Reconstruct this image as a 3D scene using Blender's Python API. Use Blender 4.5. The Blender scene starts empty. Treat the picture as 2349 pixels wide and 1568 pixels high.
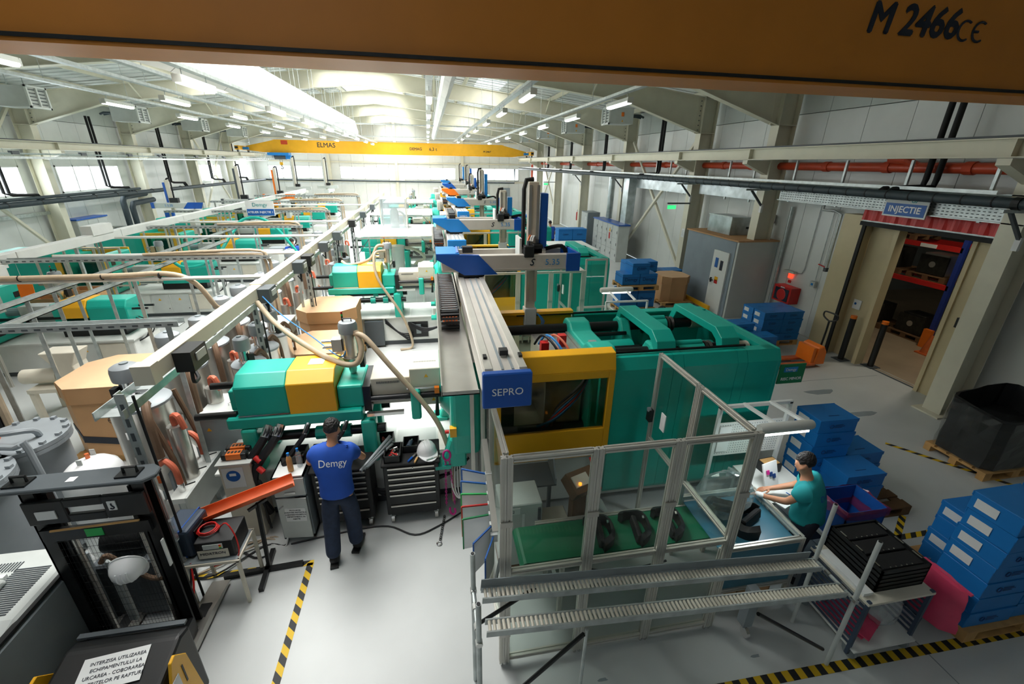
import bpy, math, random
from mathutils import Vector, Matrix, Euler
random.seed(7)
S = bpy.context.scene
C = S.collection
# ---------------------------------------------------------------- camera
cam_d = bpy.data.cameras.new('camera'); cam = bpy.data.objects.new('camera', cam_d); C.objects.link(cam)
cam_d.sensor_width = 36; cam_d.lens = 36 * 1000 / 2349; cam_d.clip_start = .05; cam_d.clip_end = 300
_r = ((0.9840783, -0.05219652, 0.16989827), (-0.17699569, -0.37492146, 0.91000353), (0.01619949, -0.92558599, -0.37819063))
cam.matrix_world = Matrix([[r[0], -r[1], -r[2], l] for r, l in zip(_r, (0, 0, 4.4))] + [[0, 0, 0, 1]])
S.camera = cam
# ---------------------------------------------------------------- sky, daylight, exposure
S.view_settings.view_transform = 'Standard'; S.view_settings.look = 'None'; S.view_settings.gamma = 1
S.view_settings.use_curve_mapping = False
S.view_settings.exposure = 0.0
W = bpy.data.worlds.new('sky'); S.world = W; W.use_nodes = True
_b = W.node_tree.nodes['Background']; _b.inputs[0].default_value = (.86, .94, 1, 1); _b.inputs[1].default_value = 2.2
S.cycles.max_bounces = 6; S.cycles.diffuse_bounces = 3; S.cycles.glossy_bounces = 3; S.cycles.transmission_bounces = 4
S.cycles.transparent_max_bounces = 14; S.cycles.use_adaptive_sampling = True; S.cycles.adaptive_threshold = .045; S.cycles.use_denoising = True; S.cycles.sample_clamp_indirect = 6
S.cycles.caustics_reflective = False; S.cycles.caustics_refractive = False
def area(name, loc, rot, sx, sy, power, col=(1, 1, 1)):
    l = bpy.data.lights.new(name, 'AREA'); l.shape = 'RECTANGLE'; l.size = sx; l.size_y = sy; l.energy = power * .34; l.color = col
    o = bpy.data.objects.new(name, l); C.objects.link(o); o.location = loc; o.rotation_euler = rot; return o
SKYC = (1.0, .985, .955)
for i, y in enumerate((-3.0, 4.6, 8.9, 13.8, 18.75, 25.0, 31.25, 37.4, 43.4)):       # daylight at the ridge skylight of each bay
    ln = (5.5, 2.2, 5.6, 3.4, 5.7, 5.8, 5.7, 5.7, 5.6)[i]
    area('daylight_ridge', (-2.75, y, 8.02), (0, 0, 0), 3.0, ln, 145 * ln * (.0, 1.25, 2.2, 2.5, 2.1, 1.8, 1.7, 1.7, 1.7)[i], SKYC).data.spread = math.radians(125)
for y in (18.75, 25.0, 31.25, 37.4):
    area('daylight_strip_right', (2.9, y, 7.52), (0, math.radians(6.5), 0), 1.0, 5.2, 420, SKYC)
    area('daylight_strip_left', (-8.4, y, 7.52), (0, math.radians(-6.5), 0), 1.0, 5.2, 480, SKYC)
for y0, y1 in ((12.0, 16.2), (17.2, 21.4), (23.2, 27.4), (35.3, 39.5), (41.1, 45.2)):
    area('daylight_window_left', (-15.95, (y0 + y1) / 2, 3.45), (0, math.radians(-90), 0), 1.1, y1 - y0, 680, (.88, .96, 1))
for x0, x1 in ((-14.5, -9.7), (-8.2, -3.7), (-2.2, 2.7), (4.1, 9.1)):
    area('daylight_window_far', ((x0 + x1) / 2, 46.98, 3.38), (math.radians(-90), 0, 0), x1 - x0, 1.15, 1000, (.95, .98, 1))
# ---------------------------------------------------------------- materials
def lin(h):
    h = h.lstrip('#'); c = [int(h[i:i + 2], 16) / 255 for i in (0, 2, 4)]
    return tuple((x / 12.92 if x <= .04045 else ((x + .055) / 1.055) ** 2.4) for x in c)
M = {}
def mat(name, hexc, rough=.5, metal=0.0, nz=.1, sc=6.0, bump=0.0, emit=0, alpha=1, spec=.5, stretch=None, coat=0):
    m = bpy.data.materials.new(name); m.use_nodes = True; nt = m.node_tree; b = nt.nodes['Principled BSDF']; L = nt.links.new
    c = lin(hexc); b.inputs['Roughness'].default_value = rough; b.inputs['Metallic'].default_value = metal
    b.inputs['Specular IOR Level'].default_value = spec; b.inputs['Coat Weight'].default_value = coat
    tc = nt.nodes.new('ShaderNodeTexCoord'); n = nt.nodes.new('ShaderNodeTexNoise'); n.inputs['Scale'].default_value = sc
    n.inputs['Detail'].default_value = 4
    if stretch:
        mp = nt.nodes.new('ShaderNodeMapping'); mp.inputs['Scale'].default_value = stretch
        L(tc.outputs['Object'], mp.inputs[0]); L(mp.outputs[0], n.inputs['Vector'])
    else: L(tc.outputs['Object'], n.inputs['Vector'])
    r = nt.nodes.new('ShaderNodeValToRGB'); e = r.color_ramp.elements
    e[0].position = .3; e[1].position = .7
    e[0].color = tuple(x * (1 - nz) for x in c) + (1,); e[1].color = tuple(min(1, x * (1 + nz)) for x in c) + (1,)
    L(n.outputs[0], r.inputs[0]); L(r.outputs[0], b.inputs['Base Color'])
    if bump:
        bp = nt.nodes.new('ShaderNodeBump'); bp.inputs['Strength'].default_value = bump; bp.inputs['Distance'].default_value = .02
        L(n.outputs[0], bp.inputs['Height']); L(bp.outputs[0], b.inputs['Normal'])
    if emit: L(r.outputs[0], b.inputs['Emission Color']); b.inputs['Emission Strength'].default_value = emit
    if alpha < 1: b.inputs['Alpha'].default_value = alpha
    M[name] = m; return m
def clear(name, tint, gloss=.12, rough=.05, body=0.0, bodyc='ffffff'):
    m = bpy.data.materials.new(name); m.use_nodes = True; nt = m.node_tree; nt.nodes.clear(); L = nt.links.new
    o = nt.nodes.new('ShaderNodeOutputMaterial'); t = nt.nodes.new('ShaderNodeBsdfTransparent'); t.inputs[0].default_value = lin(tint) + (1,)
    g = nt.nodes.new('ShaderNodeBsdfGlossy'); g.inputs['Roughness'].default_value = rough
    fr = nt.nodes.new('ShaderNodeLayerWeight'); fr.inputs[0].default_value = .5
    pw = nt.nodes.new('ShaderNodeMath'); pw.operation = 'POWER'; pw.inputs[1].default_value = 3.5; L(fr.outputs['Facing'], pw.inputs[0])
    mu = nt.nodes.new('ShaderNodeMath'); mu.operation = 'MULTIPLY_ADD'; mu.inputs[1].default_value = gloss * 4; mu.inputs[2].default_value = gloss * .35
    mu.use_clamp = True; L(pw.outputs[0], mu.inputs[0])
    x = nt.nodes.new('ShaderNodeMixShader'); L(mu.outputs[0], x.inputs[0]); L(t.outputs[0], x.inputs[1]); L(g.outputs[0], x.inputs[2])
    last = x
    if body:
        d = nt.nodes.new('ShaderNodeBsdfDiffuse'); d.inputs[0].default_value = lin(bodyc) + (1,)
        n = nt.nodes.new('ShaderNodeTexNoise'); n.inputs['Scale'].default_value = 5
        k = nt.nodes.new('ShaderNodeMath'); k.operation = 'MULTIPLY'; k.inputs[1].default_value = body * 2; L(n.outputs[0], k.inputs[0])
        y = nt.nodes.new('ShaderNodeMixShader'); L(k.outputs[0], y.inputs[0]); L(x.outputs[0], y.inputs[1]); L(d.outputs[0], y.inputs[2]); last = y
    L(last.outputs[0], o.inputs[0]); M[name] = m; return m
def striped(name, c1, c2, scale, direction, rough=.6):
    m = bpy.data.materials.new(name); m.use_nodes = True; nt = m.node_tree; b = nt.nodes['Principled BSDF']; L = nt.links.new
    tc = nt.nodes.new('ShaderNodeTexCoord'); mp = nt.nodes.new('ShaderNodeMapping'); mp.inputs['Rotation'].default_value[2] = direction
    w = nt.nodes.new('ShaderNodeTexWave'); w.inputs['Scale'].default_value = scale; w.wave_type = 'BANDS'
    r = nt.nodes.new('ShaderNodeValToRGB'); r.color_ramp.interpolation = 'CONSTANT'; e = r.color_ramp.elements
    e[0].color = lin(c1) + (1,); e[1].position = .5; e[1].color = lin(c2) + (1,)
    L(tc.outputs['Object'], mp.inputs[0]); L(mp.outputs[0], w.inputs[0]); L(w.outputs[0], r.inputs[0]); L(r.outputs[0], b.inputs['Base Color'])
    b.inputs['Roughness'].default_value = rough; M[name] = m; return m
for a in [
    ('panel_white', 'e2e6e2', .45, 0, .03, 2), ('panel_grey', 'c9cfca', .5, 0, .03, 2), ('steel_cream', 'dcd9c4', .5, 0, .04, 3),
    ('roof_sheet', 'e4e8e6', .45, 0, .04, 3), ('crane_yellow', 'efb023', .42, 0, .05, 3), ('crane_yellow_shaded', 'd0822a', .45, 0, .05, 3),
    ('teal', '10ab98', .38, 0, .05, 4), ('teal_cast', '24b8a2', .42, 0, .06, 5), ('yellow', 'efb21f', .4, 0, .04, 4),
    ('blue', '1257b4', .35, 0, .05, 4), ('blue_light', '2387d6', .35, 0, .05, 4), ('orange_robot', 'f07a1c', .4, 0, .05, 4),
    ('alu', 'd3d1c8', .38, .55, .05, 5), ('alu_beam', 'd6d1c8', .42, .35, .04, 5), ('galv', 'b9c0bf', .42, .6, .18, 9),
    ('chrome', 'd8d8d6', .16, .95, .05, 5), ('black_steel', '1d1f20', .32, .3, .15, 5), ('black_plastic', '17191a', .5, 0, .15, 6),
    ('rubber', '111213', .75, 0, .1, 9), ('machine_grey', 'c7ccc8', .5, 0, .05, 4), ('machine_white', 'dfe2dd', .5, 0, .04, 4),
    ('dark_grey', '4b5256', .5, 0, .08, 4), ('mid_grey', '8e989b', .5, 0, .06, 4), ('tank_grey', '949b9f', .45, .1, .06, 4),
    ('stainless', 'c9c6bf', .28, .8, .08, 4), ('hose_tan', 'b8a68c', .6, 0, .08, 9), ('hose_red', 'cf6a4d', .6, 0, .1, 9),
    ('hose_brown', '6a523e', .7, 0, .12, 9), ('red', 'c8231f', .45, 0, .08, 6), ('pipe_red', 'cc4a26', .4, 0, .06, 4),
    ('pipe_dark', '2c3a40', .6, 0, .12, 8), ('cardboard', 'c79a6c', .75, 0, .06, 3), ('cardboard_top', 'd9b48c', .75, 0, .05, 3),
    ('wood', 'c99d62', .75, 0, .2, 5), ('wood_dark', '6e5134', .8, 0, .2, 5), ('box_blue', '1a7cc8', .5, 0, .05, 4), ('box_blue_dk', '15529e', .5, 0, .05, 4),
    ('paper', 'e9ebe9', .7, 0, .03, 8), ('print_dark', '1b2230', .6, 0, .02, 4), ('print_navy', '0e3876', .6, 0, .02, 4), ('print_white', 'f2f4f4', .5, 0, .02, 4),
    ('print_teal', '1f9a9c', .5, 0, .02, 4), ('print_blue', '2f8fd4', .5, 0, .02, 4), ('sign_blue', '1c5fae', .45, 0, .03, 4), ('sign_green', '1f8a52', .45, 0, .03, 4),
    ('belt_green', '12724f', .45, 0, .07, 5), ('magenta', 'c22484', .5, 0, .1, 9), ('pink_film', 'd8486a', .35, 0, .12, 5),
    ('skin', 'c98f6e', .55, 0, .06, 12), ('hair', '1c1715', .55, 0, .5, 60, .8), ('shirt_blue', '1b4fb0', .8, 0, .1, 7), ('jeans', '1f2c44', .85, 0, .2, 20),
    ('shirt_teal', '1f9c9f', .8, 0, .1, 7), ('shoe', '15171a', .6, 0, .1, 10), ('helmet', 'e6e8e8', .3, 0, .03, 4), ('copper', 'd9703a', .4, .3, .15, 8),
    ('door_tan', 'cdbf98', .5, 0, .04, 3), ('booth_grey', '8a97a0', .55, 0, .05, 3), ('lamp_body', 'cfd2ca', .4, 0, .04, 5),
    ('orange_pipe', 'd9622c', .45, 0, .08, 5), ('blue_grey', '3c4c60', .5, 0, .06, 5), ('green_bright', '22b558', .5, 0, .03, 4),
    ('fabric_duct', 'f0f1ee', .85, 0, .03, 3), ('rack_blue', '243a8c', .5, 0, .1, 4), ('machine_cream', 'd9d3c2', .5, 0, .05, 4), ('cable_blue', '2a83c8', .5, 0, .05, 4),
    ('cable_black', '14161a', .55, 0, .05, 4), ('cable_white', 'd9dcd9', .5, 0, .05, 4), ('mold_dark', '34332f', .4, .5, .35, 9), ('ladder_wood', 'b8793f', .6, 0, .2, 6),
    ('bus_cream', 'dcd6c2', .45, 0, .03, 4), ('duct_zinc', 'b4bdbf', .35, .7, .3, 3), ('screen', '223344', .2, 0, .05, 4), ('table_blue', '437f96', .3, 0, .08, 3)]: mat(*a)
mat('tube_light', 'fbfdf6', .4, emit=5); mat('led_green', '37d67a', .4, emit=1.5); mat('led_red', 'ff4026', .4, emit=2); mat('led_orange', 'ff9a2e', .4, emit=2)
clear('pane', 'ffffff', .06); clear('acrylic', 'f8fcfa', .07, .04); clear('film', 'f4f8fa', .22, .12, .16, 'eef4f6'); clear('smoked', 'd4d4c8', .07, .05)
clear('skylight', 'ffffff', .03, .3, .35, 'ffffff'); clear('wrap', 'eceeee', .16, .2); clear('pink_clear', 'f0b0c8', .2, .12, .2, 'd06090')
striped('hazard', 'e8bf1e', '26282a', 2.6, .78); striped('hazard_x', 'c9a41c', '1c1d1e', 2.15, 0.0)
# floor: painted concrete with scuffs
m = mat('floor_paint', 'c9cdcb', .34, 0, .05, 1.2, spec=.5); nt = m.node_tree; b = nt.nodes['Principled BSDF']
n2 = nt.nodes.new('ShaderNodeTexNoise'); n2.inputs['Scale'].default_value = 3.2; n2.inputs['Detail'].default_value = 8
mr = nt.nodes.new('ShaderNodeMapRange'); mr.inputs[3].default_value = .24; mr.inputs[4].default_value = .5
nt.links.new(n2.outputs[0], mr.inputs[0]); nt.links.new(mr.outputs[0], b.inputs['Roughness'])
mat('floor_brown', 'a3927a', .4, 0, .12, 1.5)
# ---------------------------------------------------------------- geometry helpers
OFF = {}
def _off(p): return OFF.get(p.name, Vector((0, 0, 0))) if p else Vector((0, 0, 0))
class G:
    def __init__(s): s.v = []; s.f = []
    def add(s, v, f):
        o = len(s.v); s.v += [Vector(p) for p in v]; s.f += [tuple(i + o for i in q) for q in f]; return s
    def box(s, x0, x1, y0, y1, z0, z1):
        return s.add([(x, y, z) for z in (z0, z1) for y in (y0, y1) for x in (x0, x1)],
                     [(0, 2, 3, 1), (4, 5, 7, 6), (0, 1, 5, 4), (2, 6, 7, 3), (0, 4, 6, 2), (1, 3, 7, 5)])
    def cbox(s, c, d, rot=(0, 0, 0)):
        e = Euler(rot).to_matrix(); c = Vector(c)
        return s.add([c + e @ Vector((x * d[0] / 2, y * d[1] / 2, z * d[2] / 2)) for z in (-1, 1) for y in (-1, 1) for x in (-1, 1)],
                     [(0, 2, 3, 1), (4, 5, 7, 6), (0, 1, 5, 4), (2, 6, 7, 3), (0, 4, 6, 2), (1, 3, 7, 5)])
    def bar(s, p, q, w, h=None, up=(0, 0, 1)):
        p = Vector(p); q = Vector(q); h = h or w; d = (q - p).normalized(); u = Vector(up)
        if abs(d.dot(u)) > .98: u = Vector((0, 1, 0))
        a = d.cross(u).normalized() * w / 2; b = a.cross(d).normalized() * h / 2
        return s.add([o + i * a + j * b for o in (p, q) for j in (-1, 1) for i in (-1, 1)],
                     [(0, 1, 3, 2), (4, 6, 7, 5), (0, 4, 5, 1), (2, 3, 7, 6), (0, 2, 6, 4), (1, 5, 7, 3)])
    def cyl(s, p, q, r, r2=None, n=14): return s.tube([p, q], [r, r if r2 is None else r2], n)
    def tube(s, pts, r, n=8, sm=0):
        pts = [Vector(p) for p in pts]
        if sm and len(pts) > 2:
            o = []
            for i in range(len(pts) - 1):
                a, b, c, d = pts[max(i - 1, 0)], pts[i], pts[i + 1], pts[min(i + 2, len(pts) - 1)]
                for k in range(sm):
                    t = k / sm; o.append(.5 * ((2 * b) + (c - a) * t + (2 * a - 5 * b + 4 * c - d) * t * t + (3 * b - a - 3 * c + d) * t ** 3))
            pts = o + [pts[-1]]
        rr = r if isinstance(r, (list, tuple)) else [r] * len(pts)
        V = []; ref = None
        for i, p in enumerate(pts):
            d = (pts[min(i + 1, len(pts) - 1)] - pts[max(i - 1, 0)])
            d = d.normalized() if d.length > 1e-9 else Vector((0, 0, 1))
            if ref is None: ref = Vector((0, 0, 1)) if abs(d.z) < .9 else Vector((1, 0, 0))
            a = (ref - d * ref.dot(d)).normalized(); ref = a; b = d.cross(a)
            V += [p + (a * math.cos(2 * math.pi * k / n) + b * math.sin(2 * math.pi * k / n)) * rr[min(i, len(rr) - 1)] for k in range(n)]
        m = len(pts); F = [(i * n + k, i * n + (k + 1) % n, (i + 1) * n + (k + 1) % n, (i + 1) * n + k) for i in range(m - 1) for k in range(n)]
        F += [tuple(range(n))[::-1], tuple((m - 1) * n + k for k in range(n))]
        return s.add(V, F)
    def lathe(s, c, prof, n=20, ax='z'):
        V = []; c = Vector(c)
        for r, h in prof:
            for k in range(n):
                a = 2 * math.pi * k / n; x, y = r * math.cos(a), r * math.sin(a)
                V.append(c + Vector({'z': (x, y, h), 'x': (h, x, y), 'y': (x, h, y)}[ax]))
        m = len(prof); F = [(i * n + k, i * n + (k + 1) % n, (i + 1) * n + (k + 1) % n, (i + 1) * n + k) for i in range(m - 1) for k in range(n)]
        F += [tuple(range(n))[::-1], tuple((m - 1) * n + k for k in range(n))]
        return s.add(V, F)
    def prism(s, poly, ax, a, b):
        f = {'y': lambda p, t: (p[0], t, p[1]), 'x': lambda p, t: (t, p[0], p[1]), 'z': lambda p, t: (p[0], p[1], t)}[ax]; n = len(poly)
        return s.add([f(p, a) for p in poly] + [f(p, b) for p in poly],
                     [tuple(range(n))[::-1], tuple(range(n, 2 * n))] + [(i, (i + 1) % n, n + (i + 1) % n, n + i) for i in range(n)])
    def prof(s, p, q, w, h=None, up=(0, 0, 1)):
        """slotted aluminium profile from p to q"""
        p = Vector(p); q = Vector(q); h = h or w; d = (q - p).normalized(); u = Vector(up)
        if abs(d.dot(u)) > .98: u = Vector((0, 1, 0))
        a = d.cross(u).normalized(); b = a.cross(d).normalized(); n = .16; e = .14
        sec = [(-.5, -.5), (-n, -.5), (-n, -.5 + e), (n, -.5 + e), (n, -.5), (.5, -.5), (.5, -n), (.5 - e, -n), (.5 - e, n), (.5, n), (.5, .5), (n, .5), (n, .5 - e), (-n, .5 - e), (-n, .5), (-.5, .5), (-.5, n), (-.5 + e, n), (-.5 + e, -n), (-.5, -n)]
        m = len(sec); V = [o + a * x * w + b * y * h for o in (p, q) for x, y in sec]
        return s.add(V, [tuple(range(m))[::-1], tuple(range(m, 2 * m))] + [(i, (i + 1) % m, m + (i + 1) % m, m + i) for i in range(m)])
    def quad(s, *p): return s.add(p, [tuple(range(len(p)))])
    def mk(s, name, m, parent=None, smooth=False, bev=0, label=None, seg=1):
        o_ = _off(parent); me = bpy.data.meshes.new(name)
        me.from_pydata([tuple(p - o_) for p in s.v], [], s.f); me.update()
        import bmesh; bm = bmesh.new(); bm.from_mesh(me); bmesh.ops.recalc_face_normals(bm, faces=bm.faces); bm.to_mesh(me); bm.free()
        if smooth:
            me.shade_smooth()
            try: me.set_sharp_from_angle(angle=math.radians(38))
            except Exception: pass
        me.materials.append(M[m] if isinstance(m, str) else m)
        o = bpy.data.objects.new(name, me); C.objects.link(o)
        if parent is not None: o.parent = parent
        OFF[o.name] = o_
        if bev:
            d = o.modifiers.new('bevel', 'BEVEL'); d.width = bev; d.segments = seg; d.limit_method = 'ANGLE'
        if label: o['label'] = label
        return o
def tag(o, label, cat, group=None, kind=None):
    if label: o['label'] = label
    if cat: o['category'] = cat
    if group: o['group'] = group
    if kind: o['kind'] = kind
    return o
def thing(name, loc, label, cat, group=None, rz=0, world=True, kind=None):
    o = bpy.data.objects.new(name, None); C.objects.link(o); o.location = loc; o.rotation_euler = (0, 0, rz); o.empty_display_size = .1
    OFF[o.name] = Vector(loc) if world else Vector((0, 0, 0))
    return tag(o, label, cat, group, kind)
def B(*a): return G().box(*a)
KIDS = {}
def kids(o): return [c for c in bpy.data.objects if c.parent == o]
def copy_tree(o, loc=None, rz=None, label=None, scale=None, _p=None, _map=None):
    if _map is None:
        _map = {}
        for c in bpy.data.objects:
            if c.parent: _map.setdefault(c.parent.name, []).append(c)
    c = o.copy(); C.objects.link(c)
    if _p is not None: c.parent = _p
    for k in _map.get(o.name, []): copy_tree(k, _p=c, _map=_map)
    if loc is not None: c.location = loc
    if rz is not None: c.rotation_euler = (0, 0, rz)
    if label: c['label'] = label
    if scale: c.scale = scale
    return c
def txt(body, size, m, parent, loc, rot=(math.pi / 2, 0, 0), name='lettering', ext=.001, shear=0, ax='CENTER', sp=1, bold=0):
    c = bpy.data.curves.new(name, 'FONT'); c.body = body; c.size = size; c.extrude = ext; c.shear = shear; c.align_x = ax; c.align_y = 'CENTER'
    c.space_character = sp; c.resolution_u = 3
    t_ = bpy.data.objects.new('t', c); me = bpy.data.meshes.new_from_object(t_); bpy.data.objects.remove(t_); me.name = name
    if bold:
        v0 = [v.co.copy() for v in me.vertices]; f0 = [tuple(p.vertices) for p in me.polygons]; V = []; F = []
        for k, (dx, dy) in enumerate(((0, 0), (-bold, 0), (bold, 0), (0, -bold), (0, bold))):
            F += [tuple(i + len(V) for i in f) for f in f0]; V += [v + Vector((dx, dy, .0002 * k)) for v in v0]
        me = bpy.data.meshes.new(name); me.from_pydata(V, [], F); me.update()
    me.materials.clear(); me.materials.append(M[m]); o = bpy.data.objects.new(name, me); C.objects.link(o)
    if parent is not None: o.parent = parent
    o.location = Vector(loc) - _off(parent); o.rotation_euler = rot
    return o
FX = (math.pi / 2, 0, 0)                      # text facing -Y (towards the camera)
LX = (math.pi / 2, 0, -math.pi / 2)           # text facing -X (towards the hall from the right wall)
# ================================================================= the hall
FR = (5.85, 11.9, 15.65, 21.87, 28.2, 34.35, 40.45)        # portal frames along Y
XL, XR, YF, YB = -15.7, 10.3, 46.7, -18.0
def st(o): o['kind'] = 'structure'; return o
fl = st(B(-17, 10.28, YB, 47.2, -.2, 0).mk('floor', 'floor_paint'))
B(10.28, 22, -2, 14, -.2, -.001).mk('floor_screed', 'floor_brown', fl)
G().bar((10.22, 6.1, .002), (10.22, 8.9, .002), .06, .006).mk('threshold', 'dark_grey', fl)
for x in (4.6,): B(x, x + .012, -3, 46, 0, .0015).mk('joint', 'mid_grey', fl)
for y in (1.2, 7.4, 13.6): B(3.6, 10, y, y + .012, 0, .0015).mk('joint', 'mid_grey', fl)
for k, (x, y, s) in enumerate(((8.0, 6.9, .35), (8.1, 6.0, .3), (7.2, 5.9, .06), (2.3, 3.0, .0), (1.35, 2.35, .05), (2.9, 2.3, .05), (-4.8, 5.3, .22))):
    if s: G().prism([(x + s * .9 * math.cos(a) * (1 + .3 * math.sin(3 * a + k)), y + s * .35 * math.sin(a) * (1 + .3 * math.cos(2 * a))) for a in [i * .524 for i in range(12)]], 'z', 0, .002).mk('floor_stain', 'mid_grey', fl)
def wall(name, along, pos, th, rng, wins, zt, rows, mats, door=None):
    """vertical sandwich panels, each its own part, with real joints; wins = (a0,a1,z0,z1)"""
    w = thing(name, (pos, 20, 0) if along == 'y' else (-2.7, pos, 0), None, None, kind='structure')
    cuts = sorted(set([rng[0], rng[1]] + [v for q in wins for v in q[:2]])); segs = []
    for a, b in zip(cuts, cuts[1:]):
        n = max(1, round((b - a) / 1.1)); segs += [(a + (b - a) * i / n, a + (b - a) * (i + 1) / n) for i in range(n)]
    for a, b in segs:
        ho = [(q[2], q[3]) for q in wins if a < (q[0] + q[1]) / 2 < b or (q[0] <= a + .01 and q[1] >= b - .01)]
        for (z0, z1), m in zip(rows, mats):
            sp = [(z0, z1)]
            for h0, h1 in ho: sp = [t for u in sp for t in ((u[0], min(u[1], h0)), (max(u[0], h1), u[1])) if t[1] - t[0] > .02]
            for u in sp:
                r = (a + .006, b - .006); d = (pos, pos + th)
                (B(d[0], d[1], r[0], r[1], u[0], u[1]) if along == 'y' else B(r[0], r[1], d[0], d[1], u[0], u[1])).mk('panel', m, w)
    (B(pos + th * .5, pos + th * .55, rng[0], rng[1], 0, .01) if along == 'y' else B(rng[0], rng[1], pos + th * .5, pos + th * .55, 0, .01)).mk('sill_strip', 'panel_grey', w)
    for q in wins:                                      # joint backing so that no light leaks between panels
        pass
    return w
ROW = [(0, 5.78), (5.8, 7.0)]
LW = [(12.0, 16.2, 2.9, 4.02), (17.2, 21.4, 2.9, 4.02), (23.2, 27.4, 2.9, 4.02), (35.3, 39.5, 2.9, 4.02), (41.1, 45.2, 2.9, 4.02)]
FW = [(-14.5, -9.7, 2.8, 3.95), (-8.2, -3.7, 2.8, 3.95), (-2.2, 2.7, 2.8, 3.95), (4.1, 9.1, 2.8, 3.95)]
DOOR = (6.2, 8.78, 0, 3.3)
wr = wall('wall_right', 'y', XR, .12, (YB, YF), [DOOR], 7, ROW, ('panel_white', 'panel_grey'))
wl = wall('wall_left', 'y', XL, -.12, (YB, YF), LW, 7, ROW, ('panel_white', 'panel_grey'))
wf = wall('wall_far', 'x', YF, .12, (XL, XR), FW, 8.3, [(0, 2.6), (2.62, 4.25), (4.27, 6.2), (6.22, 8.3)], ('panel_white', 'panel_white', 'panel_white', 'panel_grey'))
wb = wall('wall_back', 'x', YB, -.12, (XL, XR), [], 8.3, [(0, 8.3)], ('panel_white',))
def backing(par, along, pos, rng, wins, zt):            # weather skin behind the joints
    g = G(); cuts = sorted(set([rng[0], rng[1]] + [v for q in wins for v in q[:2]]))
    for a, b in zip(cuts, cuts[1:]):
        h = [q for q in wins if q[0] <= a + .01 and q[1] >= b - .01]
        for z0, z1 in ([(0, h[0][2]), (h[0][3], zt)] if h else [(0, zt)]):
            if z1 - z0 > .01: g.box(*((pos - .01, pos + .01, a, b, z0, z1) if along == 'y' else (a, b, pos - .01, pos + .01, z0, z1)))
    g.mk('weather_skin', 'panel_grey', par)
backing(wr, 'y', XR + .13, (YB, YF), [DOOR], 7.2); backing(wl, 'y', XL - .13, (YB, YF), LW, 7.2)
backing(wf, 'x', YF + .13, (XL, XR), FW, 8.5); backing(wb, 'x', YB - .13, (XL, XR), [], 8.5)
def window(n, along, pos, out, a0, a1, z0, z1, parts):
    w = thing('window_%d' % n, (pos, a0, z0) if along == 'y' else (a0, pos, z0), None, None, kind='structure')
    def bx(u0, u1, zz0, zz1, d=.06):
        lo, hi = sorted((pos - .02 * out, pos + d * out))
        return (lo, hi, u0, u1, zz0, zz1) if along == 'y' else (u0, u1, lo, hi, zz0, zz1)
    f = G()
    for u in ((a0, a0 + .06, z0, z1), (a1 - .06, a1, z0, z1), (a0, a1, z0, z0 + .06), (a0, a1, z1 - .06, z1)): f.box(*bx(*u))
    f.mk('window_frame', 'panel_white', w)
    st_ = (a1 - a0) / parts
    for i in range(parts):
        if i: B(*bx(a0 + st_ * i - .03, a0 + st_ * i + .03, z0, z1)).mk('mullion', 'panel_white', w)
        lo, hi = sorted((pos + .02 * out, pos + .03 * out)); u = (a0 + st_ * i, a0 + st_ * (i + 1))
        (B(lo, hi, u[0], u[1], z0, z1) if along == 'y' else B(u[0], u[1], lo, hi, z0, z1)).mk('pane', 'pane', w)
    B(*(((min(pos, pos - .1 * out), max(pos, pos - .1 * out), a0 - .05, a1 + .05, z0 - .04, z0)) if along == 'y' else (a0 - .05, a1 + .05, pos - .1 * out if out > 0 else pos, pos if out > 0 else pos - .1 * out, z0 - .04, z0))).mk('window_sill', 'panel_grey', w)
k = 1
for q in LW: window(k, 'y', XL, -1, *q, 4); k += 1
for q in FW: window(k, 'x', YF, 1, *q, 4); k += 1
# ---- roof: sheets per bay, skylight bands, purlins
def zr(x): return 8.28 - .115 * abs(x + 2.75)
roof = thing('ceiling', (-2.75, 20, 8.28), None, None, kind='structure')
bays = [YB] + list(FR) + [47.0]
bands = [(-16.2, -9.0, 0), (-9.0, -7.8, 1), (-7.8, -4.35, 0), (-4.35, -2.75, 2), (-2.75, -1.15, 2), (-1.15, 2.3, 0), (2.3, 3.5, 1), (3.5, 10.8, 0)]
for y0, y1 in zip(bays, bays[1:]):
    for x0, x1, sk in bands:
        if sk == 1 and y1 < 16: sk = 0
        n = 2 if (x1 - x0) > 5 else 1
        for i in range(n):
            u0, u1 = x0 + (x1 - x0) * i / n, x0 + (x1 - x0) * (i + 1) / n
            G().prism([(u0, zr(u0)), (u1, zr(u1)), (u1, zr(u1) + .03), (u0, zr(u0) + .03)], 'y', y0 + .01, y1 - .01).mk('skylight_panel' if sk else 'roof_sheet', 'skylight' if sk else 'roof_sheet', roof)
for y0, y1 in zip(bays[2:], bays[3:]):                    # ribs of the roof sheeting where the camera sees it
    g = G()
    for j in range(int((y1 - y0) / .5)):
        y = y0 + .25 + j * .5
        for x0, x1 in ((-16, -4.4), (-1.1, 10.5)): g.bar((x0, y, zr(x0) - .015), (x1, y, zr(x1) - .015), .08, .03)
    g.mk('sheet_ribs', 'roof_sheet', roof)
for i, x in enumerate([-15.2, -13.4, -11.6, -9.5, -7.3, -5.4, -4.4, -1.1, 0, 1.8, 4.0, 5.8, 7.6, 9.6]):
    B(x - .04, x + .04, YB, YF, zr(x) - .2, zr(x) - .03).mk('purlin', 'steel_cream', roof)
for x in (-16.1, 10.6): B(x - .3, x + .3, YB, YF, 6.75, 7.1).mk('eaves_gutter', 'panel_grey', roof)
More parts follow.
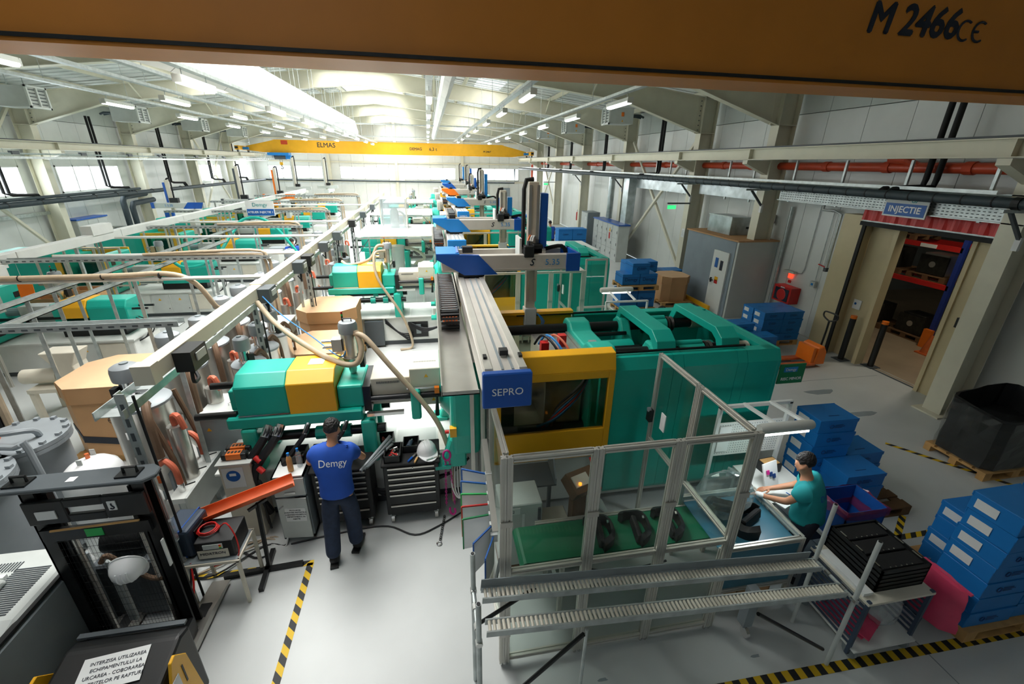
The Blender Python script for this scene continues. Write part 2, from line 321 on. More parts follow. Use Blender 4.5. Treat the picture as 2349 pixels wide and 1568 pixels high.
# ---- portal frames (column, rafter web, flanges, stiffeners)
HALF = 12.25; CX = -2.75
for i, y in enumerate(FR):
    f = thing('portal_frame', (CX, y, 0), None, None, kind='structure')
    for s in (-1, 1):
        X = lambda d: CX + s * d
        c = G()                                             # H column: two flanges and a web
        c.box(*sorted((X(12.25), X(12.27))), y - .16, y + .16, 0, 6.7); c.box(*sorted((X(12.78), X(12.8))), y - .16, y + .16, 0, 6.75)
        c.box(*sorted((X(12.27), X(12.78))), y - .008, y + .008, 0, 6.7)
        c.mk('column', 'steel_cream', f)
        G().box(*sorted((X(12.25), X(12.78))), y - .16, y + .16, 5.49, 5.51).box(*sorted((X(12.25), X(12.78))), y - .16, y + .16, 6.55, 6.57).mk('stiffener', 'steel_cream', f)
        B(*sorted((X(12.1), X(12.95))), y - .25, y + .25, 0, .03).mk('base_plate', 'steel_cream', f)
        bot = [(12.25, 5.5), (9.3, 6.4), (6.7, 6.69), (0, 7.36)]; top = [(0, 8.02), (12.25, 6.62)]
        G().prism([(X(a), b) for a, b in bot + top], 'y', y - .008, y + .008).mk('rafter_web', 'steel_cream', f)
        g = G()
        for (a, b), (c2, d) in zip(bot, bot[1:]): g.bar((X(a), y, b), (X(c2), y, d), .24, .018)
        g.bar((X(0), y, 8.02), (X(12.25), y, 6.62), .24, .018); g.mk('rafter_flange', 'steel_cream', f)
        g = G()
        g.bar((X(12.2), y, 5.5), (X(12.2), y, 6.62), .24, .03, up=(0, 1, 0)); g.bar((X(9.3), y, 6.4), (X(9.3), y, 6.95), .22, .014, up=(0, 1, 0)); s > 0 and g.bar((CX, y, 7.36), (CX, y, 8.0), .24, .03, up=(0, 1, 0))
        g.mk('end_plate', 'steel_cream', f)
        if 1 < i < 6:
            g = G()
            for j in range(7):
                for e in (-.07, .07): g.cyl((X(12.17), y + e, 5.6 + j * .15), (X(12.14), y + e, 5.6 + j * .15), .016, n=6)
            g.mk('bolt_row', 'dark_grey', f)
        for d in (3.2, 8.2):                                # knee braces up to the purlins
            for t in (-1, 1):
                zb = 7.36 - .1 * d if d < 6.7 else 6.52
                G().tube([(X(d), y, zb), (X(d), y + t * .35, zb + .25), (X(d), y + t * .85, zr(X(d)) - .2)], .028, 6).mk('fly_brace', 'steel_cream', f)
        br = (9.0, 9.55) if s > 0 else (-15.05, -14.5)      # corbel under the crane rail
        G().prism([(br[0] - .2 if s > 0 else br[0], 4.6), (br[1] if s > 0 else br[1] + .2, 4.6), (br[1] if s > 0 else br[1] + .2, 4.5 if s < 0 else 4.2), (br[1] if s > 0 else br[0], 4.2), (br[0] - .2 if s > 0 else br[0], 4.5 if s > 0 else 4.2)], 'y', y - .1, y + .1).mk('corbel', 'steel_cream', f)
# crane runway beams
def ibeam(g, x, z0, z1, w, y0, y1, t=.02):
    g.box(x - w / 2, x + w / 2, y0, y1, z0, z0 + t); g.box(x - w / 2, x + w / 2, y0, y1, z1 - t, z1); g.box(x - .006, x + .006, y0, y1, z0 + t, z1 - t)
for x in (9.0, -14.5):
    r = thing('trim_%d' % (1 if x > 0 else 2), (x, 20, 4.61), None, None, kind='structure'); r.name = 'trim_%d' % (1 if x > 0 else 2)
    g = G(); ibeam(g, x, 4.61, 4.9, .24, YB, 46.4); g.mk('runway_beam', 'steel_cream', r)
    B(x - .03, x + .03, YB, 46.4, 4.9, 4.94).mk('rail', 'dark_grey', r)
    for y in FR: B(x - .12, x + .12, y - .008, y + .008, 4.63, 4.88).mk('stiffener', 'steel_cream', r)
# wall posts and rails of the far wall
g0 = thing('trim_3', (CX, YF, 0), None, None, kind='structure')
for x in (-9.1, -2.95, 3.4): B(x - .12, x + .12, YF - .22, YF - .01, 0, zr(x) - .1).mk('wind_post', 'steel_cream', g0)
for z in (2.55, 4.25, 6.2): B(XL, XR, YF - .1, YF - .01, z, z + .1).mk('girt', 'steel_cream', g0)
for y0, y1, x in ((15.65, 21.87, 9.75), (34.35, 40.45, 9.75)):      # X bracing between the right columns
    g = thing('trim_4', (x, y0, 0), None, None, kind='structure')
    G().bar((x, y0 + .2, 5.45), (x, y1 - .2, .3), .1, .1).mk('diagonal', 'steel_cream', g); G().bar((x + .11, y1 - .2, 5.45), (x + .11, y0 + .2, .3), .1, .1).mk('diagonal', 'steel_cream', g)
for y0, y1, x in ((15.65, 21.87, -15.25), (34.35, 40.45, -15.25)):
    g = thing('trim_5', (x, y0, 0), None, None, kind='structure')
    G().bar((x, y0 + .2, 6.3), (x, y1 - .2, .3), .1, .1).mk('diagonal', 'steel_cream', g); G().bar((x - .11, y1 - .2, 6.3), (x - .11, y0 + .2, .3), .1, .1).mk('diagonal', 'steel_cream', g)
# ---- doorway on the right: frame, sliding leaves, dark store behind
d1 = thing('door_1', (XR, 7.5, 0), None, None, kind='structure')
B(9.9, 10.42, 8.78, 9.35, 0, 3.42).mk('jamb', 'door_tan', d1); B(9.95, 10.42, 5.95, 6.2, 0, 3.42).mk('jamb', 'door_tan', d1)
B(9.86, 9.9, 8.7, 8.78, 0, 3.3).mk('seal', 'rubber', d1)
B(10.14, 10.22, 8.1, 8.74, 0, 3.25).mk('door_leaf', 'door_tan', d1); B(10.02, 10.24, 8.02, 8.12, 0, 3.25).mk('leaf_post', 'door_tan', d1)
B(10.14, 10.22, 6.26, 6.62, 0, 3.25).mk('door_leaf', 'door_tan', d1); B(10.1, 10.24, 6.6, 6.68, 0, 3.25).mk('leaf_post', 'door_tan', d1)
B(10.08, 10.13, 6.38, 6.42, 1.55, 1.75).mk('pull_slot', 'black_plastic', d1)
B(9.84, 10.3, 6.0, 8.8, 3.3, 3.36).mk('bottom_bar', 'galv', d1); B(9.8, 9.84, 6.0, 8.8, 3.22, 3.31).mk('door_seal', 'rubber', d1)
g = G(); n = 44
for i in range(n):
    y0, y1 = 6.0 + 2.8 * i / n, 6.0 + 2.8 * (i + 1) / n; a = .02 * math.sin(i * 1.7); c2 = .02 * math.sin((i + 1) * 1.7)
    g.quad((9.82 + a, y0, 3.34), (9.82 + c2, y1, 3.34), (9.84 + c2 * .4, y1, 3.75), (9.84 + a * .4, y0, 3.75))
g.mk('rolled_curtain', 'red', d1)
B(9.84, 10.3, 6.0, 8.8, 3.75, 3.8).mk('roller_case', 'galv', d1)
B(10.115, 10.135, 8.42, 8.62, 1.25, 1.48).mk('notice', 'paper', d1); G().lathe((10.112, 8.56, 1.38), [(.03, 0), (.03, .004)], 12, 'x').mk('notice_symbol', 'sign_blue', d1)
sr = thing('wall_store', (16, 8, 0), None, None, kind='structure')
B(21.9, 22, -2, 14, 0, 5).mk('panel', 'mid_grey', sr); B(10.6, 22, 13.9, 14, 0, 5).mk('panel', 'mid_grey', sr); B(10.6, 22, -2, -1.9, 0, 5).mk('panel', 'mid_grey', sr); B(10.44, 22, -2, 14, 5, 5.1).mk('panel', 'mid_grey', sr)
area('store_lamp', (11.6, 7.4, 4.9), (0, 0, 0), 1.2, .15, 150, (1, .9, .72))
# ================================================================= cranes
def crane(name, y, z0, h, ftw, label, texts, near):
    t = thing(name, (CX, y, z0), label, 'crane', 'overhead travelling cranes')
    xa, xb = -14.2, 8.7; w = .17; cy = 'crane_yellow_shaded' if near else 'crane_yellow'  # near crane: same yellow, with its shade put into a darker, browner colour
    poly = [(xa, z0 + .12), (xa + 1.2, z0), (xb - 1.2, z0), (xb, z0 + .12), (xb, z0 + .42), (xb - 2.2, z0 + h), (xa + 2.2, z0 + h), (xa, z0 + .42)]
    if near: poly = [(xa, z0), (xb, z0), (xb, z0 + h), (xa, z0 + h)]
    G().prism(poly, 'y', y - w, y + w).mk('girder', cy, t)
    B(xa + .9, xb - .9, y - .19, y + .19, z0 - .02, z0).mk('bottom_flange', cy, t)
    if near: B(xa, xb, y - .2, y - .17, z0 + .0, z0 + .02).mk('flange_lip', 'black_plastic', t)
    B(xa + 2.0, xb - 2.0, y - .19, y + .19, z0 + h, z0 + h + .02).mk('top_flange', cy, t)
    for x in (-14.5, 9.0):
        e = B(x - .14, x + .14, y - 1.3, y + 1.3, z0 + .12, z0 + .42).mk('end_carriage', cy, t)
        for d in (-1.1, 1.1): G().lathe((x, y + d, z0 + .1), [(.13, -.05), (.13, .05)], 14, 'x').mk('wheel', 'dark_grey', e)
        B(x - .1, x + .1, y - 1.42, y - 1.3, z0 + .2, z0 + .34).mk('buffer', 'rubber', e)
        s = 1 if x < 0 else -1
        B(*sorted((x + s * .15, x + s * .55)), y - .5, y - .25, z0 + .14, z0 + .34).mk('travel_motor', 'blue_light', e)
    for a in texts: txt(a[0], a[1], a[4], t, (a[2], y - w - .004, a[3]), FX, shear=a[5], bold=a[6])
    return t
c1 = crane('overhead_crane', 41.5, 4.96, .92, 0, 'bright yellow overhead crane spanning the far end of the hall', [
    ('ELMAS', .5, -8.1, 5.55, 'print_dark', 0, .006), ('DEMAG', .3, -.9, 5.42, 'print_dark', 0, .006), ('6,3 t', .36, .55, 5.42, 'print_dark', 0, .004), ('M 2467', .22, 5.2, 5.32, 'print_dark', .1, .004)], False)
B(-11.55, -11.05, 41.32, 41.34, 5.55, 5.85).mk('warning_plate', 'pipe_red', c1)
hu = thing('hoist_trolley', (-11.7, 41.3, 4.2), 'blue hoist trolley with hook hanging under the far yellow crane', 'hoist')
B(-12.6, -11.0, 40.95, 41.75, 4.72, 4.93).mk('trolley_frame', 'blue_light', hu); G().lathe((-12.2, 41.35, 4.62), [(.2, 0), (.2, .9)], 14, 'x').mk('drum', 'dark_grey', hu)
B(-11.3, -10.9, 41.1, 41.6, 4.45, 4.75).mk('hoist_motor', 'blue_light', hu); B(-12.75, -12.3, 41.0, 41.5, 4.5, 4.8).mk('control_box', 'machine_grey', hu)
for dx in (-.08, .08): G().cyl((-11.75 + dx, 41.35, 4.6), (-11.75 + dx, 41.35, 4.2), .018, n=6).mk('rope', 'dark_grey', hu)
G().box(-11.87, -11.63, 41.28, 41.42, 4.0, 4.22).mk('hook_block', 'yellow', hu)
G().tube([(-11.75, 41.35, 4.0), (-11.75, 41.35, 3.9), (-11.66, 41.35, 3.8), (-11.75, 41.35, 3.7), (-11.85, 41.35, 3.78)], .03, 8, 3).mk('hook', 'dark_grey', hu)
for i in range(9):
    x = -13.6 + i * .16; G().tube([(x, 41.2, 4.9), (x + .02, 41.2, 4.5), (x + .08, 41.2, 4.42), (x + .14, 41.2, 4.5), (x + .16, 41.2, 4.9)], .018, 5, 2).mk('festoon_cable', 'cable_white', hu)
c2 = crane('overhead_crane', 3.3, 4.97, 1.1, 0, 'yellow overhead crane girder, shade in its colour, across the top of the picture', [
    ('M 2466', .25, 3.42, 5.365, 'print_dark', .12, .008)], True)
for cx in (3.87, 4.0):                                     # the CE mark
    pts = [(cx + .06 * math.cos(a), 3.126, 5.34 + .06 * math.sin(a)) for a in [math.pi * (.32 + 1.36 * i / 12) for i in range(13)]]
    G().tube(pts, .008, 5).mk('conformity_mark', 'print_dark', c2)
G().bar((3.945, 3.126, 5.34), (3.99, 3.126, 5.34), .01, .014).mk('conformity_mark', 'print_dark', c2)
# ================================================================= textile air ducts
def fduct(x, z0, z1, w, y0, y1, label, n=11):
    t = thing('air_duct', (x, y0, z0), label, 'air duct', 'white textile air ducts under the roof')
    st_ = (y1 - y0) / n; k = 9
    for i in range(n):
        a, b = y0 + i * st_ + .01, y0 + (i + 1) * st_ - .01; V = []; sag = .03
        for y, s_ in ((a, 0), ((a + b) / 2, sag), (b, 0)):
            prof = [(.02, z1), (w * .28, z1 - (z1 - z0) * .35), (w * .5, z0 + (z1 - z0) * .36), (w * .42, z0 + (z1 - z0) * .1), (0, z0 - s_)]
            V += [(x - p, y, z) for p, z in prof] + [(x + p, y, z) for p, z in prof[::-1][1:]]
        F = [(r * k + j, r * k + j + 1, (r + 1) * k + j + 1, (r + 1) * k + j) for r in range(2) for j in range(k - 1)]
        G().add(V, F).mk('duct_segment', 'fabric_duct', t, smooth=True)
        for y in (a + .3, b - .3): G().cyl((x, y, z1), (x, y, zr(x) - .1), .008, n=4).mk('hanger', 'galv', t)
    G().cyl((x, y0, z1), (x, y1, z1), .018, n=6).mk('hanging_rail', 'galv', t)
fduct(-4.3, 5.78, 6.68, .3, 7.5, 31.5, 'wide white textile duct hanging left of the ridge')
fduct(.52, 5.85, 6.55, .26, 7.5, 34.0, 'narrow white textile duct seen end-on near the ridge')
# ================================================================= lamp trays with fluorescent fittings
def lamp_at(x, y, z, label, group, rz=0):
    t = thing('ceiling_light', (x, y, z), label, 'lamp', group, rz=rz, world=False)
    G().prism([(-.075, .01), (.075, .01), (.06, .09), (-.06, .09)], 'y', -.64, .64).mk('housing', 'lamp_body', t)
    G().prism([(-.062, .012), (.062, .012), (.045, -.045), (-.045, -.045)], 'y', -.62, .62).mk('diffuser', 'tube_light', t)
    for s in (-1, 1): B(-.07, .07, .64 * s - .02, .64 * s + .02, -.03, .085).mk('end_cap', 'lamp_body', t)
    for s in (-1, 1): G().cyl((0, .45 * s, .09), (0, .45 * s, .2), .008, n=5).mk('hanger', 'galv', t)
    return t
def tray_row(x, z, y0, y1, label, lampy, lname, lgroup, skip=False):
    t = thing('lamp_tray', (x, y0, z), label, 'cable tray', 'perforated trays under the roof')
    B(x - .07, x + .07, y0, y1, z, z + .006).mk('tray_floor', 'galv', t)
    for s in (-1, 1): B(x + s * .07 - .003, x + s * .07 + .003, y0, y1, z, z + .06).mk('tray_side', 'galv', t)
    y = y0 + 1
    while y < y1: G().cyl((x, y, z + .05), (x, y, zr(x) - .1), .007, n=4).mk('hanger', 'galv', t); y += 3.05
    first = None
    for i, ly in enumerate(lampy):
        lb = '%s fluorescent fitting under %s' % (ORD[i] if i < len(ORD) else 'far', lname)
        if first is None: first = lamp_at(x, ly, z - .2, lb, lgroup)
        else: copy_tree(first, (x, ly, z - .2), label=lb)
ORD = ['nearest', 'second', 'third', 'fourth', 'fifth', 'sixth', 'seventh', 'eighth', 'ninth', 'tenth', 'eleventh']
tray_row(-8.46, 5.95, 6, 40, 'galvanised lamp tray furthest left under the roof', [10.9, 15.6, 19.5, 23.6, 27.8, 32.0, 36.0], 'the outer left tray', 'lamps of the outer left row')
tray_row(-6.4, 5.95, 6, 40, 'galvanised lamp tray between outer tray and wide duct', [8.8, 14.3, 18.5, 23.0, 27.5, 32.0, 36.5], 'the inner left tray', 'lamps of the inner left row')
tray_row(-5.3, 5.95, 6, 38, 'galvanised cable tray without lamps beside the wide duct', [], '', '')
tray_row(-3.95, 5.78, 6, 40, 'galvanised lamp tray in front of the wide textile duct', [9.7, 14.2, 17.6, 21.2, 25, 29, 33, 37], 'the tray at the wide duct', 'lamps of the duct row')
tray_row(.12, 5.95, 6, 40, 'galvanised lamp tray just left of the narrow duct', [11.6, 15.5, 19.4, 23.3, 27.2, 31.2, 35], 'the tray by the narrow duct', 'lamps of the centre row')
tray_row(2.22, 5.95, 6, 40, 'galvanised lamp tray right of the narrow duct', [10.6, 14.2, 17.8, 21.6, 25.6, 29.6, 33.6], 'the inner right tray', 'lamps of the inner right row')
tray_row(4.6, 5.95, 6, 40, 'galvanised lamp tray furthest right under the roof', [11.2, 14.9, 18.7, 22.7, 27, 31, 35], 'the outer right tray', 'lamps of the outer right row')
for k, (y, xa, xb) in enumerate(((23.6, -9, 4.6), (35.0, -7, 4.4))):
    t = thing('cross_tray', ((xa + xb) / 2, y, 5.97), ('nearer' if k == 0 else 'farther') + ' cable tray crossing the hall under the rafters', 'cable tray')
    B(xa, xb, y - .06, y + .06, 6.0, 6.01).mk('tray_floor', 'galv', t)
    for s in (-1, 1): B(xa, xb, y + s * .06 - .003, y + s * .06 + .003, 6.0, 6.05).mk('tray_side', 'galv', t)
# ================================================================= unit heaters under the eaves
def heater(x, y, z, s, label):
    t = thing('unit_heater', (x, y, z), label, 'heater', 'fan heaters under the eaves', world=False)
    if s < 0: t.rotation_euler = (0, 0, math.pi)
    B(-.5, .55, -.42, .42, 0, .62).mk('casing', 'machine_grey', t)
    g = G().box(-.56, -.5, -.44, -.38, -.03, .65).box(-.56, -.5, .38, .44, -.03, .65).box(-.56, -.5, -.03, .03, -.03, .65).box(-.56, -.5, -.44, .44, -.03, .03).box(-.56, -.5, -.44, .44, .59, .65); g.mk('grille_frame', 'panel_white', t)
    for e in (-1, 1):
        for j in range(5): G().cbox((-.5, .2 * e, .1 + j * .105), (.05, .32, .012), (0, .5, 0)).mk('louvre', 'dark_grey', t)
    B(.0, .12, -.43, -.42, .28, .44).mk('notice', 'orange_robot', t); G().prism([(.02, .08), (.1, .08), (.06, .16)], 'y', -.43, -.42).mk('warning_triangle', 'yellow', t)
    for e in (-.2, .2): G().tube([(.55, e, .35), (.95, e, .35), (1.15, e * .5, .3)], .05, 8).mk('pipe_stub', 'pipe_dark', t)
    for e in (-.35, .35): G().cyl((0, e, .62), (0, e, 1.0), .012, n=5).mk('hanger', 'galv', t)
    return t
for i, y in enumerate((20.0, 26.3, 32.5, 38.6)): heater(8.2, y, 6.05, 1, ['nearest', 'second', 'third', 'farthest'][i] + ' grey fan heater hung below the right eaves')
for i, y in enumerate((19.4, 25.4, 31.6, 37.8)): heater(-13.4, y, 5.9, -1, ['nearest', 'second', 'third', 'farthest'][i] + ' grey fan heater hung below the left eaves')
# ================================================================= pipework on the right wall
t = thing('heating_pipe', (9.05, 25, 3.95), 'thick dark insulated pipe running along the right columns', 'pipe')
G().cyl((9.05, 5.3, 3.95), (9.05, 46.2, 3.97), .085, n=12).mk('main_run', 'pipe_dark', t, smooth=True)
for y in [5.9 + i * .45 for i in range(30)]: G().cyl((9.05, y, 3.95), (9.05, y + .02, 3.95), .089, n=12).mk('joint_band', 'rubber', t)
for y in (5.3, 5.55): G().cyl((9.05, y, 3.95), (9.05, y + .1, 3.95), .1, n=12).mk('collar', 'black_plastic', t)
t2 = thing('service_tray', (9.25, 25, 4.07), 'narrow galvanised tray just above the thick dark pipe', 'cable tray')
B(9.15, 9.35, 6, 46, 4.06, 4.066).mk('tray_floor', 'galv', t2); B(9.147, 9.153, 6, 46, 4.06, 4.12).mk('tray_side', 'galv', t2)
for y in FR[:5]:
    b = thing('pipe_bracket', (9.2, y - .25, 3.6), 'wall bracket carrying the dark pipe at the %s column' % {5.85: 'doorway', 11.9: 'door booth', 15.65: 'third', 21.87: 'fourth', 28.2: 'fifth'}[y], 'bracket', 'brackets under the dark pipe')
    G().bar((8.85, y - .2, 3.83), (9.6, y - .2, 3.83), .06, .05).mk('arm', 'galv', b); G().bar((9.05, y - .2, 3.81), (9.5, y - .2, 3.35), .05, .05).mk('brace', 'dark_grey', b); B(9.44, 9.5, y - .24, y - .16, 3.2, 3.42).mk('foot_plate', 'paper', b)
for i, (y, nm) in enumerate(((7.45, 'doorway'), (18.6, 'second'), (24.9, 'third'), (31.2, 'fourth'), (37.3, 'fifth'))):
    t = thing('riser_pipes', (9.6, y, 4.0), 'pair of black riser pipes dropping to the dark pipe, %s bay' % nm, 'pipe', 'black riser pipes on the right wall')
    for k in (0, .2): G().tube([(9.75, y + k, 6.35), (9.75, y + k, 4.25), (9.72, y + k, 4.1), (9.4, y + k + .05, 4.08), (9.1, y + k + .25, 4.05), (9.05, y + k + .3, 3.97)], .055, 10).mk('riser', 'rubber', t, smooth=True)
t = thing('sprinkler_pipe', (9.95, 20, 4.46), 'long red-orange pipe behind the right runway beam', 'pipe')
G().cyl((9.95, 6.1, 4.46), (9.95, 44, 4.46), .1, n=12).mk('main_run', 'pipe_red', t, smooth=True)
for y in (7.0, 8.6, 10.2, 13.0, 14.4, 18.4, 23, 26.5, 30): G().cyl((9.95, y, 4.46), (9.95, y + .16, 4.46), .12, n=12).mk('socket', 'pipe_red', t)
G().tube([(9.95, 8.0, 4.46), (9.85, 8.25, 4.6), (9.85, 8.6, 4.62)], .08, 10).mk('branch', 'pipe_red', t); G().tube([(9.95, 44, 4.46), (9.95, 44.3, 4.3), (9.95, 44.3, 0)], .1, 10).mk('down_pipe', 'pipe_red', t)
t = thing('cable_ladder', (9.8, 8, 3.5), 'wide perforated galvanised cable tray above the store doorway', 'cable tray')
B(9.56, 9.57, 5.2, 11.2, 3.6, 4.05).mk('tray_floor', 'galv', t)
for z in (3.6, 4.05): B(9.5, 9.58, 5.2, 11.2, z - .01, z + .01).mk('tray_side', 'galv', t)
for i in range(60):
    for j in range(5): pass
g = G()
for i in range(72):
    for j in range(7): g.box(9.552, 9.56, 5.25 + i * .0825, 5.285 + i * .0825, 3.64 + j * .055, 3.655 + j * .055)
g.mk('perforations', 'dark_grey', t)['kind'] = 'stuff'
for y in (6.4, 7.9, 9.4, 10.9): G().bar((9.62, y, 3.56), (9.62, y, 4.6), .05, .05).mk('hanger_channel', 'galv', t)
t = thing('hanging_tray', (9.8, 13.2, 3.5), 'galvanised tray section with film between the booth columns', 'cable tray')
B(9.7, 9.9, 12.3, 15.3, 3.5, 3.51).mk('tray_floor', 'galv', t); B(9.69, 9.7, 12.3, 15.3, 3.5, 3.92).mk('tray_side', 'duct_zinc', t); B(9.69, 9.7, 16.0, 20.5, 3.45, 3.85).mk('tray_side', 'duct_zinc', t)
for y in (12.6, 13.8, 16.4, 17.6, 18.8): G().bar((9.72, y, 3.42), (9.72, y, 4.6), .05, .05).mk('hanger_channel', 'galv', t)
# INJECTIE sign
t = thing('hanging_sign', (9.45, 7.6, 3.5), 'white and blue INJECTIE sign over the store doorway', 'sign')
B(9.44, 9.46, 7.18, 8.05, 3.52, 4.0).mk('board', 'paper', t); B(9.434, 9.44, 7.21, 8.02, 3.55, 3.78).mk('blue_band', 'sign_blue', t)
txt('INJECTIE', .17, 'print_white', t, (9.43, 7.615, 3.665), LX, bold=.004); txt('Demgy', .17, 'print_teal', t, (9.436, 7.615, 3.9), LX)
# door side items: bollards, emergency items
for x, y, lb in ((9.93, 8.33, 'black bollard with yellow cap at the left door jamb'), (10.3, 7.86, 'black bollard with yellow cap beside the door leaf edge'), (10.05, 6.12, 'black bollard with yellow cap at the right door jamb')):
    t = thing('bollard', (x, y, 0), lb, 'bollard', 'bollards at the store doorway')
    G().cyl((x, y, 0), (x, y, 1.08), .065, n=16).mk('post', 'black_plastic', t, smooth=True); G().cyl((x, y, 1.08), (x, y, 1.15), .067, n=16).mk('cap', 'orange_robot', t); B(x - .14, x + .14, y - .14, y + .14, 0, .015).mk('foot_plate', 'dark_grey', t)
t = thing('fire_hose_cabinet', (10.05, 10.7, 0.8), 'red fire hose cabinet on the right wall above the blue boxes', 'fire cabinet')
B(9.98, 10.29, 10.4, 11.05, .78, 1.24).mk('cabinet_body', 'red', t); B(9.965, 9.98, 10.47, 10.98, .83, 1.18).mk('glass_front', 'screen', t); B(9.97, 9.98, 10.65, 10.8, 1.195, 1.225).mk('label_plate', 'paper', t); G().lathe((9.955, 10.72, 1.0), [(.15, 0), (.17, .01)], 16, 'x').mk('hose_reel', 'red', t)
t = thing('emergency_light', (10.22, 10.9, 1.6), 'small emergency lamp glowing red on the right wall', 'lamp'); B(10.16, 10.29, 10.68, 11.06, 1.6, 1.66).mk('housing', 'lamp_body', t); B(10.25, 10.29, 10.8, 10.94, 1.44, 1.59).mk('pictogram_plate', 'led_red', t); B(10.27, 10.29, 10.82, 10.92, 1.3, 1.38).mk('red_plate', 'red', t)
t = thing('switch_box', (10.25, 8.95, 1.55), 'small grey isolator box left of the store doorway', 'switch box'); B(10.2, 10.29, 9.93, 10.09, 1.4, 1.56).mk('box_body', 'machine_grey', t); B(10.19, 10.2, 9.98, 10.04, 1.45, 1.51).mk('switch_knob', 'blue_light', t); G().cyl((10.26, 10.0, 1.56), (10.26, 10.0, 3.4), .012, n=5).mk('conduit', 'galv', t)
t = thing('gas_pipe', (10.2, 9.5, 0), 'grey vertical pipe with red lever valve beside the doorway', 'pipe'); G().tube([(10.2, 9.72, 1.95), (10.2, 9.72, 3.35), (10.15, 9.9, 3.42), (10.1, 10.2, 3.42), (10.1, 10.2, 3.55)], .035, 8).mk('run', 'galv', t, smooth=True); G().bar((10.2, 9.72, 2.0), (10.2, 9.98, 2.04), .03, .02).mk('lever', 'red', t); B(10.16, 10.24, 9.68, 9.76, 1.9, 2.0).mk('valve_body', 'dark_grey', t)
t = thing('conduit_run', (10.28, 10.4, 2), 'thin conduit on the white wall above the red emergency lamp', 'pipe'); G().tube([(10.27, 10.68, 1.63), (10.27, 10.5, 1.66), (10.27, 10.45, 1.8), (10.27, 10.45, 3.5)], .012, 6).mk('run', 'galv', t)
t = thing('drain_pipe', (10.2, 10.9, 0), 'grey downpipe in the corner of the booth column', 'pipe'); G().tube([(10.2, 11.35, 0), (10.2, 11.35, 3.4)], .045, 10).mk('run', 'galv', t, smooth=True)
# ================================================================= pipework on the left wall
t = thing('water_main', (-14.75, 30, 2.75), 'dark blue-grey pipe running below the left windows', 'pipe')
G().cyl((-14.75, 14, 2.74), (-14.75, 46.3, 2.7), .1, n=12).mk('main_run', 'pipe_dark', t, smooth=True); G().cyl((-14.75, 14, 2.9), (-14.75, 27, 2.9), .06, n=10).mk('second_run', 'pipe_dark', t, smooth=True)
G().tube([(-14.75, 46.2, 2.7), (0, 46.3, 2.62), (8.6, 46.3, 2.6), (8.6, 46.3, 3.9)], .07, 8).mk('end_wall_run', 'pipe_dark', t)
for y in (16, 17.5, 19, 20.5, 22, 23.5, 25, 26.5, 28, 31, 34): G().cyl((-14.75, y, 2.74), (-14.75, y + .05, 2.74), .106, n=12).mk('joint_band', 'black_plastic', t)
for i, y in enumerate((19.7, 25.3, 30.9, 36.5, 41)):
    t = thing('riser_pipes', (-14.9, y, 2.8), 'black riser pipes dropping past the left windows, %s pair' % ['nearest', 'second', 'third', 'fourth', 'farthest'][i], 'pipe', 'black riser pipes on the left wall')
    for k in (0, .22): G().tube([(-15.2, y + k, 6.1), (-15.2, y + k, 3.1), (-15.1, y + k + .2, 3.02), (-14.8, y + k + .7, 3.0), (-14.75, y + k + .8, 2.8)], .05, 8).mk('riser', 'rubber', t, smooth=True)
t = thing('insulated_elbows', (-15.1, 26.8, 1.6), 'thick black insulated pipe elbows on the left wall', 'pipe')
for k, (y, z) in enumerate(((26.4, 2.55), (27.0, 2.2))): G().tube([(-15.0, y - .6, .2), (-15.0, y - .6, z - .2), (-15.0, y - .45, z), (-15.0, y + 1.4, z + .06)], .13, 10).mk('elbow_pipe', 'pipe_dark', t, smooth=True)
t = thing('wall_trunking', (-15.5, 21, 2.0), 'pale wall trunking under the nearest left window', 'trunking'); B(-15.6, -15.5, 18, 22.2, 2.15, 2.28).mk('trunking_body', 'galv', t)
lt = thing('left_service_tray', (-14.2, 30, 4.3), 'perforated tray and conduits below the left runway beam', 'cable tray')
B(-14.3, -14.1, 12, 46, 4.28, 4.29).mk('tray_floor', 'galv', lt); B(-14.1, -14.09, 12, 46, 4.28, 4.36).mk('tray_side', 'galv', lt); G().cyl((-14.0, 12, 4.45), (-14.0, 46, 4.45), .03, n=8).mk('conductor_rail', 'galv', lt)
for y in (16.5, 19, 22.3, 25.4, 28, 32, 36): B(-14.06, -13.94, y, y + .3, 4.42, 4.54).mk('junction_block', 'dark_grey', lt)
for y in range(13, 46, 2): G().cyl((-14.2, y, 4.29), (-14.2, y, 4.62), .008, n=4).mk('hanger', 'galv', lt)
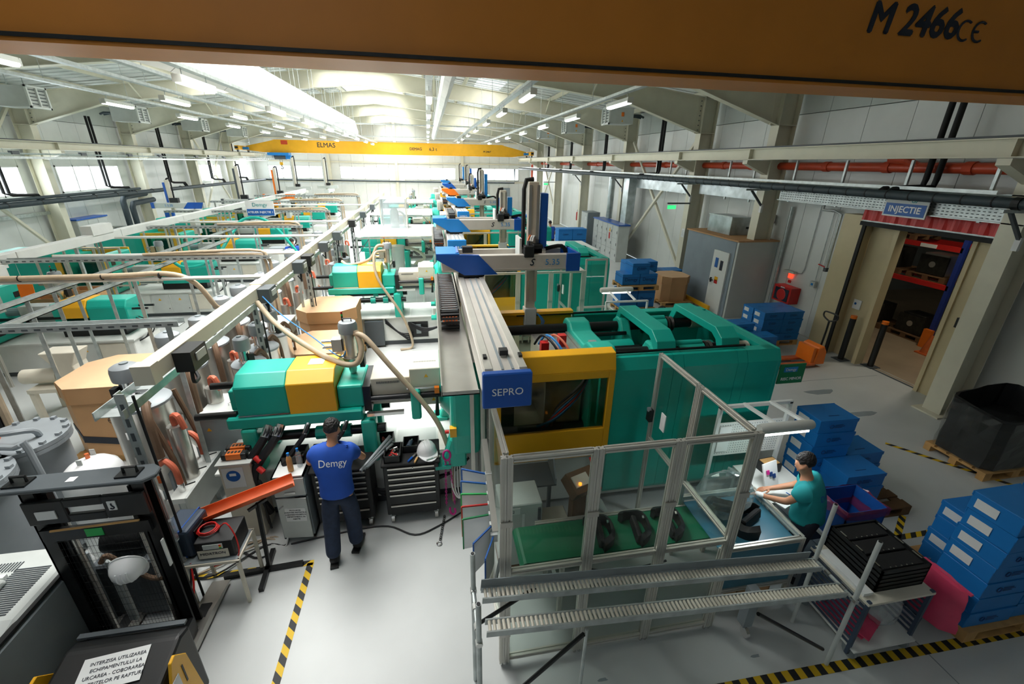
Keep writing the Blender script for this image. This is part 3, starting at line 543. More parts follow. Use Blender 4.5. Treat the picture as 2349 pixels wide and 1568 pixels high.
# ================================================================= large injection moulding machines (long axis along X)
def frame_win(g, x0, x1, z0, z1, hx0, hx1, hz0, hz1, y0, y1):
    g.box(x0, hx0, y0, y1, z0, z1).box(hx1, x1, y0, y1, z0, z1).box(hx0, hx1, y0, y1, z0, hz0).box(hx0, hx1, y0, y1, hz1, z1); return g
def hopper_loader(par, x, y, z, h=.62):
    p = G().lathe((x, y, z), [(.035, 0), (.05, .06), (.05, .12), (.11, .22), (.11, .24)], 18).mk('hopper_cone', 'stainless', par, smooth=True)
    G().lathe((x, y, z + .24), [(.12, 0), (.12, .012), (.1, .014), (.1, h * .52), (.105, h * .52)], 18).mk('glass_cylinder', 'stainless', p, smooth=True)
    G().lathe((x, y, z + .24 + h * .52), [(.115, 0), (.115, .1), (.1, .14), (.02, .15)], 18).mk('loader_head', 'tank_grey', p, smooth=True)
    zt = z + .39 + h * .52
    G().tube([(x - .05, y, zt - .01), (x - .05, y, zt + .03), (x + .05, y, zt + .03), (x + .05, y, zt - .01)], .009, 6).mk('lift_handle', 'black_plastic', p)
    for k, m in enumerate(('rubber', 'green_bright', 'red')): G().cyl((x - .06, y + .04, zt + [0, .07, .1][k] - .02), (x - .06, y + .04, zt + [.07, .1, .13][k] - .02), .012, n=8).mk('beacon', m, p)
    G().box(x - .2, x - .08, y - .09, y + .03, z + .34, z + .5).mk('valve_block', 'stainless', p)
    for dz in (.38, .46): G().cyl((x - .2, y - .03, z + dz), (x - .32, y - .03, z + dz), .025, n=8).mk('suction_port', 'chrome', p)
    B(x + .1, x + .16, y - .06, y + .06, z + .1, z + .26).mk('sensor_box', 'black_plastic', p)
def big_machine(label):
    t = thing('injection_moulding_machine', (0, 5.3, 0), label, 'machine', 'large teal injection moulding machines')
    # base
    G().box(-2.75, .5, 5.0, 6.1, .12, .74).mk('base_frame', 'machine_white', t, bev=.02)
    B(-2.8, .5, 4.95, 6.15, .74, .78).mk('base_top_plate', 'machine_white', t, bev=.008)
    B(-.05, .45, 5.02, 5.5, .78, .785).mk('drip_tray', 'stainless', t); B(-.62, -.08, 5.0, 5.6, .78, .784).mk('cover_plate', 'machine_grey', t); B(-1.15, -.65, 5.05, 5.7, .78, .784).mk('cover_plate', 'machine_grey', t)
    B(-2.7, 4.25, 5.05, 6.05, .0, .12).mk('plinth', 'dark_grey', t)
    B(.5, 4.25, 4.55, 6.05, .12, .95).mk('clamp_base', 'machine_white', t, bev=.02)
    hd = B(-.7, -.2, 4.985, 5.0, .2, .62).mk('service_opening', 'black_plastic', t); B(-.5, -.38, 4.97, 4.985, .3, .55).mk('pump_block', 'mid_grey', hd)
    B(-1.75, -1.3, 4.88, 5.0, .05, .7).mk('control_cabinet', 'dark_grey', t)
    for k in range(4): G().tube([(-1.25, 4.97, .72 - k * .03), (-.95 + k * .05, 4.85, .42 - k * .05), (-.7, 4.85, .35 - k * .05), (-.6, 4.97, .34 - k * .05)], .022, 6, 4).mk('hydraulic_hose', 'cable_black', t, smooth=True)
    for k in range(3): G().tube([(-.62, 4.96, .6 - .03 * k), (-.3, 4.86, .48 - .04 * k), (.1, 4.86, .52), (.35, 4.96, .66)], .022, 6, 4).mk('hydraulic_hose', 'cable_black', t, smooth=True)
    # injection carriage
    sec = [(4.95, 1.56), (5.65, 1.56), (5.65, 1.92), (5.5, 2.06), (5.1, 2.06), (4.95, 1.94)]
    G().prism(sec, 'x', -2.36, -1.79).mk('drive_housing', 'teal', t, bev=.012)
    sy = [(4.94, 1.55), (5.66, 1.55), (5.66, 1.93), (5.51, 2.07), (5.09, 2.07), (4.94, 1.95)]
    yb = G().prism(sy, 'x', -1.785, -1.24).mk('yellow_guard', 'yellow', t, bev=.008)
    B(-1.58, -1.4, 5.22, 5.4, 2.068, 2.074).mk('inspection_window', 'machine_grey', yb)
    B(-2.46, -2.3, 5.05, 5.6, 1.6, 1.86).mk('end_block', 'teal', t, bev=.01)
    G().box(-2.5, -.95, 4.92, 5.7, 1.4, 1.555).mk('carriage', 'teal', t, bev=.02); B(-2.36, -1.79, 4.935, 4.945, 1.565, 1.58).mk('guide_strip', 'chrome', t)
    for y in (5.02, 5.5): G().cyl((-2.85, y, 1.72 if y > 5.2 else 1.56), (-2.4, y, 1.72 if y > 5.2 else 1.56), .045, n=12).mk('piston_rod', 'black_steel', t, smooth=True)
    B(-1.235, -.92, 5.0, 5.62, 1.55, 1.86).mk('feed_block', 'teal_cast', t, bev=.03, seg=2)
    B(-.93, -.84, 4.98, 5.6, 1.5, 1.84).mk('feed_flange', 'black_steel', t)
    for y in (5.02, 5.62):
        G().cyl((-2.2, y, 1.22), (-.7, y, 1.22), .06, n=12).mk('slide_cylinder', 'black_steel', t, smooth=True)
        for x in (-2.28, -.9): B(x - .09, x + .09, y - .12, y + .1, .78, 1.4).mk('pedestal', 'teal_cast', t, bev=.03, seg=2)
        for x in (-1.55, -1.25): G().cyl((x, y, 1.22), (x + .12, y, 1.22), .085, n=12).mk('slide_bush', 'teal', t)
    hopper_loader(t, -1.08, 5.36, 1.86)
    B(-.84, -.36, 5.06, 5.56, 1.54, 1.9).mk('barrel_cover', 'machine_cream', t, bev=.008)
    bc = B(-.36, .02, 5.02, 5.6, 1.5, 2.02).mk('nozzle_cover', 'machine_cream', t, bev=.008)
    g = G()
    for i in range(26): g.box(-.31 + i * .011, -.305 + i * .011, 5.22, 5.25, 2.02, 2.022)
    for i in range(26): g.box(-.77 + i * .011, -.765 + i * .011, 5.055, 5.06, 1.83, 1.86)
    g.mk('vent_slots', 'dark_grey', bc)['kind'] = 'stuff'
    G().prism([(-.18, 1.9), (-.13, 1.9), (-.155, 1.945)], 'y', 5.014, 5.02).mk('warning_triangle', 'yellow', bc); G().prism([(-.1, 1.56), (-.05, 1.56), (-.075, 1.605)], 'y', 5.014, 5.02).mk('warning_triangle', 'yellow', bc)
    for y in (5.0, 5.62):
        G().cyl((-.84, y, 1.66), (.08, y, 1.66), .04, n=12).mk('traverse_cylinder', 'black_steel', t, smooth=True)
        B(-.36, -.24, y - .07, y + .07, 1.34, 1.76).mk('traverse_bracket', 'teal_cast', t, bev=.02)
    G().cyl((-.4, 5.0, 1.76), (.0, 5.0, 1.76), .015, n=8).mk('tie_rod', 'chrome', t); B(-.9, -.45, 4.9, 4.96, 1.46, 1.5).mk('linear_scale', 'chrome', t)
    B(-.06, .0, 4.94, 5.0, 1.7, 1.78).mk('limit_switch', 'orange_robot', t); G().tube([(-.03, 4.92, 1.68), (-.04, 4.92, 1.4)], [.012, .03], 8).mk('hanging_spanner', 'black_plastic', t)
    # fixed platen: rounded casting
    G().prism([(4.62, .95), (6.0, .95), (6.06, 1.3), (6.06, 2.1), (5.9, 2.34), (4.7, 2.34), (4.54, 2.1), (4.54, 1.3)], 'x', .12, .48).mk('fixed_platen', 'teal_cast', t, bev=.06, seg=3)
    G().lathe((.0, 5.3, 1.65), [(.3, .0), (.45, .13)], 20, 'x').mk('platen_boss', 'teal_cast', t, smooth=True)
    for y in (4.72, 5.88): G().prism([(-.02, .78), (.3, .78), (.3, 1.25), (.1, 1.2)], 'y', y - .1, y + .1).mk('platen_foot', 'teal_cast', t, bev=.02); B(-.1, .1, y - .12, y + .12, .78, .83).mk('foot_plate', 'teal', t)
    e = B(.1, .18, 4.5, 4.58, 1.32, 1.44).mk('emergency_stop_box', 'yellow', t); G().cyl((.09, 4.54, 1.38), (.04, 4.54, 1.38), .022, n=10).mk('stop_button', 'red', e)
    B(.36, .5, 4.44, 4.6, 2.33, 2.68).mk('robot_riser', 'alu_beam', t); B(.36, .66, 4.7, 5.9, 2.33, 2.7).mk('robot_riser', 'alu_beam', t)
    # mould and tie bars
    B(.48, .95, 4.85, 5.75, 1.15, 2.12).mk('mould_half', 'mold_dark', t, bev=.01); B(1.35, 1.86, 4.85, 5.75, 1.15, 2.12).mk('mould_half', 'stainless', t, bev=.01)
    for x, y in ((1.32, 5.0), (1.62, 5.22)): B(x, x + .1, y, y + .1, 2.12, 2.28).mk('valve_box', 'red', t)
    for k, (x, c) in enumerate(((1.3, 'cable_black'), (1.36, 'cable_blue'), (1.45, 'hose_red'))): G().tube([(x, 5.3, 2.15), (x + .05, 5.1, 2.35), (x + .15, 4.85, 2.3), (x + .3, 4.62, 2.0)], .016, 6, 4).mk('cooling_hose', c, t, smooth=True)
    for y in (4.84, 5.84):
        G().cyl((.45, y, 2.15), (3.9, y, 2.15), .075, n=16).mk('tie_bar', 'black_steel', t, smooth=True); G().cyl((.45, y, 1.1), (3.9, y, 1.1), .075, n=16).mk('tie_bar', 'black_steel', t, smooth=True)
    # moving platen
    G().prism([(4.66, 1.0), (6.02, 1.0), (6.02, 2.2), (5.93, 2.29), (5.72, 2.29), (5.6, 2.2), (5.08, 2.2), (4.96, 2.29), (4.75, 2.29), (4.66, 2.2)], 'x', 1.9, 2.22).mk('moving_platen', 'teal_cast', t, bev=.03, seg=2)
    B(1.86, 1.9, 4.95, 5.73, 1.1, 2.14).mk('platen_face', 'stainless', t); B(1.98, 2.08, 5.0, 5.1, 2.2, 2.25).mk('valve_fitting', 'galv', t)
    G().cyl((2.2, 5.34, 1.92), (2.72, 5.34, 1.92), .2, n=20).mk('clamp_cylinder', 'teal', t, smooth=True)
    for y in (5.08, 5.6): G().cyl((2.2, y, 2.12), (2.75, y, 2.12), .03, n=10).mk('ejector_rod', 'black_steel', t)
    G().prism([(4.66, 1.0), (6.02, 1.0), (6.02, 2.2), (5.9, 2.29), (5.76, 2.29), (5.6, 2.05), (5.45, 1.95), (5.23, 1.95), (5.08, 2.05), (4.92, 2.29), (4.78, 2.29), (4.66, 2.2)], 'x', 2.7, 2.86).mk('toggle_plate', 'teal_cast', t, bev=.03, seg=2)
    for x in (2.72, 3.62):                                    # bridge beams over the clamp
        G().prism([(5.98, 2.2), (5.86, 2.46), (4.82, 2.46), (4.66, 2.36), (4.6, 2.2), (4.72, 2.2), (4.78, 2.3), (4.88, 2.36), (5.78, 2.36), (5.86, 2.2)], 'x', x, x + .26).mk('bridge_beam', 'teal', t, bev=.006)
    for y in (4.84, 5.84):
        G().cyl((3.12, y, 2.13), (3.48, y, 2.13), .12, n=14).mk('half_nut_housing', 'teal_cast', t, smooth=True); B(3.12, 3.46, y - .1, y + .12, 1.8, 2.12).mk('half_nut_body', 'teal_cast', t, bev=.03, seg=2)
        G().cyl((3.08, y, 2.24), (3.46, y, 2.24), .045, n=12).mk('lock_cylinder', 'teal', t, smooth=True)
        G().lathe((3.5, y, 2.14), [(.11, 0), (.12, .03), (.1, .06), (.12, .09), (.09, .12)], 14, 'x').mk('lock_nut', 'mold_dark', t, smooth=True)
        g = G()
        for i in range(14): g.lathe((3.9 + i * .019, y, 2.14), [(.075, 0), (.085, .009), (.075, .018)], 14, 'x')
        g.mk('bellows', 'machine_cream', t, smooth=True)
    G().cyl((3.5, 5.34, 1.9), (4.0, 5.34, 1.9), .14, n=16).mk('stroke_cylinder', 'teal', t); B(2.95, 3.9, 4.95, 5.75, 1.1, 1.6).mk('clamp_unit', 'mold_dark', t)
    for y in (5.26, 5.42): G().tube([(3.2, y, 1.75), (3.2, y, 2.1), (3.24, y, 2.16), (3.28, y, 2.1), (3.28, y, 1.8)], .018, 6).mk('lifting_eye', 'chrome', t)
    # guards
    gp = [(2.1, 2.85), (2.855, 2.99), (2.995, 3.73), (3.735, 3.87), (3.875, 4.3)]
    for a, b in gp: G().prism([(4.42, .3), (4.4, .35), (4.4, 2.12), (4.47, 2.26), (4.6, 2.26), (4.6, 2.2), (4.5, 2.2), (4.45, 2.1), (4.45, .3)], 'x', a, b).mk('guard_panel', 'teal', t)
    G().prism([(4.4, .3), (6.2, .3), (6.2, 2.2), (6.12, 2.26), (4.47, 2.26), (4.4, 2.12)], 'x', 4.3, 4.36).mk('end_panel', 'teal', t, bev=.01)
    B(4.16, 4.3, 4.47, 6.12, 2.2, 2.26).mk('end_rim', 'teal', t)
    B(2.1, 4.3, 6.15, 6.2, .3, 2.26).mk('rear_panel', 'teal', t); B(2.1, 4.3, 6.05, 6.2, 2.26, 2.28).mk('rear_rim', 'teal', t)
    for z in (2.29,): G().cyl((1.9, 4.56, z), (3.9, 4.56, z), .018, n=8).mk('door_track', 'black_steel', t); G().cyl((1.2, 6.1, z), (3.0, 6.1, z), .018, n=8).mk('door_track', 'black_steel', t)
    g = G(); frame_win(g, .62, 2.08, .95, 2.16, .7, 2.0, 1.36, 2.06, 4.36, 4.42); g.prism([(4.36, 2.16), (4.42, 2.36), (4.56, 2.38), (4.56, 2.35), (4.44, 2.33), (4.41, 2.16)], 'x', .62, 2.08)
    yd = g.mk('safety_gate', 'yellow', t, bev=.006); B(.7, 2.0, 4.385, 4.393, 1.36, 2.06).mk('gate_window', 'smoked', yd)
    B(1.93, 2.0, 4.44, 4.5, 1.36, 2.06).mk('gate_edge', 'teal', yd)
    for k, c in enumerate(('cable_blue', 'red', 'cable_blue', 'hose_brown', 'cable_black')): G().tube([(1.2 + .06 * k, 4.6, 1.3), (1.45, 4.55 + .02 * k, 1.45 + .02 * k), (1.75, 4.6, 1.75 + .03 * k), (1.95, 4.75, 2.1)], .02, 6, 4).mk('mould_hose', c, t, smooth=True)
    g = G(); frame_win(g, .62, 2.08, .95, 2.3, .75, 1.95, 1.4, 2.0, 6.16, 6.22); rg = g.mk('rear_gate', 'yellow', t); B(.75, 1.95, 6.185, 6.195, 1.4, 2.0).mk('gate_window', 'smoked', rg); B(.62, 2.08, 6.08, 6.22, 2.3, 2.34).mk('gate_rim', 'yellow', rg)
    return t
bm = big_machine('nearest large teal moulding machine with yellow gate behind the worker')
sg = thing('hanging_sign', (4.4, 4.9, 1.2), 'green RISC MINOR sign fixed to the end of the nearest machine', 'sign')
B(4.39, 4.77, 4.42, 4.435, 1.76, 2.04).mk('board', 'sign_green', sg); B(4.45, 4.65, 4.412, 4.42, 1.93, 2.0).mk('logo_plate', 'print_blue', sg); txt('RISC MINOR', .056, 'print_white', sg, (4.585, 4.414, 1.83), FX, bold=.0015); txt('Demgy', .055, 'print_white', sg, (4.55, 4.41, 1.965), FX); G().bar((4.35, 4.445, 2.02), (4.5, 4.445, 2.02), .02).mk('sign_bracket', 'galv', sg)
BIG = [(5.8, 'second large teal moulding machine beyond the robot cross beam'), (11.4, 'third large teal moulding machine behind the white booth'), (17.0, 'fourth large teal moulding machine further down the hall'), (22.6, 'fifth large teal moulding machine near the far robots'), (28.2, 'sixth and farthest large teal moulding machine')]
for dy, lb in BIG: copy_tree(bm, (0, 5.3 + dy, 0), label=lb)
# ================================================================= gantry robots
def robot(y0, yc, y1, label, c_end, c_cov, mast_top=4.18, far=False, chain=(4.7, 6.4), xm=1.42, dx=0, zb=2.0):
    t = thing('gantry_robot', (.5 + dx, y0, 2.7), label, 'robot', 'gantry robots above the large machines'); x = dx
    B(x + .33, x + .69, y0 + .06, y1, 2.72, 2.93).mk('gantry_beam', 'alu_beam', t, bev=.008)
    for a, b in ((.35, .41), (.48, .5), (.56, .58), (.62, .68)): B(x + a, x + b, y0 + .12, y1, 2.93, 2.945 if a in (.35, .62) else 2.936).mk('guide_rail', 'alu' if a in (.35, .62) else 'mid_grey', t)
    eb = G().prism([(x + .32, 2.66), (x + .7, 2.66), (x + .7, 2.955), (x + .32, 2.955)], 'y', y0, y0 + .07).mk('end_cover', c_end, t, bev=.01)
    txt('SEPRO', .085, 'print_white', eb, (x + .51, y0 - .004, 2.8), FX)
    if not far: B(x + .5, x + .57, y0 + .35, y0 + .42, 2.945, 2.99).mk('end_stop', 'black_plastic', t); B(x + .36, x + .39, y0 + .3, y0 + .36, 2.945, 2.965).mk('rail_stop', 'black_plastic', t); B(x + .65, x + .68, y0 + .3, y0 + .36, 2.945, 2.965).mk('rail_stop', 'black_plastic', t)
    tr = G().box(x + .02, x + .32, y0 + .25, y1, 2.66, 2.67).box(x + .015, x + .025, y0 + .25, y1, 2.66, 2.76).box(x + .02, x + .32, y0 + .25, y0 + .26, 2.66, 2.7).mk('chain_trough', 'stainless', t)
    g = G(); h = G(); y = chain[0]
    while y < chain[1]:
        z = 2.86; h.box(x + .06, x + .26, y, y + .018, z, z + .02).box(x + .06, x + .26, y, y + .018, z - .1, z - .085)
        g.box(x + .055, x + .07, y - .03, y + .05, z - .1, z + .03).box(x + .25, x + .265, y - .03, y + .05, z - .1, z + .03); y += .085
    g.mk('energy_chain', 'black_plastic', t)['kind'] = 'stuff'; h.mk('chain_bars', 'mid_grey', t)['kind'] = 'stuff'
    for k in range(5): G().tube([(x + .09 + k * .035, chain[0] - .05, 2.7), (x + .09 + k * .035, chain[0] - .1, 2.75), (x + .09 + k * .035, chain[0], 2.81), (x + .09 + k * .035, chain[1], 2.81)], .012, 5).mk('chain_cable', 'copper', t)
    g = G()
    for k in range(6):
        a = math.pi / 2 + math.pi * k / 6; g.cbox((x + .16, chain[0] - .05 + .09 * math.cos(a), 2.77 + .09 * math.sin(a)), (.2, .03, .025), (a, 0, 0))
    g.mk('chain_bend', 'black_plastic', t)['kind'] = 'stuff'
    # cross beam
    B(x + .12, x + 1.9, yc, yc + .1, 3.02, 3.24).mk('cross_beam', 'alu_beam', t, bev=.008); B(x + .12, x + 1.9, yc - .012, yc, 3.02, 3.05).mk('beam_lip', 'alu', t); B(x + .12, x + 1.9, yc + .1, yc + .45, 3.02, 3.06).mk('beam_web', 'alu', t)
    B(x + .12, x + 1.9, yc + .45, yc + .52, 3.02, 3.24).mk('rear_beam', 'alu_beam', t)
    cv = G().prism([(x + .05, 3.27), (x + .62, 3.25), (x + .88, 2.98), (x + .42, 2.98), (x + .05, 3.2)], 'y', yc - .03, yc + .02).mk('carriage_cover', c_cov, t); G().prism([(x + .05, 3.27), (x + .05, 3.2), (x + .14, 3.16), (x + .35, 3.29), (x + .35, 3.27)], 'y', yc + .02, yc + .5).mk('cover_side', c_cov, cv); B(x + .05, x + .36, yc - .02, yc + .54, 3.25, 3.275).mk('cover_top', 'blue_light' if c_cov != 'orange_robot' else c_cov, cv)
    ec = G().box(x + 1.86, x + 2.06, yc - .02, yc + .02, 3.0, 3.25).box(x + 2.02, x + 2.06, yc, yc + .54, 3.0, 3.25).box(x + 1.9, x + 2.06, yc + .48, yc + .54, 3.0, 3.25).mk('beam_end_cap', 'blue', t)
    txt('5.35', .115, 'print_blue', t, (x + 1.66, yc - .004, 3.13), FX, sp=1.1); txt('S', .13, 'print_dark', t, (x + 1.36, yc - .004, 3.13), FX, shear=.35, bold=.002)
    B(x + .34, x + .7, yc + .02, yc + .5, 2.945, 3.02).mk('carriage', 'black_steel', t)
    B(x + .42, x + .56, yc + .2, yc + .34, 3.24, 3.32).mk('drive_box', 'black_plastic', t)
    # vertical axis
    B(x + xm - .2, x + xm + .16, yc + .1, yc + .45, 3.22, 3.3).mk('mast_carriage', 'stainless', t); B(x + xm - .22, x + xm - .19, yc + .08, yc + .4, 3.06, 3.45).mk('carriage_plate', 'machine_grey', t)
    for k, (a, b) in enumerate(((-.17, .0), (-.02, .12))): m_ = G().box(x + xm + a, x + xm + a + .14, yc - .02 + b, yc + .12 + b, 3.2, 3.36).mk('servo_motor', 'black_plastic', t, bev=.012); G().cyl((x + xm + a + .07, yc + .05 + b, 3.36), (x + xm + a + .07, yc + .05 + b, 3.42), .025, n=8).mk('connector', 'dark_grey', m_)
    for k in range(3): G().tube([(x + xm - .1 + .03 * k, yc + .1, 3.4), (x + xm - .06 + .03 * k, yc + .16, 3.47), (x + xm + .03, yc + .22, 3.44)], .012, 5, 3).mk('motor_cable', 'copper' if k == 0 else 'cable_white', t)
    B(x + xm - .08, x + xm + .06, yc + .22, yc + .32, zb + .35, mast_top).mk('mast', 'machine_cream', t, bev=.006)
    for a in (-.075, .035): B(x + xm + a, x + xm + a + .04, yc + .205, yc + .22, zb + .5, mast_top - .04).mk('mast_rail', 'stainless', t)
    B(x + xm + .09, x + xm + .2, yc + .22, yc + .42, 3.3, mast_top - .15).mk('mast_cover', c_end if c_end != 'orange_robot' else 'blue', t, bev=.008)
    G().tube([(x + xm - .13, yc + .3, 3.3), (x + xm - .13, yc + .3, mast_top - .1), (x + xm - .1, yc + .3, mast_top + .02), (x + xm, yc + .3, mast_top + .03)], .03, 6).mk('mast_chain', 'rubber', t)
    G().tube([(x + xm + .18, yc + .3, 3.26), (x + xm + .45, yc + .3, 3.3), (x + xm + .52, yc + .3, 3.16), (x + xm + .4, yc + .3, 3.1)], .03, 6, 4).mk('beam_chain', 'rubber', t)
    wr_ = G().box(x + xm - .1, x + xm + .08, yc + .16, yc + .34, zb + .12, zb + .4).box(x + xm - .06, x + xm + .05, yc + .18, yc + .3, zb + .05, zb + .12).mk('wrist', 'machine_grey', t, bev=.008)
    G().box(x + xm - .14, x + xm + .16, yc + .12, yc + .3, zb - .02, zb + .05).mk('gripper_plate', 'stainless', wr_)
    for a in (-.12, -.02, .12): G().cyl((x + xm + a, yc + .2, zb - .02), (x + xm + a, yc + .2, zb - .16), .012, n=6).mk('gripper_finger', 'chrome', wr_)
    for k in range(3): G().tube([(x + xm + .06, yc + .2, zb + .35), (x + xm + .16 + .02 * k, yc + .14, zb + .2), (x + xm + .1, yc + .18, zb)], .006, 5, 3).mk('air_line', 'cable_blue', wr_)
    return t
robot(2.87, 5.9, 7.3, 'nearest blue and aluminium gantry robot over the yellow gate', 'blue', 'blue')
robot(8.97, 9.95, 13.2, 'second blue gantry robot just beyond the nearest mast', 'blue_light', 'blue_light', mast_top=3.85, far=True, chain=(9.7, 11.6), xm=1.65, zb=2.3)
robot(14.6, 16.0, 19, 'third blue gantry robot with a short cross beam further back', 'blue_light', 'blue_light', mast_top=4.2, far=True, chain=(15, 16.5), xm=1.3, dx=.55)
robot(20.2, 21.8, 25, 'orange gantry robot between the blue robots at the back', 'orange_robot', 'orange_robot', mast_top=3.9, far=True, chain=(21, 22), xm=1.5, dx=.55)
robot(25.8, 27.4, 30, 'fifth gantry robot with dark blue cover near the far wall', 'blue', 'blue', mast_top=4.25, far=True, chain=(27, 28), xm=1.6, dx=.75)
robot(31.0, 32.6, 35, 'farthest gantry robot with blue cover by the far wall windows', 'blue_light', 'blue_light', mast_top=4.3, far=True, chain=(32, 33), xm=1.5, dx=.8)
# ================================================================= guard cages of aluminium profile
def cage(dx, dy, label, w=.045, full=True):
    t = thing('guard_cage', (1.5 + dx, 3.4 + dy, 0), label, 'guard cage', 'aluminium guard cages')
    Y, Z = 2.64 + dy, 2.36; X = [.47 + dx, 1.19 + dx, 1.88 + dx, 2.58 + dx]; yb = 4.25 + dy
    def rail(p, q): return G().prof(p, q, w).mk('rail', 'alu', t)
    def pane(x0, x1, y0, y1, z0, z1, m='acrylic'): return B(x0, x1, y0, y1, z0, z1).mk('pane', m, t)
    for i, x in enumerate(X):
        for s in ((-.024, .024)): G().prof((x + s, Y, 0.04), (x + s, Y, Z + .02), w).mk('post', 'alu', t); G().cyl((x + s, Y, 0), (x + s, Y, .04), .016, n=8).mk('levelling_foot', 'chrome', t)
        for z in (.42, 1.72): B(x - .05, x + .05, Y - .035, Y - .023, z, z + .05).mk('joint_plate', 'stainless', t)
        if i < 3:
            a, b = x + .05, X[i + 1] - .05
            for z in (Z, 1.2, .1): rail((a, Y, z), (b, Y, z))
            pane(a, b, Y - .004, Y + .004, 1.22, Z - .02); pane(a, b, Y - .004, Y + .004, .12, 1.18)
    # right side
    x = X[3]
    for a, b in ((Y + .05, 3.42 + dy), (3.52 + dy, yb)):
        rail((x, a, Z), (x, b, Z)); rail((x, a, 1.22), (x, b, 1.22)); pane(x - .004, x + .004, a, b, 1.24, Z - .02)
    for y in (3.445 + dy, 3.495 + dy): G().prof((x, y, .9), (x, y, Z + .02), w).mk('post', 'alu', t)
    G().prof((x, yb + .02, .04), (x, yb + .02, Z + .02), w).mk('post', 'alu', t)
    lt_ = B(x - .08, x - .03, yb - .06, yb + .02, 1.5, 1.66).mk('door_latch', 'black_plastic', t); G().lathe((x - .09, yb - .02, 1.66), [(.03, 0), (.03, .03)], 10, 'x').mk('latch_knob', 'mid_grey', lt_)
    B(x - .016, x - .006, yb - .3, yb - .2, 1.5, 1.72).mk('paper_note', 'paper', t)
    # left side
    x = X[0]
    for a, b in ((Y + .05, 3.46 + dy), (3.54 + dy, yb)):
        for z in (Z, .1): rail((x, a, z), (x, b, z))
        pane(x - .004, x + .004, a, b, .12, Z - .02)
    G().prof((x, 3.5 + dy, .04), (x, 3.5 + dy, Z), w).mk('post', 'alu', t); G().prof((x, yb, .04), (x, yb, Z), w).mk('post', 'alu', t)
    if not dx: G().prof((x - .1, yb + .25, .04), (x - .1, yb + .25, 2.6), w).mk('post', 'alu', t)
    return t
cg = cage(0, 0, 'large aluminium guard cage with clear panes in the right foreground')
cg2 = cage(.5, 5.86, 'second aluminium guard cage with clear panes beyond the nearest machine')
t = thing('glass_door_panel', (4.0, 9.6, 0), 'clear framed door panel standing open beside the second cage', 'guard panel')
for a, b in (((3.5, 9.55, 1.1), (3.5, 9.55, 2.4)), ((4.0, 9.55, 1.1), (4.0, 9.55, 2.4)), ((3.5, 9.55, 2.38), (4.0, 9.55, 2.38)), ((3.5, 9.55, 1.1), (4.0, 9.55, 1.1)), ((3.5, 9.55, 0), (3.5, 9.55, 1.1)), ((4.0, 9.55, 0), (4.0, 9.55, 1.1))): G().prof(a, b, .04).mk('frame_member', 'alu', t)
B(3.5, 4.0, 9.546, 9.554, 1.1, 2.38).mk('pane', 'acrylic', t)
t = thing('small_guard_table', (3.3, 8.3, 0), 'low aluminium framed table with clear top beside the second cage', 'table')
for x in (3.15, 3.85):
    for y in (8.1, 8.9): G().prof((x, y, 0), (x, y, 1.45), .04).mk('leg', 'alu', t)
for a, b in (((3.15, 8.1, 1.45), (3.85, 8.1, 1.45)), ((3.15, 8.9, 1.45), (3.85, 8.9, 1.45)), ((3.15, 8.1, 1.45), (3.15, 8.9, 1.45)), ((3.85, 8.1, 1.45), (3.85, 8.9, 1.45))): G().prof(a, b, .04).mk('top_rail', 'alu', t)
B(3.15, 3.85, 8.1, 8.9, 1.2, 1.21).mk('shelf', 'machine_grey', t); B(3.3, 3.7, 8.3, 8.6, 1.21, 1.25).mk('paper_tray', 'paper', t)
for x0, x1 in ((3.15, 3.85),): B(x0, x1, 8.096, 8.104, .2, 1.43).mk('pane', 'acrylic', t)
def bench_lamp(par, x0, x1, y, z):
    h = G().lathe((x0, y, z), [(.05, .0), (.06, .04), (.06, x1 - x0 - .04), (.05, x1 - x0)], 10, 'x').mk('lamp_housing', 'lamp_body', par, smooth=True)
    G().box(x0 + .05, x1 - .05, y - .035, y + .035, z - .075, z - .05).mk('lamp_tube', 'tube_light', h)
t = thing('inspection_lamp_stand', (4.0, 8.6, 0), 'white lamp frame with strip light beyond the nearest machine', 'lamp stand')
for x in (3.55, 4.48): G().bar((x, 8.3, 0), (x, 8.3, 1.75), .035, .035).mk('upright', 'panel_white', t)
G().bar((3.55, 8.3, 1.74), (4.48, 8.3, 1.74), .035, .035).mk('top_bar', 'panel_white', t); G().bar((3.55, 8.3, 1.5), (4.48, 8.3, 1.5), .035, .035).mk('top_bar', 'panel_white', t)
for x in (3.8, 4.2): G().bar((x, 8.3, 1.76), (x, 8.85, 1.84), .035, .035).mk('lamp_arm', 'panel_white', t)
bench_lamp(t, 3.6, 4.35, 8.8, 1.86)
# ================================================================= conveyor and parts inside the cage
cv = thing('belt_conveyor', (2.0, 3.25, 0), 'green belt conveyor inside the foreground guard cage', 'conveyor')
B(.75, 3.45, 3.03, 3.49, .78, .8).mk('belt', 'belt_green', cv); B(.75, 3.45, 3.03, 3.49, .68, .69).mk('belt', 'belt_green', cv)
for x in (.75, 3.45): G().cyl((x, 3.03, .74), (x, 3.49, .74), .06, n=14).mk('end_roller', 'belt_green' if x < 1 else 'dark_grey', cv)
for y in (2.99, 3.53): G().prof((.95 if y > 3.2 else .72, y, .77), (3.5, y, .77), .05).mk('side_rail', 'alu', cv)
for x in (1.1, 3.1):
    for y in (2.99, 3.53): G().prof((x, y, 0), (x, y, .74), .045).mk('leg', 'alu', cv)
B(1.05, 1.4, 3.0, 3.2, .5, .64).mk('drive_motor', 'machine_grey', cv); G().tube([(1.4, 3.05, .58), (1.7, 2.95, .6), (2.2, 2.95, .66)], .012, 6, 3).mk('motor_cable', 'cable_black', cv)
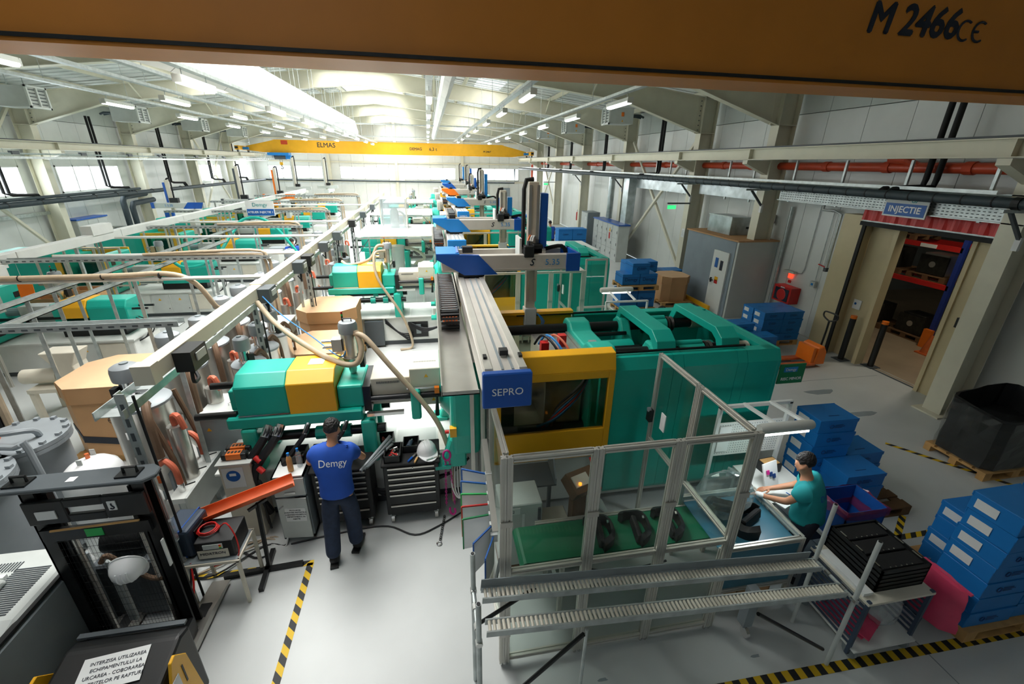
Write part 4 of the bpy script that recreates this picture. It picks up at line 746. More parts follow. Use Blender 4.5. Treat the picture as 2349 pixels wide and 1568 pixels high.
def trim_part(x, y, z, rz, label, s=1):
    t = thing('black_trim_part', (x, y, z), label, 'plastic part', 'moulded black parts', rz=rz, world=False); t.scale = (s, s, s)
    V = []; n = 14
    for i in range(n + 1):
        a = math.radians(-70 + 220 * i / n); r = .17
        for q, (dr, dz) in enumerate(((0, 0), (.05, .0), (.055, .1), (.0, .13), (-.015, .06))): V.append((math.cos(a) * (r + dr) * .8, math.sin(a) * (r + dr), dz + .02 * math.sin(i)))
    F = [(i * 5 + j, i * 5 + (j + 1) % 5, (i + 1) * 5 + (j + 1) % 5, (i + 1) * 5 + j) for i in range(n) for j in range(5)] + [(0, 1, 2, 3, 4), tuple(n * 5 + j for j in range(5))[::-1]]
    G().add(V, F).mk('arch_shell', 'black_plastic', t, smooth=True)
    G().cbox((.02, -.02, .06), (.05, .3, .1), (0, .15, .12)).mk('inner_rib', 'rubber', t, bev=.01); G().cbox((.1, .08, .13), (.02, .04, .02)).mk('clip', 'chrome', t)
    return t
for x, lb in ((1.55, 'left black arched part on the green belt'), (1.95, 'middle black arched part on the green belt'), (2.33, 'right black arched part on the green belt')): trim_part(x, 3.24, .8, -.3, lb)
# chute, granulator and stand inside the cage
t = thing('material_chute', (1.3, 4.1, 0), 'grey sheet metal chute under the yellow safety gate', 'chute')
G().prism([(3.95, .9), (4.3, .96), (4.3, .98), (3.95, .92)], 'x', .7, 1.3).mk('chute_floor', 'dark_grey', t); G().prism([(3.95, .92), (4.3, .98), (4.3, 1.0), (4.12, 1.22), (3.95, 1.0)], 'x', 1.28, 1.3).mk('chute_side', 'mid_grey', t)
for x in (.72, 1.26): G().bar((x, 4.1, 0), (x, 4.1, .92), .04).mk('leg', 'dark_grey', t)
t = thing('pedestal_box', (1.5, 3.85, 0), 'dark red control pedestal with orange lamp inside the cage', 'control box')
B(1.45, 1.6, 3.75, 3.9, 0, .95).mk('pillar', 'wood_dark', t); G().cbox((1.52, 3.75, 1.08), (.34, .26, .16), (.5, 0, .35)).mk('tray_body', 'wood_dark', t); G().cbox((1.5, 3.7, 1.16), (.2, .13, .02), (.5, 0, .35)).mk('control_plate', 'machine_cream', t); G().lathe((1.47, 3.64, 1.15), [(.018, 0), (.018, .02)], 10).mk('signal_lamp', 'led_orange', t); G().bar((1.66, 3.9, 1.3), (1.72, 3.65, 1.05), .02).mk('red_edge', 'red', t)
t = thing('drawer_cabinet', (.85, 3.8, 0), 'pale grey cabinet marked 112 inside the cage', 'cabinet')
B(.58, 1.05, 3.62, 4.0, .1, .98).mk('body', 'machine_grey', t, bev=.01); B(.6, .8, 3.612, 3.62, .86, .94).mk('number_plate', 'paper', t); txt('112', .05, 'print_dark', t, (.7, 3.608, .9), FX); B(1.0, 1.03, 3.6, 3.62, .76, .92).mk('handle', 'dark_grey', t); B(.58, 1.05, 3.62, 4.0, 0, .1).mk('plinth', 'wood_dark', t); B(.82, .85, 3.608, 3.612, .6, .86).mk('tape_strip', 'paper', t)
t = thing('low_cabinet', (1.3, 3.75, 0), 'low pale metal box beside the dark red pedestal', 'cabinet'); B(1.08, 1.42, 3.6, 4.0, 0, .55).mk('body', 'machine_cream', t, bev=.01); B(1.12, 1.38, 3.595, 3.6, .08, .16).mk('grille', 'dark_grey', t)
t = thing('chip_bin', (1.72, 3.7, 0), 'grey slanted bin right of the dark red pedestal', 'bin'); G().prism([(1.66, 0), (1.9, 0), (1.9, .6), (1.7, .85), (1.66, .85)], 'y', 3.6, 3.95).mk('bin_body', 'machine_grey', t, bev=.01); B(1.68, 1.88, 3.596, 3.6, .4, .44).mk('bin_handle', 'dark_grey', t)
# ================================================================= exit table, film bag and lower framed box at the end of the cage
t = thing('exit_table', (3.1, 3.2, 0), 'aluminium framed transfer table at the right end of the cage', 'table')
for p in ((2.68, 2.8), (3.6, 2.8), (2.68, 3.55), (3.6, 3.55)): G().prof((p[0], p[1], .02), (p[0], p[1], .9), .045).mk('leg', 'alu', t)
for a, b in (((2.68, 2.8, .88), (3.6, 2.8, .88)), ((3.6, 2.8, .88), (3.6, 3.55, .88)), ((2.68, 3.55, .88), (3.6, 3.55, .88)), ((2.68, 2.8, .3), (3.6, 2.8, .3))): G().prof(a, b, .05).mk('rail', 'alu', t)
B(2.7, 3.58, 2.81, 3.53, .82, .83).mk('table_top', 'table_blue', t); B(2.7, 3.58, 2.79, 2.8, .32, .86).mk('front_pane', 'table_blue', t); B(3.3, 3.5, 2.78, 2.79, .5, .52).mk('pane_slot', 'dark_grey', t)
trim_part(3.22, 3.08, .83, 1.9, 'black moulded part resting on the exit table', 1.15)
def film_blob(name, c, r, label, m, cat='plastic bag', seed=1, group=None):
    rnd = random.Random(seed); t = thing(name, (c[0], c[1], c[2]), label, cat, group); V = []; n, k = 14, 9
    for i in range(k + 1):
        th = math.pi * i / k
        for j in range(n):
            a = 2 * math.pi * j / n; w = 1 + rnd.uniform(-.14, .14); V.append((c[0] + r[0] * math.sin(th) * math.cos(a) * w, c[1] + r[1] * math.sin(th) * math.sin(a) * w, c[2] + r[2] + r[2] * -math.cos(th) * (1 + rnd.uniform(-.05, .05))))
    G().add(V, [(i * n + j, i * n + (j + 1) % n, (i + 1) * n + (j + 1) % n, (i + 1) * n + j) for i in range(k) for j in range(n)]).mk('bag_skin', m, t)
    G().tube([(c[0], c[1], c[2] + r[2] * 1.9), (c[0] + r[0] * .1, c[1], c[2] + r[2] * 2.15)], [.03, .05], 7).mk('bag_neck', m, t); return t
film_blob('plastic_bag', (2.98, 3.28, .84), (.3, .2, .28), 'crumpled clear bag with black part at the conveyor exit', 'film', seed=4)
trim_part(2.98, 3.25, .9, .9, 'black part wrapped in the clear bag at the exit', .8)
# ================================================================= roller flow rack
rk = thing('roller_rack', (1.9, 2.35, 0), 'long roller track rack with two lanes in the foreground', 'rack')
def zl(x): return 1.2 - (x - .25) * .084
for x in (.19, 3.52):
    for y in (2.12, 2.55): G().tube([(x, y, 0), (x, y, 1.56)], .02, 10).mk('post', 'galv' if x < 1 else 'machine_grey', rk, smooth=True); G().cyl((x, y, 1.56), (x, y, 1.565), .014, n=8).mk('tube_bore', 'black_plastic', rk)
    G().cyl((x, 2.12, zl(x) - .05), (x, 2.55, zl(x) - .05), .018, n=8).mk('cross_tube', 'galv', rk); 
    for y in (2.12, 2.24, 2.4, 2.55): G().cyl((x, y - .025, zl(x) - .05), (x, y + .025, zl(x) - .05), .026, n=8).mk('clamp', 'chrome', rk)
proto = None
for yl, flange in ((2.47, True), (2.2, False)):
    for s in (-.048, .048): G().bar((.25, yl + s, zl(.25) - .015), (3.46, yl + s, zl(3.46) - .015), .012, .055).mk('track_rail', 'galv', rk)
    if flange: G().bar((.25, yl + .058, zl(.25) + .03), (3.4, yl + .058, zl(3.4) + .03), .008, .12).mk('side_guide', 'mid_grey', rk)
    for i in range(88):
        x = .28 + i * .0362
        if proto is None: proto = G().cyl((0, -.04, 0), (0, .04, 0), .0125, n=8).mk('roller', 'machine_cream', None, smooth=True); o = proto
        else: o = proto.copy(); C.objects.link(o)
        o.parent = rk; o.location = Vector((x, yl, zl(x))) - OFF[rk.name]
for a, b in (((.22, 2.12, .2), (1.0, 2.12, 1.05)), ((3.4, 2.12, .25), (2.55, 2.12, .92)), ((.24, 2.55, .75), (.75, 2.55, 1.1))): G().tube([a, b], .017, 8).mk('brace', 'black_steel', rk)
for x in (1.02,): G().tube([(x, 2.12, .0), (x, 2.12, 1.1)], .014, 8).mk('middle_leg', 'galv', rk)
t = thing('tripod_tubes', (.42, 2.85, 0), 'two grey tubes leaning together behind the rack end', 'tube stand')
for d in (-.1, .12): G().tube([(.45, 2.78, 1.2), (.45 + d, 2.66, .85)], .016, 8).mk('leg_tube', 'galv', t)
# ================================================================= document holder with folders at the cage corner
t = thing('document_holder', (.3, 3.1, .9), 'wall rack of coloured document sleeves on the cage corner', 'document holder')
G().bar((.4, 3.5, 1.95), (.4, 2.75, 1.55), .05, .03).mk('holder_rail', 'alu', t)
for i, (c, a) in enumerate((('sign_blue', 2.7), ('sign_blue', 2.85), ('green_bright', 3.0), ('red', 3.12), ('sign_green', 3.22), ('sign_blue', 3.9), ('sign_blue', 4.3))):
    y = 3.2 - i * .06; z = 1.78 - i * .06; d = Vector((math.cos(a), math.sin(a), 0)); p = Vector((.4, y, z)); w, h = .26, .34
    q = [p, p + d * w, p + d * w - Vector((0, 0, h)), p - Vector((0, 0, h))]; n_ = d.cross(Vector((0, 0, 1))) * .004
    sl = G().add([v + n_ for v in q] + [v - n_ for v in q], [(0, 1, 2, 3), (7, 6, 5, 4), (0, 4, 5, 1), (1, 5, 6, 2), (2, 6, 7, 3), (3, 7, 4, 0)]).mk('sleeve', 'paper', t)
    G().bar(q[0], q[1], .012, .014).mk('sleeve_edge', c, sl); G().bar(q[1], q[2], .012, .014).mk('sleeve_edge', c, sl)
    B(.37, .43, y - .02, y + .02, z - .06, z + .02).mk('pivot', 'panel_white', sl)
# ================================================================= packing bench with pegboard and lamp
t = thing('packing_bench', (4.0, 3.7, 0), 'white packing bench lit by a strip lamp beside the woman', 'workbench')
B(3.66, 4.3, 3.32, 4.0, .82, .86).mk('bench_top', 'machine_white', t)
for x in (3.7, 4.26):
    for y in (3.36, 3.96): G().bar((x, y, 0), (x, y, .82), .04).mk('leg', 'panel_white', t)
for x in (3.32, 4.27): G().bar((x, 4.02, 0), (x, 4.02, 1.74), .04).mk('upright', 'panel_white', t)
G().bar((3.3, 4.02, 1.74), (4.29, 4.02, 1.74), .04).mk('head_rail', 'panel_white', t)
for x in (3.62, 3.98): G().bar((x, 4.02, 1.76), (x, 3.5, 1.8), .035).mk('lamp_arm', 'panel_white', t)
bench_lamp(t, 3.38, 4.04, 3.46, 1.79)
B(3.4, 3.97, 3.435, 3.485, 1.71, 1.735).mk('lamp_tube_strip', 'tube_light', t)
pb = B(3.34, 4.25, 4.03, 4.04, 1.02, 1.5).mk('pegboard', 'machine_white', t); g = G()
for i in range(26):
    for j in range(13): g.box(3.37 + i * .034, 3.382 + i * .034, 4.027, 4.03, 1.05 + j * .034, 1.06 + j * .034)
g.mk('peg_holes', 'mid_grey', pb)['kind'] = 'stuff'
for x in (3.75, 3.98, 4.08): G().tube([(x, 4.03, 1.44), (x, 3.98, 1.44), (x, 3.98, 1.47)], .006, 5).mk('peg_hook', 'black_plastic', pb)
B(3.36, 3.52, 4.0, 4.02, 1.1, 1.46).mk('wall_document', 'paper', t)
area('bench_strip_lamp', (3.7, 3.46, 1.68), (0, 0, 0), .5, .05, 16, (.9, .97, 1))
for nm, lb, g_, m_, ct in (('instruction_sheet', 'printed instruction sheet standing on the packing bench', G().cbox((3.86, 3.62, 1.0), (.24, .015, .3), (-.35, 0, .25)), 'paper', 'paper'), ('clipboard', 'blue edged clipboard at the front of the packing bench', G().cbox((3.85, 3.36, .868), (.3, .22, .012), (0, 0, .35)), 'paper', 'clipboard'), ('black_tray', 'open black tray at the back of the packing bench', G().cbox((4.05, 3.86, .92), (.24, .16, .12), (0, 0, .1)), 'black_plastic', 'tray')):
    t = thing(nm, (3.9, 3.6, .86), lb, ct); g_.mk('sheet' if ct == 'paper' else 'board' if ct == 'clipboard' else 'tray_body', m_, t)
    if ct == 'paper':
        for i in range(3): G().cbox((3.8 + i * .05, 3.6, 1.05 - i * .03), (.04, .012, .05), (-.35, 0, .25)).mk('printed_figure', 'print_navy' if i else 'magenta', t)
    if ct == 'clipboard': G().cbox((3.99, 3.33, .87), (.015, .22, .014), (0, 0, .35)).mk('blue_edge', 'sign_blue', t)
    if ct == 'tray': G().cbox((4.05, 3.86, .985), (.2, .12, .01), (0, 0, .1)).mk('tray_inside', 'wood', t)
# ================================================================= blue shipping boxes
def ring_logo(par, x, y, z, s=1, m='print_navy'):
    pts = [(x + .028 * s * math.cos(a), y, z + .028 * s * math.sin(a)) for a in [math.pi * 2 * i / 12 for i in range(13)]]
    G().tube(pts, .004 * s, 4).mk('print_ring', m, par)
    for i, w in enumerate((.12, .15, .11)): B(x + .045 * s, x + (.045 + w) * s, y - .0015, y, z + (.016 - i * .02) * s, z + (.024 - i * .02) * s).mk('print_line', m, par)
def blue_box(w=.58, d=.4, h=.198, lab=True, ring=True, mt='box_blue'):
    t = thing('blue_box', (0, 0, -50), 'x', 'box', 'blue shipping boxes', world=False)
    B(-w / 2, w / 2, -d / 2, d / 2, 0, h - .002).mk('carton', mt, t, bev=.004)
    for s in (-1, 1): B(-w / 2 - .004, w / 2 + .004, s * d / 2 - .004, s * d / 2 + .004, h - .05, h - .001).mk('lid_skirt', mt, t)
    B(-.08, .08, -.1, -.09, h - .002, h).mk('tuck_slot', 'print_navy', t)
    if lab: B(-w / 2 - .007, -w / 2 - .004, -.03, .15, .045, h - .055).mk('white_label', 'paper', t)
    if ring: ring_logo(t, -.1, -d / 2 - .006, h * .5, 1)
    return t
bp = [blue_box(), blue_box(lab=False), blue_box(ring=False)]
for b_ in bp: b_['_proto'] = 1
def put(k, x, y, z, lb, rz=0):
    o = copy_tree(bp[k], (x, y, z), rz, lb)
    if '_proto' in o: del o['_proto']
    return o
def stack(x, y, z0, n, where, kinds=(0,), rz=0, jit=.01, skip=0):
    names = ['topmost', 'second from the top', 'third from the top', 'fourth from the top', 'fifth from the top', 'sixth from the top', 'lowest but one', 'lowest']
    for i in range(n):
        if i < skip: continue
        r = n - 1 - i; nm = 'topmost' if r == 0 else ('lowest' if i == 0 else names[min(r, 5)])
        put(kinds[i % len(kinds)], x + random.uniform(-jit, jit), y + random.uniform(-jit, jit), z0 + i * .2, 'blue box %s, %s' % (nm, where), rz + random.uniform(-.02, .02))
PROTO_BOX = bp
def pallet(x, y, rz, label, w=1.2, d=.8, m='wood'):
    t = thing('pallet', (x, y, 0), label, 'pallet', 'wooden pallets', rz=rz, world=False)
    for i in range(5): B(-w / 2, w / 2, -d / 2 + i * (d - .14) / 4, -d / 2 + .14 + i * (d - .14) / 4, .122, .144).mk('deck_board', m, t)
    for i in range(3):
        x0 = -w / 2 + i * (w - .145) / 2
        B(x0, x0 + .145, -d / 2, d / 2, .1, .122).mk('stringer_board', m, t)
        for j in range(3): y0 = -d / 2 + j * (d - .1) / 2; B(x0, x0 + .145, y0, y0 + .1, .022, .1).mk('block', m, t)
    for j in range(3): y0 = -d / 2 + j * (d - .1) / 2; B(-w / 2, w / 2, y0, y0 + .1, 0, .022).mk('bottom_board', m, t)
    return t
pallet(5.65, 4.1, 0, 'pallet under the blue boxes behind the woman', 1.3, .95, 'wood_dark')
stack(5.2, 4.28, .145, 6, 'tall stack on the pallet behind the woman', (0,), skip=1)
stack(5.42, 3.87, .145, 3, 'short stack before the tall one behind the woman', (1,))
stack(5.82, 4.28, .145, 3, 'short stack right of the tall one behind the woman', (1,))
pallet(5.85, 2.56, 0, 'pallet under the bright blue boxes at the right edge', 1.6, 1.0)
stack(5.36, 2.32, .145, 7, 'tall stack at the right edge of the picture', (0, 2, 1, 0, 0, 2, 0))
stack(5.98, 2.32, .145, 7, 'second column at the right edge', (0,))
stack(5.88, 2.78, .145, 4, 'low stack behind the tall one at the right edge', (1, 2, 1, 0))
ob = thing('open_box', (4.6, 3.2, 0), 'open blue box with pink plastic liner beside the woman', 'box')
for a in ((4.33, 4.85, 2.98, 2.99, .5, .92), (4.33, 4.85, 3.37, 3.38, .5, .92), (4.33, 4.34, 2.98, 3.38, .5, .92), (4.84, 4.85, 2.98, 3.38, .5, .92), (4.33, 4.85, 2.98, 3.38, .48, .5)): B(*a).mk('wall_board', 'box_blue_dk', ob)
B(4.5, 4.8, 2.974, 2.98, .56, .68).mk('pale_label', 'box_blue', ob); rnd = random.Random(3); n = 24; V = []
for i in range(n):
    a = 2 * math.pi * i / n; cx_, cy_ = math.cos(a), math.sin(a); k_ = 1 / max(abs(cx_), abs(cy_))
    for s, z in ((.9, .66), (1.0, .93), (1.06, .93 - .06 * rnd.random()), (1.06, .84 - .05 * rnd.random())): V.append((4.59 + .265 * cx_ * k_ * s, 3.18 + .205 * cy_ * k_ * s, z + rnd.uniform(-.012, .012)))
G().add(V, [(i * 4 + j, ((i + 1) % n) * 4 + j, ((i + 1) % n) * 4 + j + 1, i * 4 + j + 1) for i in range(n) for j in range(3)]).mk('plastic_liner', 'pink_clear', ob)
t = thing('box_stand', (4.6, 3.2, 0), 'dark steel stand carrying the open blue box', 'stand')
B(4.3, 4.88, 2.94, 3.42, .44, .48).mk('stand_top', 'machine_grey', t)
for x in (4.34, 4.84):
    for y in (2.98, 3.38): G().bar((x, y, 0), (x, y, .44), .035).mk('leg', 'machine_grey', t)
B(4.32, 4.86, 3.38, 3.4, .1, .42).mk('back_panel', 'blue_grey', t)
# ================================================================= trolley with black crates, bags
tr = thing('tray_trolley', (4.1, 2.45, 0), 'dark slatted trolley under the black crates', 'trolley')
B(3.72, 4.46, 2.12, 2.78, .74, .765).mk('top_shelf', 'machine_cream', tr); B(3.74, 4.44, 2.08, 2.76, .15, .17).mk('bottom_shelf', 'machine_white', tr)
for x in (3.74, 4.44):
    for y in (2.14, 2.76): G().bar((x, y, .08), (x, y, .78), .03).mk('upright', 'blue_grey', tr)
    for i in range(9): G().bar((x, 2.14, .2 + i * .06), (x, 2.76, .2 + i * .06), .012, .022).mk('tray_runner', 'blue_grey', tr)
for x in (3.8, 4.4):
    for y in (2.16, 2.72): G().lathe((x - .015, y, .07), [(.07, 0), (.07, .03)], 14, 'x').mk('castor_wheel', 'mid_grey', tr)
G().bar((4.46, 2.15, .1), (4.8, 2.3, .1), .025).mk('tow_bar', 'blue_grey', tr); G().bar((4.8, 2.3, .1), (4.85, 2.75, .1), .025).mk('tow_bar', 'blue_grey', tr)
B(3.74, 3.84, 2.2, 2.7, .766, .8).mk('label_rail', 'paper', tr)
for i in range(5):
    t = thing('black_crate', (4.2, 2.5, .78 + i * .052), 'flat black crate, %s in the stack on the trolley' % ['lowest', 'second', 'middle', 'fourth', 'topmost'][i], 'crate', 'black crates on the trolley')
    z = .768 + i * .052; g = G().box(3.88, 4.42, 2.22, 2.78, z, z + .012)
    for a in ((3.88, 4.42, 2.22, 2.235), (3.88, 4.42, 2.765, 2.78), (3.88, 3.895, 2.22, 2.78), (4.405, 4.42, 2.22, 2.78)): g.box(*a, z, z + .048)
    g.mk('crate_shell', 'black_plastic', t)
    for k in range(3):
        y = 2.25 + k * .175
        B(3.92, 4.38, y, y + .155, z + .012, z + .04).mk('part_pocket', 'rubber', t, bev=.006)
        if i == 4:
            B(3.9, 3.915, y + .03, y + .1, z + .048, z + .052).mk('steel_clip', 'chrome', t)
            for q in range(5): B(4.0 + q * .06, 4.012 + q * .06, y + .004, y + .014, z + .04, z + .046).mk('rivet', 'chrome', t)
            B(4.385, 4.4, y + .04, y + .13, z + .048, z + .052).mk('steel_clip', 'chrome', t)
film_blob('plastic_bag', (4.22, 2.3, .18), (.14, .13, .24), 'white translucent bag on the trolley bottom shelf', 'film', seed=8)
t = thing('folded_film', (3.95, 2.35, .17), 'folded red plastic sheets on the trolley bottom shelf', 'plastic sheet')
for i in range(4): G().cbox((3.95 + .02 * i, 2.4 - .03 * i, .185 + i * .018), (.34, .36 - .03 * i, .014), (.05 * i - .06, .06, .15 * i)).mk('sheet_fold', 'pink_film', t)
t = thing('pink_bag', (4.86, 2.3, 0), 'pink plastic sack hanging beside the bright blue boxes', 'plastic bag'); V = []
rnd = random.Random(5)
for i in range(9):
    z = .68 - i * .06
    for j in range(8): a = 2 * math.pi * j / 8; V.append((4.86 + (.05 + .012 * i) * math.cos(a) + rnd.uniform(-.01, .01), 2.3 + (.2 + .006 * i) * math.sin(a) + rnd.uniform(-.01, .01), z + rnd.uniform(-.01, .01)))
G().add(V, [(i * 8 + j, i * 8 + (j + 1) % 8, (i + 1) * 8 + (j + 1) % 8, (i + 1) * 8 + j) for i in range(8) for j in range(8)] + [tuple(range(8))[::-1], tuple(64 + j for j in range(8))]).mk('sack_body', 'pink_film', t, smooth=True); G().bar((4.86, 2.08, .69), (4.86, 2.52, .69), .03, .02).mk('sack_rim', 'pink_film', t)
G().bar((4.9, 2.5, 0), (4.9, 2.5, .7), .02).mk('sack_holder', 'blue_grey', t)
# small carton and castored foot beneath the rack
t = thing('small_carton', (3.2, 2.8, 0), 'open brown carton with bag under the exit table', 'carton')
for a in ((3.0, 3.4, 2.6, 2.61), (3.0, 3.4, 2.77, 2.78), (3.0, 3.01, 2.6, 2.78), (3.39, 3.4, 2.6, 2.78)): B(a[0], a[1], a[2] + .2, a[3] + .2, .0, .26).mk('carton_wall', 'cardboard', t)
t = thing('castor_foot', (2.95, 2.42, 0), 'grey castored machine foot under the roller rack', 'castor'); B(2.88, 2.98, 2.5, 2.6, .12, .6).mk('leg_plate', 'mid_grey', t); G().lathe((2.9, 2.5, .06), [(.055, 0), (.055, .03)], 12, 'x').mk('castor_wheel', 'chrome', t)
# ================================================================= black wrapped pallet
pallet(8.75, 4.45, 0, 'pallet under the black wrapped load by the doorway column', 1.25, .88)
t = thing('wrapped_load', (8.75, 4.45, .145), 'black plastic crate load wrapped in clear film by the doorway', 'wrapped load')
n = 28; V = []; rnd = random.Random(9)
for i, (s, z) in enumerate(((1, .15), (1.02, .35), (1.0, .6), (1.03, .85), (1.05, 1.08), (.97, 1.1), (.92, .7))):
    for j in range(n):
        a = 2 * math.pi * j / n; k_ = 1 / max(abs(math.cos(a)), abs(math.sin(a))); V.append((8.75 + .58 * math.cos(a) * k_ * s + rnd.uniform(-.012, .012), 4.45 + .4 * math.sin(a) * k_ * s + rnd.uniform(-.012, .012), z + (.1 * math.sin(a * 1.0 + .9) if i > 3 else 0)))
G().add(V, [(i * n + j, i * n + (j + 1) % n, (i + 1) * n + (j + 1) % n, (i + 1) * n + j) for i in range(6) for j in range(n)] + [tuple(6 * n + j for j in range(n))]).mk('black_liner', 'black_plastic', t)
V = []
for i in range(9):
    for j in range(n):
        a = 2 * math.pi * j / n; k_ = 1 / max(abs(math.cos(a)), abs(math.sin(a))); V.append((8.75 + .615 * math.cos(a) * k_ + rnd.uniform(-.008, .012), 4.45 + .43 * math.sin(a) * k_ + rnd.uniform(-.008, .012), .15 + i * .115 + (.1 * math.sin(a + .9) if i > 6 else 0) + rnd.uniform(-.01, .01)))
G().add(V, [(i * n + j, i * n + (j + 1) % n, (i + 1) * n + (j + 1) % n, (i + 1) * n + j) for i in range(8) for j in range(n)]).mk('stretch_wrap', 'wrap', t)
# ================================================================= floor tapes
def tape(name, p, q, w, label, m):
    t = thing('floor_tape', p, label, 'floor marking', 'hazard floor tapes', world=False); d = Vector(q) - Vector(p); t.rotation_euler = (0, 0, math.atan2(d.y, d.x))
    B(0, d.length, -w / 2, w / 2, .0005, .003).mk('tape_strip', m, t)
tape('a', (1.9, 2.1, 0), (7.5, 2.04, 0), .09, 'black and yellow floor tape along the right front edge', 'hazard_x')
tape('b', (-1.6, 4.13, 0), (-1.6, 2.0, 0), .075, 'striped floor tape running towards the camera near the worker', 'hazard')
tape('c', (-3.3, 4.13, 0), (-1.57, 4.13, 0), .075, 'striped floor tape crossing behind the battery table', 'hazard')
tape('d', (5.4, 3.3, 0), (9.0, 3.35, 0), .075, 'striped floor tape under the bright blue pallet, far side', 'hazard')
tape('e', (6.2, 3.62, 0), (5.2, 2.95, 0), .075, 'striped floor tape beside the pallet behind the woman', 'hazard')
tape('f', (7.6, 5.1, 0), (8.6, 3.75, 0), .075, 'striped floor tape before the black wrapped load', 'hazard')
tape('g', (8.3, 14.3, 0), (8.4, 11.3, 0), .08, 'green floor tape by the octagonal carton near the booth', 'sign_green')
# ================================================================= electric stacker (left foreground)
k = thing('pallet_stacker', (-2.9, 3.0, 0), 'black electric pallet stacker with tall mast, left foreground', 'stacker')
for x in (-3.3, -2.52):
    g = G().box(x - .05, x + .05, 3.4, 3.42, .05, 1.94).box(x - .05, x - .035, 3.4, 3.52, .05, 1.94).box(x - .05, x + .05, 3.5, 3.52, .05, 1.94)
    g.mk('mast_channel', 'black_steel', k); B(x + .06 if x < -3 else x - .1, x + .1 if x < -3 else x - .06, 3.44, 3.5, .1, 1.85).mk('inner_mast', 'black_steel', k)
    G().cyl((x + (.13 if x < -3 else -.13), 3.46, .1), (x + (.13 if x < -3 else -.13), 3.46, 1.7), .022, n=10).mk('lift_cylinder', 'stainless', k)
    B(x - .12, x + .04, 3.38, 3.5, 1.97, 1.99).mk('pulley_plate', 'black_steel', k); G().tube([(x - .08, 3.44, 1.99), (x - .08, 3.44, 2.04), (x + .02, 3.44, 2.04), (x + .02, 3.44, 1.99)], .012, 6).mk('top_bracket', 'black_plastic', k)
G().prism([(-3.5, 3.42), (-3.44, 3.33), (-2.42, 3.33), (-2.35, 3.4), (-2.36, 3.5), (-2.44, 3.56), (-3.42, 3.54)], 'z', 1.94, 1.975).mk('mast_head_plate', 'dark_grey', k, bev=.008)
B(-3.0, -2.94, 3.4, 3.46, 1.976, 1.978).mk('note_sticker', 'paper', k)
cb = G(); frame_win(cb, -3.34, -2.47, 1.6, 1.83, -3.05, -2.78, 1.68, 1.75, 3.36, 3.4); cb.mk('cross_plate', 'black_steel', k, bev=.008)
B(-3.26, -3.12, 3.352, 3.36, 1.66, 1.74).mk('rating_label', 'paper', k); B(-2.74, -2.68, 3.352, 3.36, 1.69, 1.78).mk('hook_label', 'paper', k); G().tube([(-2.71, 3.35, 1.76), (-2.71, 3.35, 1.74), (-2.695, 3.35, 1.72), (-2.71, 3.35, 1.705), (-2.725, 3.35, 1.715)], .006, 5, 2).mk('hook_symbol', 'print_dark', k)
B(-3.3, -2.5, 3.36, 3.4, 1.42, 1.54).mk('lower_cross_bar', 'black_steel', k); B(-2.98, -2.85, 3.355, 3.36, 1.44, 1.52).mk('green_sticker', 'green_bright', k); G().cyl((-3.2, 3.34, 1.55), (-2.55, 3.34, 1.57), .01, n=6).mk('tie_rod', 'wood', k)
g = G()
for i in range(24): g.box(-3.22 + i * .027, -3.219 + i * .027, 3.37, 3.372, .3, 1.42)
for i in range(14): g.box(-3.24, -2.58, 3.37, 3.372, .36 + i * .08, .362 + i * .08)
g.mk('mesh_guard', 'black_steel', k)['kind'] = 'stuff'
G().tube([(-3.05, 3.45, 1.05), (-2.98, 3.45, 1.12), (-2.86, 3.45, .95), (-2.72, 3.45, .8), (-2.62, 3.45, .78)], .022, 8, 4).mk('hydraulic_hose', 'hose_brown', k, smooth=True)
B(-3.02, -2.96, 3.44, 3.48, .3, 1.05).mk('side_strut', 'galv', k)
for x in (-3.2, -2.5):                                     # forks pointing away from the camera
    w = .09; f = G().prism([(3.5, .03), (4.0, .03), (4.0, .05), (3.6, .11), (2.95, .11), (2.95, .03)], 'x', x - w, x + w).mk('fork', 'stainless', k); B(x - .05, x + .05, 3.52, 3.68, .095, .112).mk('fork_opening', 'black_plastic', f)
G().prism([(-3.3, 2.85), (-2.45, 2.85), (-2.45, 3.38), (-3.3, 3.38)], 'z', .12, .3).mk('chassis', 'black_steel', k)
bd = G().prism([(2.3, .12), (2.86, .12), (2.86, .86), (2.74, .9), (2.38, .82), (2.3, .7)], 'x', -2.92, -2.12).mk('power_unit', 'black_plastic', k, bev=.03, seg=2)
ph = G().cbox((-2.5, 2.56, .875), (.42, .24, .004), (.2, 0, .12)).mk('paper_notice', 'paper', k)
for i, s_ in enumerate(('INTERZISA UTILIZAREA', 'ECHIPAMENTULUI LA', 'URCAREA - COBORAREA', 'MATRITELOR PE RAFTURI')): txt(s_, .034, 'print_dark', k, (-2.49 + .006 * i, 2.63 - i * .045, .893 - i * .0092), (.2, 0, .12))
B(-2.9, -2.14, 2.84, 2.88, .88, .9).mk('cover_edge', 'dark_grey', k)
for x in (-2.08, -2.97): G().prism([(2.34, .25), (2.72, .25), (2.66, .8), (2.56, .93), (2.5, .92), (2.36, .55)], 'x', x - .012, x + .012).mk('side_guard', 'yellow', k, bev=.004)
B(-2.066, -2.062, 2.44, 2.52, .45, .78).mk('torn_sticker', 'paper', k); B(-2.068, -2.064, 2.57, 2.585, .6, .78).mk('guard_slot', 'black_plastic', k)
ti = G().tube([(-2.6, 2.32, .75), (-2.78, 2.1, .98), (-2.86, 2.02, 1.04)], .03, 8, 3).mk('tiller', 'black_plastic', k, smooth=True)
